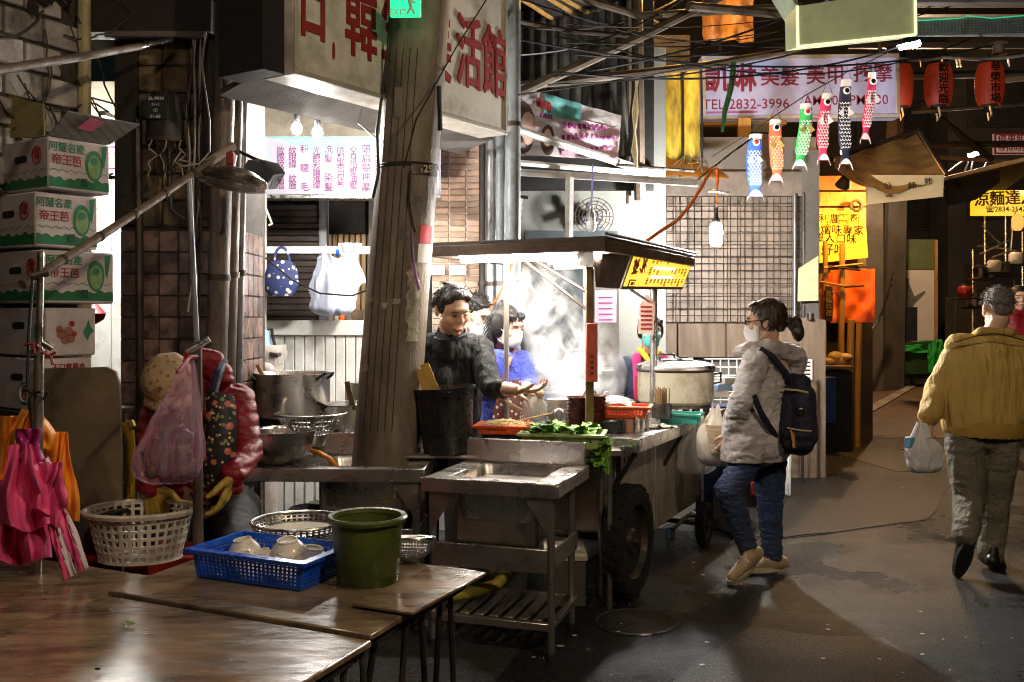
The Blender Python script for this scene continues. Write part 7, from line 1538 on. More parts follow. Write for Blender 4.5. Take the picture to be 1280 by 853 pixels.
# white laundry basket on a red tub
wq = P(173, 0, 3.5); zt_, zb_ = P(0, 637, 3.5).z, P(0, 697, 3.5).z
o = thing('white_basket', 'round white plastic basket with square holes by the washer', 'basket', V((wq.x, 3.5, zb_)))
def wf_(u, v): a = u*2*math.pi; r = lerp(.148, .19, v); return V((wq.x+r*math.cos(a), 3.52+r*.82*math.sin(a), lerp(zb_, zt_, v))), V((math.cos(a), math.sin(a), -.2))
m = MB(); lattice(m, wf_, 34, 6, .66, .68, .006, skip=lambda i, j: False); m.build('wall', white_pl, o, ang=0, weld=True)
m = MB(); g = []
for (dr, dz) in ((0, -.014), (.014, -.014), (.018, -.002), (.008, .006), (-.004, .002), (-.006, -.012)): g.append([V((wq.x+(.19+dr)*math.cos(a), 3.52+(.19+dr)*.82*math.sin(a), zt_+dz)) for a in [2*math.pi*k/48 for k in range(48)]])
m.sheet(g, closeu=True); m.build('rim', white_pl, o)
m = MB(); m.lathe([(1e-4, zb_), (.15, zb_), (.15, zb_-.006), (1e-4, zb_-.006)], (wq.x, 3.52, 0), n=36, sq=(1, .82)); m.build('bottom', white_pl, o)
o = thing('black_pan_lid', 'black lid lying inside the white basket', 'lid', V((wq.x-.08, 3.47, zt_-.03))); m = MB(); m.lathe([(.07, 0), (.06, .012), (1e-4, .018)], V((wq.x-.1, 3.5, zt_-.022)), Matrix.Rotation(R(-12), 4, 'Y'), 24); m.build('lid', black_pl, o)
o = thing('red_tub', 'dark red washing tub under the white basket', 'tub', V((wq.x, 3.55, 0))); m = MB(); zq = zb_-.012
m.lathe(vessel([(0, 0), (.2, 0), (.24, zq-.03), (.26, zq-.02), (.262, zq-.005)], .006), (wq.x+.02, 3.56, 0), n=40); m.build('body', red_pl, o)
m = MB(); m.box((wq.x+.02, 3.56, zq-.006), (.46, .05, .012)); m.build('cross_bar', red_pl, o)
# pink carrier bag on the second stand
pb_ = plastic_bag('pink_carrier_bag', 'pink striped carrier bag of rubbish hanging from the steel stand', 166, 252, 452, 604, 3.3, pink_bag, ph=2, apex=236, neck=.12)
m = MB()
for (x, y, r) in ((205, 572, .075), (190, 568, .05), (226, 570, .055), (214, 540, .05), (230, 545, .03), (222, 522, .035), (196, 585, .04), (232, 585, .04)): m.ball(P(x, y, 3.3), (r, r*.55, r*.9), rot=Rz(x*7))
for i, p in enumerate(m.v): p = V(p); q = 1+.0; m.v[i] = tuple(p+V((.02*noise3(p, (30, 30, 30)), 0, .02*noise3(p+V((9, 0, 0)), (30, 30, 30)))))
m.build('rubbish', M('dark rubbish', (.035, .02, .028), .5, 0, .6, 20, .5, 40, dirt=(.16, .07, .05), dsc=16), pb_)
for (x, y, r, mt_) in ((188, 590, .02, hood_m),): m = MB(); m.ball(P(x, y, 3.24), (r, r*.5, r*1.2)); m.build('wrapper', mt_, pb_)
m = MB(); m.tube([P(222, 466, 3.3), P(238, 446, 3.42), P(246, 446, 3.46)], .008, 6); m.build('knot', pink_cl if False else M('knot red', (.3, .03, .05), .5, bump=0), pb_)
# litter under the sinks
for k, (px, py, s, mt_, lb) in enumerate(((700, 808, .02, white_ink, 'pale paper scrap on the road by the sink leg'), (735, 812, .012, lettuce, 'bit of lettuce on the road by the sink'))):
    q = G(px, py, .006); m = MB(); m.prism([q+V((s*math.cos(a), s*.6*math.sin(a), 0)) for a in (0, 1.5, 2.8, 4.5)], (0, 0, .003)); tag(m.build('scrap', mt_, ang=0), lb, 'scrap')
# ================================================================ PEOPLE
skin = M('skin', (.62, .38, .26), .45, 0, .1, 14, .12, 120, sub=.12, dirt=(.5, .25, .17), dsc=9, damt=.4)
skin_p = M('pale skin', (.66, .42, .31), .45, 0, .08, 14, .1, 120, sub=.12)
hair_b = M('black hair', (.010, .008, .008), .55, 0, .4, 30, .6, 90, bst=(1, 1, .25))
hair_g = M('grey hair', (.16, .145, .13), .5, 0, .5, 60, .7, 140)
lip_m = M('lips', (.4, .2, .155), .45, 0, .1, bump=0); eye_m = M('eye white', (.6, .56, .52), .2, bump=0)
mask_w = M('white mask', (.82, .82, .83), .7, 0, .04, 9, .1, 50); mask_t = M('teal mask', (.1, .5, .46), .7, 0, .06, 9, .15, 50)
tee = M('black tee', (.007, .0068, .0075), .9, 0, .3, 8, .6, 9, bd=.05, bst=(1.4, 1, .45))
denim = M('denim', (.028, .05, .13), .75, 0, .35, 9, .7, 26, bd=.03, bst=(1, 1, 2), dirt=(.06, .08, .14), dsc=4, damt=.45)
def cat_np(me, k, n): a = np.empty(n*3); me.foreach_get(k, a); return a.reshape(-1, 3)
def remesh(mb, vox, sm=3, fold=None):
    me = mb.mesh('tmp', [skin], 0); ob = bpy.data.objects.new('tmp', me); COL.objects.link(ob)
    a = ob.modifiers.new('r', 'REMESH'); a.mode = 'VOXEL'; a.voxel_size = vox; a.adaptivity = 0
    if sm: b = ob.modifiers.new('s', 'SMOOTH'); b.factor = .5; b.iterations = sm
    r = bpy.data.meshes.new_from_object(ob.evaluated_get(bpy.context.evaluated_depsgraph_get()))
    bpy.data.objects.remove(ob)
    n = len(r.vertices); co = cat_np(r.vertices, 'co', n)
    if fold:
        nr = np.empty(n*3); r.vertex_normals.foreach_get('vector', nr); nr = nr.reshape(-1, 3); d = np.zeros(n)
        for f in fold:
            if callable(f): d += np.array([f(p) for p in co]); continue
            amp, s, off = f
            d += np.array([amp*(.5-abs(noise.noise((p[0]*s[0]+off, p[1]*s[1], p[2]*s[2])))*1.6) for p in co])
        co = co+nr*d[:, None]
    out = MB(); out.v = [tuple(p) for p in co]; out.f = [tuple(p.vertices) for p in r.polygons]; out.m = [0]*len(out.f)
    bpy.data.meshes.remove(r); return out
def put(mb, prims):
    for p in prims:
        if p[0] == 'l': mb.limb(p[1], p[2], p[3], p[4], 14, p[5] if len(p) > 5 else None)
        else: mb.ball(p[1], p[2], 16, 10, p[3] if len(p) > 3 else None)
    return mb
def hmat(c, fwd, up, s=1):
    f = V(fwd).normalized(); x = f.cross(V(up)).normalized(); u = x.cross(f).normalized()
    return axes(c, x*s, f*s, u*s)
def head_prims(H, s=1, nb=None, fem=False):
    R3 = H.to_3x3().normalized().to_4x4(); q = lambda *a: H @ V(a); k = s
    def e(c, r): return ('b', q(*c), tuple(t*k for t in r), R3)
    j = .94 if fem else 1
    pr = [e((0, -.012, .035), (.077, .095, .088)), e((0, .02, .01), (.069, .078, .085)), e((0, .03, -.045), (.058*j, .064, .072)), e((0, .064, -.098), (.026*j, .024, .02)),
          e((0, .086, .034), (.045, .016, .018)), e((.034, .064, -.022), (.03, .03, .028)), e((-.034, .064, -.022), (.03, .03, .028)), e((0, .083, -.062), (.03, .018, .018)),
          ('l', q(0, .09, .018), .0095*k, q(0, .107, -.022), .013*k), e((.013, .096, -.026), (.009, .010, .008)), e((-.013, .096, -.026), (.009, .010, .008)),
          e((.045, .01, -.07), (.022*j, .04, .03)), e((-.045, .01, -.07), (.022*j, .04, .03))]
    for sx in (1, -1): pr += [e((sx*.079, -.012, -.005), (.010, .022, .034)), e((sx*.083, -.02, .008), (.008, .016, .018))]
    if nb is not None: pr.append(('l', q(0, -.022, -.06), .052*k*j, V(nb), .06*k*j))
    return pr
def face(par, H, s=1, mouth=True, brow=hair_b, closed=True):
    R3 = H.to_3x3().normalized().to_4x4(); q = lambda *a: H @ V(a)
    for sx in (1, -1):
        m = MB(); m.ball(q(sx*.032, .0925, .008), (.014*s, .006*s, .0038*s), rot=R3); m.build('eye', hair_b if closed else eye_m, par)
        if not closed: m = MB(); m.ball(q(sx*.032, .0955, .008), (.006*s, .0045*s, .0045*s), rot=R3); m.build('iris', hair_b, par)
        m = MB(); m.limb(q(sx*.014, .0985, .026), .0032*s, q(sx*.034, .097, .031), .004*s, 8); m.limb(q(sx*.034, .097, .031), .004*s, q(sx*.052, .084, .026), .002*s, 8); m.build('eyebrow', brow, par)
    if mouth: m = MB(); m.ball(q(0, .1, -.0655), (.023*s, .006*s, .0055*s), rot=R3); m.build('lips', lip_m, par)
def hand_prims(w, d, n, t, s=1, curl=.5, spread=1, tc=.4):
    "w wrist, d finger direction, n towards the palm side, t towards the thumb"
    d = V(d).normalized(); n = V(n); n = (n-d*n.dot(d)).normalized(); t = V(t); t = (t-d*t.dot(d)-n*t.dot(n)).normalized(); w = V(w); pr = []
    for k in range(4):
        o = (.031-.0207*k)*spread; b = w+d*(.088-.004*abs(k-1.3))*s+t*o*s; pr.append(('l', w+t*o*.55*s+d*.01*s, .0135*s, b, .0115*s))
        L = (.068, .077, .071, .055)[k]*s; c = curl*(1+.12*k); p = b; a = c*.6
        for (fr, inc) in ((.45, .9), (.3, .9), (.25, .6)):
            dd = (d*math.cos(a)+n*math.sin(a)+t*o*1.2).normalized(); nx = p+dd*L*fr; pr.append(('l', p, (.0098-.0008*(fr < .4)-.0008*(fr < .3))*s, nx, (.0088-.0009*(fr < .3))*s)); p = nx; a += c*inc
    b = w+d*.02*s+t*.024*s; k1 = b+(d*.55+t*.75+n*.35).normalized()*.038*s; k2 = k1+(d*.85+t*.3+n*tc).normalized()*.032*s; k3 = k2+(d*.9+n*tc*1.5).normalized()*.024*s
    pr += [('l', b, .0155*s, k1, .012*s), ('l', k1, .0118*s, k2, .0105*s), ('l', k2, .0105*s, k3, .0085*s)]
    return pr
def torso_prims(sl, sr, hl, hr, fwd, g=1, shr=.058):
    sl, sr, hl, hr = V(sl), V(sr), V(hl), V(hr); ms, mh = (sl+sr)/2, (hl+hr)/2; ax = (sr-sl)/2; hx = (hr-hl)/2; up = (ms-mh)
    ch = ms-up*.28; wa = mh+up*.25; pr = [('l', sl, shr, sr, shr), ('l', ms+up*.05, shr*.9, sl.lerp(ms, .15), shr*.8), ('l', ms+up*.05, shr*.9, sr.lerp(ms, .15), shr*.8)]
    for q in (-1, 1):
        a, b, c = ch+ax*q*.42, wa+hx*q*.55, mh+hx*q*.6
        pr += [('l', ms+ax*q*.5-up*.08, .085*g, a, .108*g), ('l', a, .108*g, b, .1*g), ('l', b, .1*g, c, .108*g)]
    pr += [('l', ch, .115*g, mh, .112*g)]
    return pr
def hair_strands(par, H, s, mat, n, L, rr, region, drop=.5, seed=1, name='strands', jit=.4):
    rnd = random.Random(seed); m = MB(); k = 0
    while k < n:
        a = V((rnd.gauss(0, 1), rnd.gauss(0, 1), rnd.gauss(0, 1))).normalized()
        if not region(a): continue
        p = V((a.x*.084, a.y*.103-.012, a.z*.095+.035)); d = (a*.4+V((rnd.gauss(0, jit), rnd.gauss(0, jit), -drop+rnd.gauss(0, .2)))).normalized(); pts = []
        for i in range(4): pts.append(H @ p); p = p+d*L/3; d = (d+V((0, 0, -.25*drop))).normalized()
        m.tube(pts, [rr*s, rr*s, rr*.8*s, rr*.3*s], 4, cap=False); k += 1
    o = m.build(name, mat, par); o['kind'] = 'stuff'; return o
def hair_cap(par, H, s, mat, parts, vox=.007, fold=None, name='hair'):
    R3 = H.to_3x3().normalized().to_4x4(); m = MB()
    put(m, [('b', H @ V(c), tuple(t*s for t in r), R3) if len(p) == 2 else ('l', H @ V(p[0]), p[1]*s, H @ V(p[2]), p[3]*s) for p in parts for (c, r) in [p[:2]]])
    return remesh(m, vox, 2, fold or [(.006, (30, 30, 12), 1)]).build(name, mat, par, ang=180)
def body(par, prims, mat=skin, vox=.006, sm=2): return remesh(put(MB(), prims), vox, sm).build('body', mat, par, ang=180)
def wear(par, name, prims, mat, vox=.009, sm=3, fold=None): return remesh(put(MB(), prims), vox, sm, fold).build(name, mat, par, ang=180)
def shoe(par, heel, toe, mat, sole, w=.045, up=None, name='shoe', ank=None):
    h, t = V(heel), V(toe); d = t-h; up = V(up) if up is not None else Z; up = (up-d.normalized()*up.dot(d.normalized())).normalized(); sd_ = d.cross(up).normalized()
    pr = [('l', h+up*.045, .042, h+d*.45+up*.042, .042), ('l', h+d*.45+up*.042, .042, t-d*.12+up*.028, .032), ('l', h+up*.06+d*.06, .038, h+up*.115+d*.12, .038)]
    if ank is not None: pr[2] = ('l', h+d*.22+up*.06, .042, V(ank), .043)
    o = wear(par, name, pr, mat, .006, 2)
    m = MB(); n = 20; pl = []
    for k in range(n):
        a = 2*math.pi*k/n; u = math.cos(a); wv = math.sin(a)*w*(1 if u > -.2 else .85); pl.append(h+d*(.5+.56*u)+sd_*wv)
    m.prism(pl, up*.03); m.build('sole', sole, o)
    if ank is not None:
        m = MB()
        for k in range(4): q = h+d*(.42+.1*k)+up*(.088-.009*k); m.tube([q-sd_*.03-up*.012, q, q+sd_*.03-up*.012], .004, 5)
        m.build('laces', white_cl, o)
    return o

# ---- 1 chef in the black tee
ch = thing('person', 'man in a black long sleeved tee reaching over the counter beside the utility pole', 'person', (P(560, 0, 5.2).x, 5.2, 0))
s = 1.08; hc = P(566, 387, 5.22); H = hmat(hc, (.46, -.78, -.40), (.1, -.33, .9), s); nb = P(563, 412, 5.31)
sl, sr = P(601, 436, 5.32), P(514, 440, 5.3); el, wl = P(612, 484, 5.1), P(646, 488, 4.95); er, wr_ = P(506, 500, 5.05), P(526, 528, 5.0)
hl, hr = P(586, 575, 5.36), P(534, 575, 5.36); G0 = lambda p: V((p.x, p.y, .07)); kl, kr = V((hl.x, hl.y-.02, .48)), V((hr.x, hr.y-.02, .48))
body(ch, head_prims(H, s, nb)+[('l', nb, .062, (sl+sr)/2, .07), ('l', sl, .05, el, .044), ('l', el, .047, wl, .03), ('l', el.lerp(wl, .3), .046, wl, .031), ('l', sr, .05, er, .044), ('l', er, .042, wr_, .03), ('l', (sl+sr)/2, .08, (hl+hr)/2, .09, (V((0, 1, 0)), .7)), ('l', hl, .075, kl, .05), ('l', kl, .05, G0(kl), .035), ('l', hr, .075, kr, .05), ('l', kr, .05, G0(kr), .035)]
     + hand_prims(wl, (.96, -.12, .05), (0, -.15, 1), (.1, -.9, .3), 1.08, .42)+hand_prims(wr_, (.5, -.3, -.8), (1, 0, .2), (0, -1, 0), 1.05, .7), vox=.0052)
face(ch, H, s)
wear(ch, 'tee', torso_prims(sl, sr, hl, hr, (0, -1, 0), 1.12, .07)+[('l', sl, .068, el, .058), ('l', el, .058, el.lerp(wl, .42), .05), ('l', sr, .068, er, .058), ('l', er, .056, wr_, .045), ('l', nb+V((0, .02, -.025)), .08, (sl+sr)/2, .1), ('l', nb+V((0, .03, -.05)), .06, sl, .06), ('l', nb+V((0, .03, -.05)), .06, sr, .06)], tee, .008, 2, [(.012, (13, 13, 5), 2), (.006, (26, 22, 15), 9)])
m = MB(); R3 = H.to_3x3().normalized().to_4x4(); c = nb+V((.004, -.015, -.015)); m.tube([c+V((.086*math.cos(a), .075*math.sin(a)-.01, .012*math.cos(a)+.03*math.sin(a)-.012)) for a in [2*math.pi*k/28 for k in range(28)]], .009, 8, close=True); m.build('collar', tee, ch)
wear(ch, 'trousers', [('l', hl, .1, kl, .075), ('l', kl, .075, G0(kl), .06), ('l', hr, .1, kr, .075), ('l', kr, .075, G0(kr), .06), ('l', hl, .11, hr, .11)], darkbrown, .012)
for q in (kl, kr): shoe(ch, (q.x, q.y+.06, .012), (q.x+.02, q.y-.2, .012), black_pl, rubber)
hair_cap(ch, H, s, hair_b, [((0, -.022, .05), (.080, .094, .080)), ((0, .035, .1), (.056, .05, .022)), ((.05, .04, .08), (.026, .035, .026)), ((-.05, .04, .08), (.026, .035, .026)), ((.066, -.01, .03), (.022, .05, .05)), ((-.066, -.01, .03), (.022, .05, .05)), ((0, -.07, .0), (.062, .04, .055))], .006, [(.003, (60, 26, 40), 1)])
hair_strands(ch, H, s, hair_b, 420, .05, .0018, lambda a: (a.y < .35 and a.z > .2) or a.z > .8 or (a.y < -.1 and a.z > -.3), .75, 3, jit=.12)

# ---- 2 man behind him
m2 = thing('person', 'man in pale blue, mask below his nose, half hidden behind the black tee man', 'person', (P(592, 0, 6).x, 6.0, 0))
s = 1.0; hc = P(595, 393, 5.95); H = hmat(hc, (.72, -.6, -.35), (.15, -.25, .9), s); nb = P(590, 428, 6.0); sl, sr = P(622, 445, 6.0), P(560, 445, 6.05); hl, hr = P(614, 545, 6.05), P(568, 545, 6.05); kl, kr = V((hl.x, 6.05, .48)), V((hr.x, 6.05, .48)); el, wl = P(628, 492, 5.95), P(640, 512, 5.8)
body(m2, head_prims(H, s, nb)+[('l', sl, .05, el, .042), ('l', el, .04, wl, .03), ('l', nb, .06, (hl+hr)/2, .12), ('l', hl, .075, kl, .05), ('l', kl, .05, G0(kl), .035), ('l', hr, .075, kr, .05), ('l', kr, .05, G0(kr), .035)]+hand_prims(wl, (.5, -.8, -.1), (0, 0, -1), (-1, 0, 0), 1, .5), skin_p, .0065)
face(m2, H, s, mouth=False)
hair_cap(m2, H, s, hair_b, [((0, -.018, .05), (.082, .097, .081)), ((0, .05, .085), (.05, .035, .02)), ((0, -.06, .0), (.06, .042, .05))], .007, [(.004, (60, 60, 30), 1)]); hair_strands(m2, H, s, hair_b, 140, .03, .0026, lambda a: a.z > .3, .0, 4)
def mask(par, H, s, mat, low=0, name='mask'):
    g = []
    for i in range(9):
        v = i/8; row = []
        for j in range(15):
            u = j/14*2-1; a = u*1.35; z = lerp(.004, -.105, v)-low; bulge = .018*math.cos(u*1.3)*math.sin(v*math.pi)+.012*math.exp(-(u*3)**2)*(1-v)
            rx, ry = .075*(1-.22*v), .088+bulge; sq = 1-.25*abs(u)**3*(1 if v in (0, 1) else .6); row.append(H @ V((rx*math.sin(a), .012+ry*math.cos(a)*1.03, lerp(-.05-low, z, sq))))
        g.append(row)
    o = MB().sheet(g, .003*s).build(name, mat, par, ang=180)
    for sx in (1, -1):
        m = MB(); m.tube([H @ V((sx*.07, .045, -.02-low)), H @ V((sx*.083, .0, .015)), H @ V((sx*.086, -.03, .01)), H @ V((sx*.083, -.02, -.04)), H @ V((sx*.07, .03, -.08-low))], .0016*s, 5); m.build('ear_loop', mat, o)
    return o
mask(m2, H, s, mask_w, .028)
wear(m2, 'shirt', torso_prims(sl, sr, hl, hr, (0, -1, 0), 1.08, .066)+[('l', sl, .064, el, .055), ('l', el, .052, wl, .042), ('l', nb+V((0, .02, -.01)), .07, (sl+sr)/2, .09)], blue_s, .011, 3, [(.01, (12, 12, 5), 5)])
wear(m2, 'trousers', [('l', hl, .1, kl, .075), ('l', kl, .075, G0(kl), .06), ('l', hr, .1, kr, .075), ('l', kr, .075, G0(kr), .06)], darkbrown, .014)

# ---- 3 girl with the white mask
g3 = thing('person', 'young woman in a blue sweater and dotted apron with white mask in the steam', 'person', (P(632, 0, 5.7).x, 5.7, 0))
s = .98; hc = P(633, 409, 5.68); H = hmat(hc, (.76, -.60, -.24), (.12, -.14, 1), s); nb = P(627, 438, 5.74)
sl, sr = P(653, 450, 5.72), P(608, 448, 5.68); el, wl = P(664, 486, 5.66), P(658, 482, 5.36); er, wr_ = P(610, 490, 5.5), P(646, 487, 5.34); hl, hr = P(652, 548, 5.8), P(616, 548, 5.78); kl, kr = V((hl.x, 5.8, .46)), V((hr.x, 5.8, .46))
body(g3, head_prims(H, s, nb, True)+[('l', sl, .042, el, .036), ('l', el, .036, wl, .026), ('l', sr, .042, er, .036), ('l', er, .036, wr_, .026), ('l', nb, .055, (hl+hr)/2, .11), ('l', hl, .07, kl, .048), ('l', kl, .048, G0(kl), .032), ('l', hr, .07, kr, .048), ('l', kr, .048, G0(kr), .032)]
     + hand_prims(wl, (.7, -.6, -.1), (-.2, -.3, -.9), (-.6, -.7, .2), .95, .55)+hand_prims(wr_, (.93, -.3, -.05), (.1, .3, -.9), (.2, -.9, .1), .95, .6), skin_p, .0055)
face(g3, H, s, mouth=False, closed=False); mask(g3, H, s, mask_w)
hair_cap(g3, H, s, hair_b, [((0, -.022, .052), (.083, .098, .084)), ((.045, .058, .082), (.03, .035, .024)), ((-.045, .055, .08), (.03, .035, .026)), ((.068, -.02, .0), (.022, .05, .075)), ((-.07, -.02, .0), (.02, .045, .07)), ((0, -.075, -.02), (.062, .045, .09)), ((.0, -.09, -.09), (.05, .035, .07)), ((.055, -.05, -.09), (.022, .04, .07)), ((-.055, -.05, -.09), (.022, .04, .07)), ((0, -.06, .128), (.03, .03, .022))], .0065, [(.006, (34, 34, 8), 1)])
hair_strands(g3, H, s, hair_b, 90, .10, .0025, lambda a: a.y < -.2 and a.z > -.5, .9, 5, jit=.15); hair_strands(g3, H, s, hair_b, 26, .07, .002, lambda a: a.y > .55 and .45 < a.z < .85, .8, 6, name='fringe', jit=.12)
swe = M('blue sweater', (.075, .1, .5), .85, 0, .15, 9, .8, 22, bd=.03)
wear(g3, 'sweater', torso_prims(sl, sr, hl, hr, (0, -1, 0), .95, .056)+[('l', sl, .056, el, .052), ('l', el, .05, el.lerp(wl, .75), .042), ('l', sr, .056, er, .054), ('l', er, .052, er.lerp(wr_, .72), .042), ('l', nb+V((0, .01, -.015)), .06, (sl+sr)/2, .08)], swe, .009, 3, [(.009, (14, 14, 7), 3)])
apr = M('dotted apron', (.17, .045, .035), .7, 0, .15, 9, .15, 50, dots=(((.85, .75, .68), 38, .34),))
fw = V((.62, -.78, 0)); rt_ = V((.78, .62, 0)); tc = (sl+sr)/2+V((0, 0, -.12)); g = []
for i in range(16):
    v = i/15; w = .085+.06*min(1, v*3); row = []
    for j in range(11): u = j/10*2-1; p = tc+fw*(.122+.012*math.sin(u*5+v*4)-.05*u*u)+rt_*w*u; p.z = lerp(tc.z, .62, v); row.append(p)
    g.append(row)
MB().sheet(g, .004).build('apron', apr, g3)
for u in (-1, 1):
    a = tc+fw*.085+rt_*.075*u; m = MB(); m.tube([a, a+V((0, 0, .06))+fw*.02, (sl if u < 0 else sr).lerp(nb, .45)+V((0, 0, .06))+fw*.03, (sl if u < 0 else sr).lerp(nb, .45)+V((0, 0, .055))-fw*.05], [.012]*4, 6); m.build('apron_strap', M('apron strap%d' % u, (.72, .2, .08), .6, bump=0), g3)
wear(g3, 'trousers', [('l', hl, .095, kl, .07), ('l', kl, .07, G0(kl), .055), ('l', hr, .095, kr, .07), ('l', kr, .07, G0(kr), .055)], darkbrown, .014)
o = plastic_bag('serving_bag', 'small clear bag held open in the hands of the masked girl', 655, 684, 488, 522, 5.3, clear_bag, ph=4)

# ---- 4 worker behind the rice pot
g4 = thing('person', 'worker in teal mask and magenta navy vest behind the rice pot', 'person', (P(808, 0, 6.9).x, 6.9, 0))
s = 1.0; hc = P(813, 413, 6.8); H = hmat(hc, (.08, -1, -.2), (0, -.2, 1), s); nb = P(811, 444, 6.88); sl, sr = P(842, 456, 6.9), P(779, 456, 6.9); el, wl = P(852, 498, 6.85), P(842, 506, 6.65); er, wr_ = P(770, 498, 6.85), P(782, 508, 6.65); hl, hr = P(830, 550, 6.95), P(792, 550, 6.95); kl, kr = V((hl.x, 6.95, .45)), V((hr.x, 6.95, .45))
body(g4, head_prims(H, s, nb, True)+[('l', sl, .045, el, .04), ('l', el, .036, wl, .026), ('l', sr, .045, er, .04), ('l', er, .036, wr_, .026), ('l', nb, .055, (hl+hr)/2, .12), ('l', hl, .07, kl, .05), ('l', kl, .05, G0(kl), .035), ('l', hr, .07, kr, .05), ('l', kr, .05, G0(kr), .035)]+hand_prims(wl, (-.4, -.8, -.3), (0, 0, -1), (-1, 0, 0), 1, .6)+hand_prims(wr_, (.3, -.8, -.3), (0, 0, -1), (1, 0, 0), 1, .6), skin, .0075)
face(g4, H, s, mouth=False); mask(g4, H, s, mask_t)
hair_cap(g4, H, s, hair_b, [((0, -.018, .05), (.085, .099, .084)), ((.045, .06, .075), (.03, .03, .026)), ((-.045, .06, .075), (.03, .03, .026)), ((.072, .0, .0), (.02, .05, .06)), ((-.072, .0, .0), (.02, .05, .06)), ((0, -.06, -.02), (.07, .05, .08))], .008)
navy = M('navy vest', (.012, .018, .05), .7, 0, .2, 9, .2, 50); mag = M('magenta panel', (.55, .02, .16), .65, 0, .15, 9, .2, 50); gsl = M('grey sleeve', (.09, .085, .1), .8, 0, .2, 9, .2, 50)
wear(g4, 'shirt', [('l', sl, .06, el, .056), ('l', el, .054, wl, .045), ('l', sr, .06, er, .056), ('l', er, .054, wr_, .045), ('l', sl, .058, sr, .058)], gsl, .012, 3, [(.008, (12, 12, 8), 3)])
wear(g4, 'vest', torso_prims(sl.lerp(sr, .08), sr.lerp(sl, .08), hl, hr, (0, -1, 0), 1.12, .066)+[('l', nb+V((0, 0, -.02)), .07, nb+V((0, 0, -.1)), .09)], navy, .011, 3, [(.006, (10, 10, 6), 5)])
for px in (795, 829): m = MB(); a, b = P(px, 446, 6.82), P(px+(4 if px < 812 else -2), 496, 6.745); m.limb(a, .03, b, .036, 12, sq=(V((0, 1, 0)), .35)); m.build('vest_panel', mag, g4)
m = MB(); m.limb(P(801, 438, 6.8), .024, P(812, 452, 6.75), .018); m.limb(P(824, 440, 6.8), .02, P(813, 452, 6.75), .018); m.build('scarf', M('yellow scarf', (.7, .42, .03), .7, 0, .15, 9, .3), g4)
m = MB(); m.limb(P(813, 452, 6.74), .008, P(813, 492, 6.72), .008); m.build('zip', gold, g4)
m = MB(); g = [[P(794+j*4, 470+i*6, 6.70-.012*math.sin(j)) for j in range(5)] for i in range(6)]; m.sheet(g, .004); m.build('bib', red_pl, g4)

# ---- 5 customer with the backpack
g5 = thing('person', 'woman in a pale hooded coat and jeans with a navy backpack facing the cart', 'person', V((P(945, 0, 5.5).x, 5.5, 0)))
D = 5.5; s = 1.0; hc = P(957, 403, D); H = hmat(hc, (-.93, .36, -.06), (0, 0, 1), s); nb = P(962, 438, D)
sn, sf_ = P(945, 452, D-.14), P(985, 448, D+.17); en, wn = P(927, 500, D-.2), P(915, 546, D-.08); ef, wf2 = P(960, 500, D+.24), P(930, 540, D+.2)
hn, hf = P(943, 560, D-.08), P(962, 560, D+.1); kn, an = P(911, 612, D-.1), P(935, 686, D-.05); kf, af = P(962, 632, D+.1), P(966, 698, D+.12)
body(g5, head_prims(H, s, nb, True)+[('l', nb, .05, (sn+sf_)/2, .07), ('l', (sn+sf_)/2, .1, (hn+hf)/2, .11), ('l', sn, .045, en, .038), ('l', en, .036, wn, .026), ('l', sf_, .045, ef, .038), ('l', ef, .036, wf2, .026), ('l', hn, .08, kn, .055), ('l', kn, .052, an, .034), ('l', hf, .08, kf, .055), ('l', kf, .052, af, .034)]
     + hand_prims(wn, (-.5, .2, -.85), (0, 1, 0), (-1, 0, .3), .95, .7)+hand_prims(wf2, (-.7, -.3, -.6), (0, -1, 0), (-.3, 0, 1), .95, .7), skin, .006)
face(g5, H, s, mouth=False); mask(g5, H, s, mask_w, .012)
m = MB()
for sx in (1, -1): m.tube([H @ V((sx*.033+.021*math.cos(a), .107, .004+.016*math.sin(a))) for a in [2*math.pi*k/16 for k in range(16)]], .0024, 5, close=True); m.tube([H @ V((sx*.054, .105, .008)), H @ V((sx*.08, .05, .012)), H @ V((sx*.086, -.02, .01))], .0025, 5)
m.tube([H @ V((-.012, .107, .008)), H @ V((.012, .107, .008))], .0022, 5); m.build('glasses', black_pl, g5)
brn = M('dark brown hair', (.028, .014, .009), .4, 0, .4, 30, .6, 90, bst=(1, 1, .3))
hair_cap(g5, H, s, brn, [((0, -.022, .05), (.086, .101, .086)), ((0, .045, .098), (.05, .045, .024)), ((.068, -.03, .01), (.022, .055, .06)), ((-.068, -.03, .01), (.022, .055, .06)), ((0, -.08, .0), (.06, .04, .06)), ((0, -.125, -.005), (.026, .03, .026)), ((.0, -.16, -.02), (.045, .04, .046)), ((-.01, -.175, -.065), (.036, .034, .055))], .0065, [(.008, (36, 36, 20), 1)])
hair_strands(g5, H, s, brn, 150, .04, .0015, lambda a: a.z > -.2 and a.y < .5, .5, 8, jit=.2)
coat = M('pale grey coat', (.62, .59, .61), .75, 0, .1, 8, .5, 14, bd=.04, bst=(1, 1, 1.7), dirt=(.33, .28, .27), dsc=3)
ht = P(945, 572, D)
cf5 = torso_prims(sn, sf_, P(935, 552, D-.07), P(972, 552, D+.1), (-1, 0, 0), 1.16, .07)+[('l', nb+V((0, 0, -.05)), .09, P(960, 500, D), .135), ('l', P(950, 500, D), .15, P(947, 550, D), .165), ('l', P(948, 545, D), .165, P(948, 562, D), .165), ('l', P(934, 525, D-.06), .13, P(931, 566, D-.06), .135), ('l', P(936, 566, D+.06), .14, P(940, 530, D+.06), .13), ('l', sn, .075, en, .066), ('l', en, .066, wn, .052), ('l', sf_, .075, ef, .066), ('l', ef, .066, wf2, .052)]
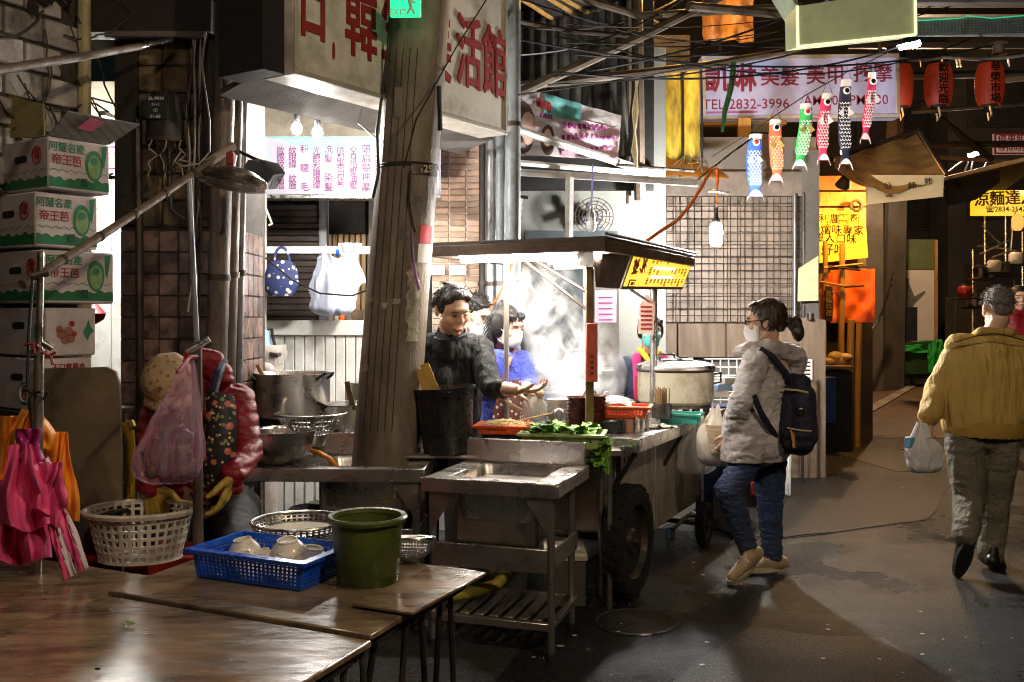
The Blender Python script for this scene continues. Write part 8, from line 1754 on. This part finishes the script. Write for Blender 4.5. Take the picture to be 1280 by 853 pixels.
cmb = MB(); put(cmb, cf5); rm = remesh(cmb, .009, 3, [(.012, (9, 9, 18), 3), (.008, (20, 20, 34), 7), (.004, (46, 46, 60), 11)])
zl = P(0, 574, D).z; rm.v = [(x, y, max(z, zl+.01*math.sin(x*40)*0)) for x, y, z in rm.v]; rm.build('coat', coat, g5, ang=180)
wear(g5, 'hood', [('l', P(934, 437, D-.09), .038, P(962, 434, D-.1), .044), ('l', P(962, 434, D-.1), .048, P(996, 446, D-.02), .056), ('l', P(996, 446, D-.02), .056, P(992, 440, D+.12), .05), ('l', P(992, 440, D+.12), .05, P(950, 434, D+.12), .04), ('l', P(998, 450, D+.0), .05, P(992, 470, D+.04), .05), ('l', P(934, 437, D-.09), .036, P(922, 441, D+.02), .034), ('l', P(922, 441, D+.02), .034, P(950, 434, D+.12), .036)], coat, .008, 3, [(.010, (18, 18, 20), 5)])
wear(g5, 'jeans', [('l', hn, .088, kn, .073), ('l', kn, .077, an, .052), ('l', hf, .105, kf, .076), ('l', kf, .074, af, .054), ('l', hn, .085, hf, .085)], denim, .008, 1, [(.008, (8, 8, 28), 3), (.005, (20, 20, 44), 8)])
beige = M('beige suede shoe', (.42, .3, .17), .7, 0, .2, 14, .3, 60); crm = M('cream sole', (.6, .52, .4), .6, 0, .15, 14, .1)
shoe(g5, P(946, 698, D-.04), G(912, 729, .008)+V((0, .0, 0)), beige, crm, .045, (.35, -.15, .9), ank=an+V((.005, 0, -.01))); shoe(g5, V((af.x+.05, af.y, .012)), V((af.x-.17, af.y-.05, .012)), beige, crm, ank=af)
# backpack is worn: a thing held by her
bk = thing('backpack', 'dark navy backpack with cream zips worn by the woman in the pale coat', 'backpack', P(993, 566, D-.05))
nv = M('navy canvas', (.014, .015, .032), .75, 0, .3, 12, .3, 110); zipm = M('cream zip', (.62, .48, .28), .5, 0, .1, bump=0); tan = M('tan leather', (.42, .2, .06), .6, 0, .2, 20, .2)
bx = V((.75, -.66, 0)); by_ = V((.66, .75, 0)); o_ = P(990, 516, D-.1)
pr = [('l', P(974, 478, D-.02), .055, P(1001, 480, D-.12), .055), ('l', P(972, 494, D-.02), .07, P(1004, 496, D-.14), .07), ('l', P(970, 540, D-.03), .085, P(1004, 544, D-.16), .082), ('l', P(974, 552, D-.03), .07, P(1002, 554, D-.15), .07), ('l', P(972, 500, D-.02), .07, P(972, 545, D-.03), .08), ('l', P(1004, 500, D-.14), .07, P(1004, 545, D-.16), .08), ('l', P(988, 490, D-.08), .075, P(988, 545, D-.1), .09)]
wear(bk, 'pack', pr, nv, .008, 3, [(.006, (16, 16, 16), 3)])
wear(bk, 'front_pocket', [('l', P(986, 543, D-.22), .035, P(1010, 545, D-.22), .035), ('l', P(986, 554, D-.21), .036, P(1009, 555, D-.21), .036)], nv, .007, 2, [(.004, (20, 20, 20), 3)])
m = MB(); m.tube([P(964, 500, D-.12), P(970, 490, D-.15), P(982, 487, D-.175), P(996, 488, D-.2), P(1010, 491, D-.2)], .006, 6); m.build('zip', zipm, bk)
m = MB(); m.tube([P(984, 535, D-.255), P(998, 538, D-.262), P(1014, 539, D-.25)], .005, 6); m.build('zip', zipm, bk)
m = MB(); m.tube([P(988, 538, D-.27), P(991, 544, D-.275), P(993, 560, D-.27)], [.006, .011, .009], 7); m.build('zip_pull', tan, bk)
m = MB(); m.box(P(1001, 514, D-.225), (.035, .006, .05), rot=Rz(-8)); m.build('label_patch', black_pl, bk); m = MB(); m.box(P(1001, 511, D-.229), (.02, .004, .008), rot=Rz(-8), b=.001); m.build('label_print', paper_w, bk)
for pts in ([P(950, 436, D-.17), P(966, 446, D-.19), P(982, 466, D-.16), P(990, 484, D-.12)], [P(942, 494, D-.245), P(950, 514, D-.245), P(962, 534, D-.2), P(972, 548, D-.12)], [P(1002, 455, D+.04), P(1001, 470, D+.0), P(999, 482, D-.06)]):
    m = MB(); m.tube(pts, .017, 8); m.build('strap', nv, bk)
m = MB(); m.tube([P(984, 478, D-.1), P(988, 470, D-.1), P(996, 473, D-.1), P(998, 480, D-.1)], .008, 6); m.build('grab_loop', nv, bk)

# ---- 6 old man walking away
g6 = thing('person', 'grey haired man in a khaki jacket walking away with a carrier bag', 'person', V((P(1225, 0, 5.7).x, 5.7, 0)))
D = 5.7; s = 1.02; hc = P(1247, 386, D); H = hmat(hc, (.1, .99, -.05), (.0, .05, 1), s); nb = P(1240, 418, D)
sl, sr = P(1191, 436, D), P(1290, 440, D); el, wl = P(1172, 487, D+.06), P(1160, 524, D-.06); er, wr_ = P(1306, 495, D+.05), P(1306, 545, D-.05)
hl, hr = P(1206, 552, D), P(1250, 552, D); kl, al = P(1212, 624, D-.04), P(1207, 668, D-.2); kr, ar = P(1244, 622, D+.04), P(1238, 692, D+.02)
body(g6, head_prims(H, s, nb)+[('l', nb, .06, (sl+sr)/2, .07), ('l', (sl+sr)/2, .07, (hl+hr)/2, .07), ('l', sl, .04, el, .036), ('l', el, .036, wl, .028), ('l', sr, .04, er, .036), ('l', er, .036, wr_, .028), ('l', hl, .06, kl, .05), ('l', kl, .05, al, .034), ('l', hr, .06, kr, .05), ('l', kr, .055, ar, .036)]
     + hand_prims(wl, (-.12, -.05, -1), (.9, .35, 0), (.2, .95, .1), 1.0, .85)+hand_prims(wr_, (.05, .1, -1), (-1, 0, 0), (0, 1, 0), 1.0, .5), skin, .0055)
hair_cap(g6, H, s, hair_g, [((0, -.024, .05), (.081, .094, .082)), ((0, -.07, .005), (.064, .035, .05))], .0065, [(.003, (90, 90, 60), 1)])
hair_strands(g6, H, s, hair_g, 320, .022, .0022, lambda a: a.z > -.15 and a.y < .5, .15, 9, jit=.5)
jk = M('khaki jacket', (.6, .40, .11), .65, 0, .12, 6, .5, 30, bst=(1.2, 1, .2), bd=.04, dirt=(.4, .26, .07), dsc=3)
prj = torso_prims(P(1196, 432, D), P(1288, 434, D), P(1192, 526, D), P(1262, 528, D), (0, 1, 0), 1.16, .07)+[('l', nb+V((0, .01, -.02)), .075, nb+V((0, 0, -.1)), .12), ('l', P(1204, 450, D), .1, P(1202, 515, D), .11), ('l', P(1266, 450, D), .1, P(1258, 515, D), .115), ('l', P(1230, 440, D), .115, P(1230, 520, D), .14), ('l', P(1197, 438, D), .07, el, .07), ('l', el, .07, el.lerp(wl, .86), .058), ('l', sr, .07, er, .07), ('l', er, .075, er.lerp(wr_, .9), .06)]
def vfold(p):                                         # long soft pleats that gather at the waistband
    t = max(0, min(1, (1.5-p[2])/.6)); return (.011*t+.002)*(1-2*abs(noise.noise((p[0]*24+p[2]*2.5, p[1]*12, p[2]*1.5))))
wear(g6, 'jacket', prj, jk, .0085, 2, [vfold, (.003, (30, 30, 9), 4)])
m = MB(); m.lathe([(.93, .05), (1.03, .035), (1.07, 0), (1.03, -.036), (.9, -.04)], P(1230, 537, D), Matrix.Rotation(R(2), 4, 'Y') @ Matrix.Diagonal((.212, .165, 1, 1)), 60)
m.v = [tuple(V(p)+V((0, 0, .004*math.sin(p[0]*120)))) for p in m.v]; m.build('waistband', M('khaki rib', (.46, .27, .05), .75, 0, .1, 9, .8, 60, bst=(3, 3, .1)), g6)
for (a, b, r) in ((el.lerp(wl, .82), el.lerp(wl, .98), .056), (er.lerp(wr_, .86), er.lerp(wr_, 1), .054)): wear(g6, 'cuff', [('l', a, r, b, r-.006)], MATS['khaki rib'], .007, 1)
wear(g6, 'collar', [('l', P(1226, 414, D-.06), .026, P(1262, 415, D-.05), .026), ('l', P(1226, 414, D-.06), .026, P(1220, 418, D+.04), .024), ('l', P(1262, 415, D-.05), .026, P(1268, 418, D+.04), .024)], jk, .007, 2)
sm = MB(); pts = []
for k in range(15): t = k/14; pts.append(P(lerp(1194, 1287, t), 424-7*math.sin(t*math.pi)+abs(t-.5)*8, D-.145-.055*math.sin(t*math.pi)))
sm.tube(pts, .004, 6); sm.build('yoke_seam', M('khaki seam', (.1, .055, .012), .7, bump=0), g6)
olive = M('olive trousers', (.2, .18, .135), .75, 0, .2, 6, .8, 20, bd=.03, dirt=(.09, .085, .06), dsc=4)
wear(g6, 'trousers', [('l', hl, .112, kl, .09), ('l', kl, .088, al, .07), ('l', hr, .112, kr, .09), ('l', kr, .086, ar+V((0, 0, .0)), .072), ('l', hl+V((0, 0, .03)), .11, hr+V((0, 0, .03)), .11)], olive, .008, 1, [(.008, (16, 16, 4), 3), (.007, (9, 9, 20), 8)])
blk = M('black leather', (.014, .013, .012), .35, 0, .3, 14, .1)
shoe(g6, al+V((.012, -.06, -.0)), al+V((-.05, -.02, -.235)), blk, rubber, .046, (-.1, .9, -.1)); shoe(g6, V((ar.x-.02, ar.y-.06, .012)), V((ar.x+.13, ar.y+.16, .012)), blk, rubber, .046)
o = plastic_bag('carrier_bag', 'white carrier bag held by the man in the khaki jacket', 1132, 1176, 533, 591, 5.62, M('carrier white', (.78, .77, .8), .4, 0, .06, 10, .6, 22, alpha=.96, bst=(1, 1, .4)), ph=5)
for dx in (-4, 5): m = MB(); m.tube([P(1150+dx*2, 548, 5.6), P(1152+dx, 530, 5.62), P(1158, 538-4, 5.64)], [.022, .014, .01], 7); m.build('handle', white_bag, o)
m = MB(); m.box(P(1137, 553, 5.6), (.035, .05, .06), rot=Rz(20)); m.build('blue_print', M('bag blue', (.15, .4, .62), .4, bump=0), o)

# ---- 7 washer bending over the basket
g7 = thing('person', 'washer bending in a red puffer jacket, brown cap and yellow gloves', 'person', (P(245, 0, 4.1).x, 4.15, 0))
D = 3.95; s = 1.0; hc = P(214, 484, D-.08); H = hmat(hc, (-.22, -.55, -.8), (-.25, -.78, .56), s); nb = P(240, 470, D+.05)
sl, sr = P(297, 500, D+.08), P(198, 514, D+.06); el, wl = P(308, 565, D-.02), P(292, 592, D-.2); er, wr_ = P(188, 574, D-.06), P(190, 606, D-.28); hl, hr = P(290, 640, D+.35), P(222, 640, D+.35); kl, kr = P(298, 690, D-.05), P(206, 690, D-.05); fl_ = V((kl.x, kl.y+.1, .08)); fr__ = V((kr.x, kr.y+.1, .08))
body(g7, head_prims(H, s, nb, True)+[('l', nb, .055, (sl+sr)/2, .08), ('l', (sl+sr)/2, .11, (hl+hr)/2, .12), ('l', sl, .045, el, .04), ('l', el, .036, wl, .028), ('l', sr, .045, er, .04), ('l', er, .036, wr_, .028), ('l', hl, .08, kl, .055), ('l', kl, .05, fl_, .035), ('l', hr, .08, kr, .055), ('l', kr, .05, fr__, .035)], skin, .007)
face(g7, H, s)
puff = M('red puffer', (.22, .006, .014), .5, 0, .2, 8, .35, 24, bd=.02)
def quilt(p): return .010*abs(math.sin((p[2]+.25*p[0])*math.pi/.046))**.5-.006
wear(g7, 'jacket', torso_prims(sl, sr, hl, hr, (0, -1, 0), 1.0, .07)+[('l', sl, .07, el, .064), ('l', el, .064, wl, .05), ('l', sr, .07, er, .064), ('l', er, .064, wr_, .05), ('l', nb, .07, (sl+sr)/2, .12), ('l', P(262, 452, D+.05), .05, P(276, 470, D+.02), .05), ('l', P(246, 448, D+.05), .045, P(264, 452, D+.05), .05)], puff, .009, 3, [quilt, (.006, (16, 16, 10), 4)])
cap_m = M('tan patterned cap', (.4, .28, .15), .75, 0, .12, 9, .3, 60, dots=(((.2, .12, .06), 40, .3),))
wear(g7, 'cap', [('b', H @ V((0, -.012, .048)), (.094, .112, .092), H.to_3x3().normalized().to_4x4()), ('b', H @ V((0, .08, .03)), (.07, .05, .02), H.to_3x3().normalized().to_4x4()), ('b', H @ V((0, -.06, -.02)), (.08, .06, .05), H.to_3x3().normalized().to_4x4())], cap_m, .007, 2, [(.005, (18, 18, 18), 2)])
flor = M('floral black vest', (.012, .012, .018), .6, 0, .2, 9, .2, 50, dots=(((.2, .26, .07), 34, .25), ((.6, .16, .1), 22, .3), ((.75, .52, .25), 40, .2)))
g = []
for i in range(18):
    v = i/17; row = []
    for j in range(9): u = j/8; row.append(P(lerp(lerp(258, 252, v), lerp(291, 298, v), u)+2*math.sin(v*6), lerp(490, 606, v)+3*u, D-.14-.06*math.sin(v*2.4)-.03*math.sin(u*3)+.02*u))
    g.append(row)
MB().sheet(g, .006).build('floral_apron', flor, g7)
m = MB(); m.tube([P(266, 492, D-.12), P(272, 468, D-.07), P(280, 452, D+.06)], .02, 8); m.build('apron_strap', navy, g7)
glv = M('yellow rubber glove', (.5, .36, .06), .4, 0, .15, 9, .25, 40, dirt=(.36, .27, .06), dsc=8)
wear(g7, 'glove', [('l', el.lerp(wl, .5), .052, wl, .042)]+hand_prims(wl, (-.3, -.25, -1), (-.9, -.1, .1), (-.2, -.9, .1), 1.25, .38), glv, .006, 2)
wear(g7, 'glove', [('l', er.lerp(wr_, .4), .05, wr_, .04)]+hand_prims(wr_, (.25, -.2, -.95), (.3, .9, -.1), (.9, -.2, .2), 1.25, .35), glv, .006, 2)
wear(g7, 'trousers', [('l', hl, .12, kl, .09), ('l', kl, .088, fl_, .07), ('l', hr, .12, kr, .09), ('l', kr, .088, fr__, .07), ('l', hl, .13, hr, .13)], dark, .012, 2, [(.006, (14, 14, 8), 3)])
for q in (fl_, fr__): shoe(g7, (q.x, q.y+.05, .012), (q.x, q.y-.2, .012), black_pl, rubber, name='boot')
m = MB(); m.tube([P(236, 612, D-.2), P(252, 622, D-.2), P(275, 618, D-.2), P(282, 606, D-.2)], .005, 6); m.build('red_cord', red_ink, g7)

# ---- 8 distant person in red
g8 = thing('person', 'distant person in a red jacket half hidden behind the walking man', 'person', (P(1276, 0, 10).x, 10, 0))
D = 10; hc = P(1274, 373, D); H = hmat(hc, (-.2, -1, 0), (0, 0, 1)); nb = P(1274, 386, D); sl, sr = P(1296, 394, D), P(1256, 394, D); hl, hr = P(1288, 450, D), P(1264, 450, D); el, wl = P(1300, 424, D), P(1286, 432, D-.2); er, wr_ = P(1252, 424, D), P(1266, 432, D-.2); kl, kr = V((hl.x, D, .5)), V((hr.x, D, .5))
body(g8, head_prims(H, 1, nb)+[('l', nb, .055, (hl+hr)/2, .12), ('l', sl, .045, el, .04), ('l', el, .036, wl, .028), ('l', sr, .045, er, .04), ('l', er, .036, wr_, .028), ('l', hl, .08, kl, .055), ('l', kl, .05, G0(kl), .035), ('l', hr, .08, kr, .055), ('l', kr, .05, G0(kr), .035)]+hand_prims(wl, (-1, -.3, 0), (0, 0, -1), (0, -1, 0))+hand_prims(wr_, (1, -.3, 0), (0, 0, -1), (0, -1, 0)), skin, .009)
face(g8, H); hair_cap(g8, H, 1, hair_b, [((0, -.02, .05), (.085, .099, .085))], .01)
wear(g8, 'jacket', torso_prims(sl, sr, hl, hr, (0, -1, 0), 1.15, .07)+[('l', sl, .07, el, .065), ('l', el, .06, wl, .05), ('l', sr, .07, er, .065), ('l', er, .06, wr_, .05)], puff, .014, 2, [quilt])
wear(g8, 'trousers', [('l', hl, .11, kl, .08), ('l', kl, .08, G0(kl), .06), ('l', hr, .11, kr, .08), ('l', kr, .08, G0(kr), .06)], dark, .016)

# ================================================================ STEAM
def steam(px, py, D, r, dens, sc, thr, lean=0):
    c = P(px, py, D); m = MB(); T = Matrix.Rotation(R(lean), 4, 'Y'); m.ball(c, r, 24, 16, T); o = m.build('steam', None, None, loc=c); n_ = 'steam %d' % px
    mt_ = bpy.data.materials.new(n_); mt_.use_nodes = True; n, l = mt_.node_tree.nodes, mt_.node_tree.links
    n.remove(n['Principled BSDF']); pv = n.new('ShaderNodeVolumePrincipled'); l.new(pv.outputs[0], n['Material Output'].inputs['Volume']); pv.inputs['Color'].default_value = (1, 1, 1, 1); pv.inputs['Anisotropy'].default_value = .1
    tc = n.new('ShaderNodeTexCoord'); t = n.new('ShaderNodeTexNoise'); t.inputs['Scale'].default_value = sc; t.inputs['Detail'].default_value = 5; t.inputs['Roughness'].default_value = .6; t.inputs['Distortion'].default_value = 1.2; l.new(tc.outputs['Object'], t.inputs['Vector'])
    mr = n.new('ShaderNodeMapRange'); mr.inputs[1].default_value = thr; mr.inputs[2].default_value = .75; mr.inputs[3].default_value = 0; mr.inputs[4].default_value = dens; l.new(t.outputs['Fac'], mr.inputs[0])
    mp_ = n.new('ShaderNodeMapping'); mp_.vector_type = 'TEXTURE'; mp_.inputs['Rotation'].default_value = (0, R(lean), 0); mp_.inputs['Scale'].default_value = r; l.new(tc.outputs['Object'], mp_.inputs[0])
    g = n.new('ShaderNodeTexGradient'); g.gradient_type = 'SPHERICAL'; l.new(mp_.outputs[0], g.inputs[0]); mu = n.new('ShaderNodeMath'); mu.operation = 'MULTIPLY'; mu.use_clamp = False; l.new(g.outputs['Fac'], mu.inputs[0]); l.new(mr.outputs[0], mu.inputs[1])
    l.new(mu.outputs[0], pv.inputs['Density']); o.data.materials.clear(); o.data.materials.append(mt_); return tag(o, kind='stuff')
steam(673, 366, 5.78, (.26, .22, .36), 42, 5, .49, -8); steam(712, 440, 5.7, (.30, .22, .34), 36, 4.5, .48, -12); steam(690, 492, 5.6, (.34, .2, .2), 9, 5, .48); steam(735, 470, 5.9, (.26, .2, .28), 20, 5, .47)
# ================================================================ ASSUMED LAMPS OUTSIDE THE FRAME (added over the viewer's side of the lane)
for (c, lb, r) in (((1.9, .9, 3.6), 'assumed warm bulb added out of view to light the people and road', .06), ((-.6, 1.0, 3.0), 'assumed warm bulb added out of view to light the wash tables', .05)):  # assumed fill bulbs, added out of view to light people, cartons and tables
    o = thing('assumed_bulb', lb, 'bulb', V(c), 'assumed bulbs outside the frame'); m = MB(); bulb(m, V(c), r, r*1.2); m.build('glass', lamp_assumed if c[0] > 0 else EM('assumed table bulb', (1, .81, .62), 135), o)
    m = MB(); m.lathe([(.03, r*1.2), (.03, r*1.2+.08), (.01, r*1.2+.1)], V(c), n=12); m.build('socket', black_pl, o); m = MB(); m.tube([V(c)+V((0, 0, .12)), V(c)+V((0, 0, .9))], .006, 5); m.build('cord', cable_m, o)
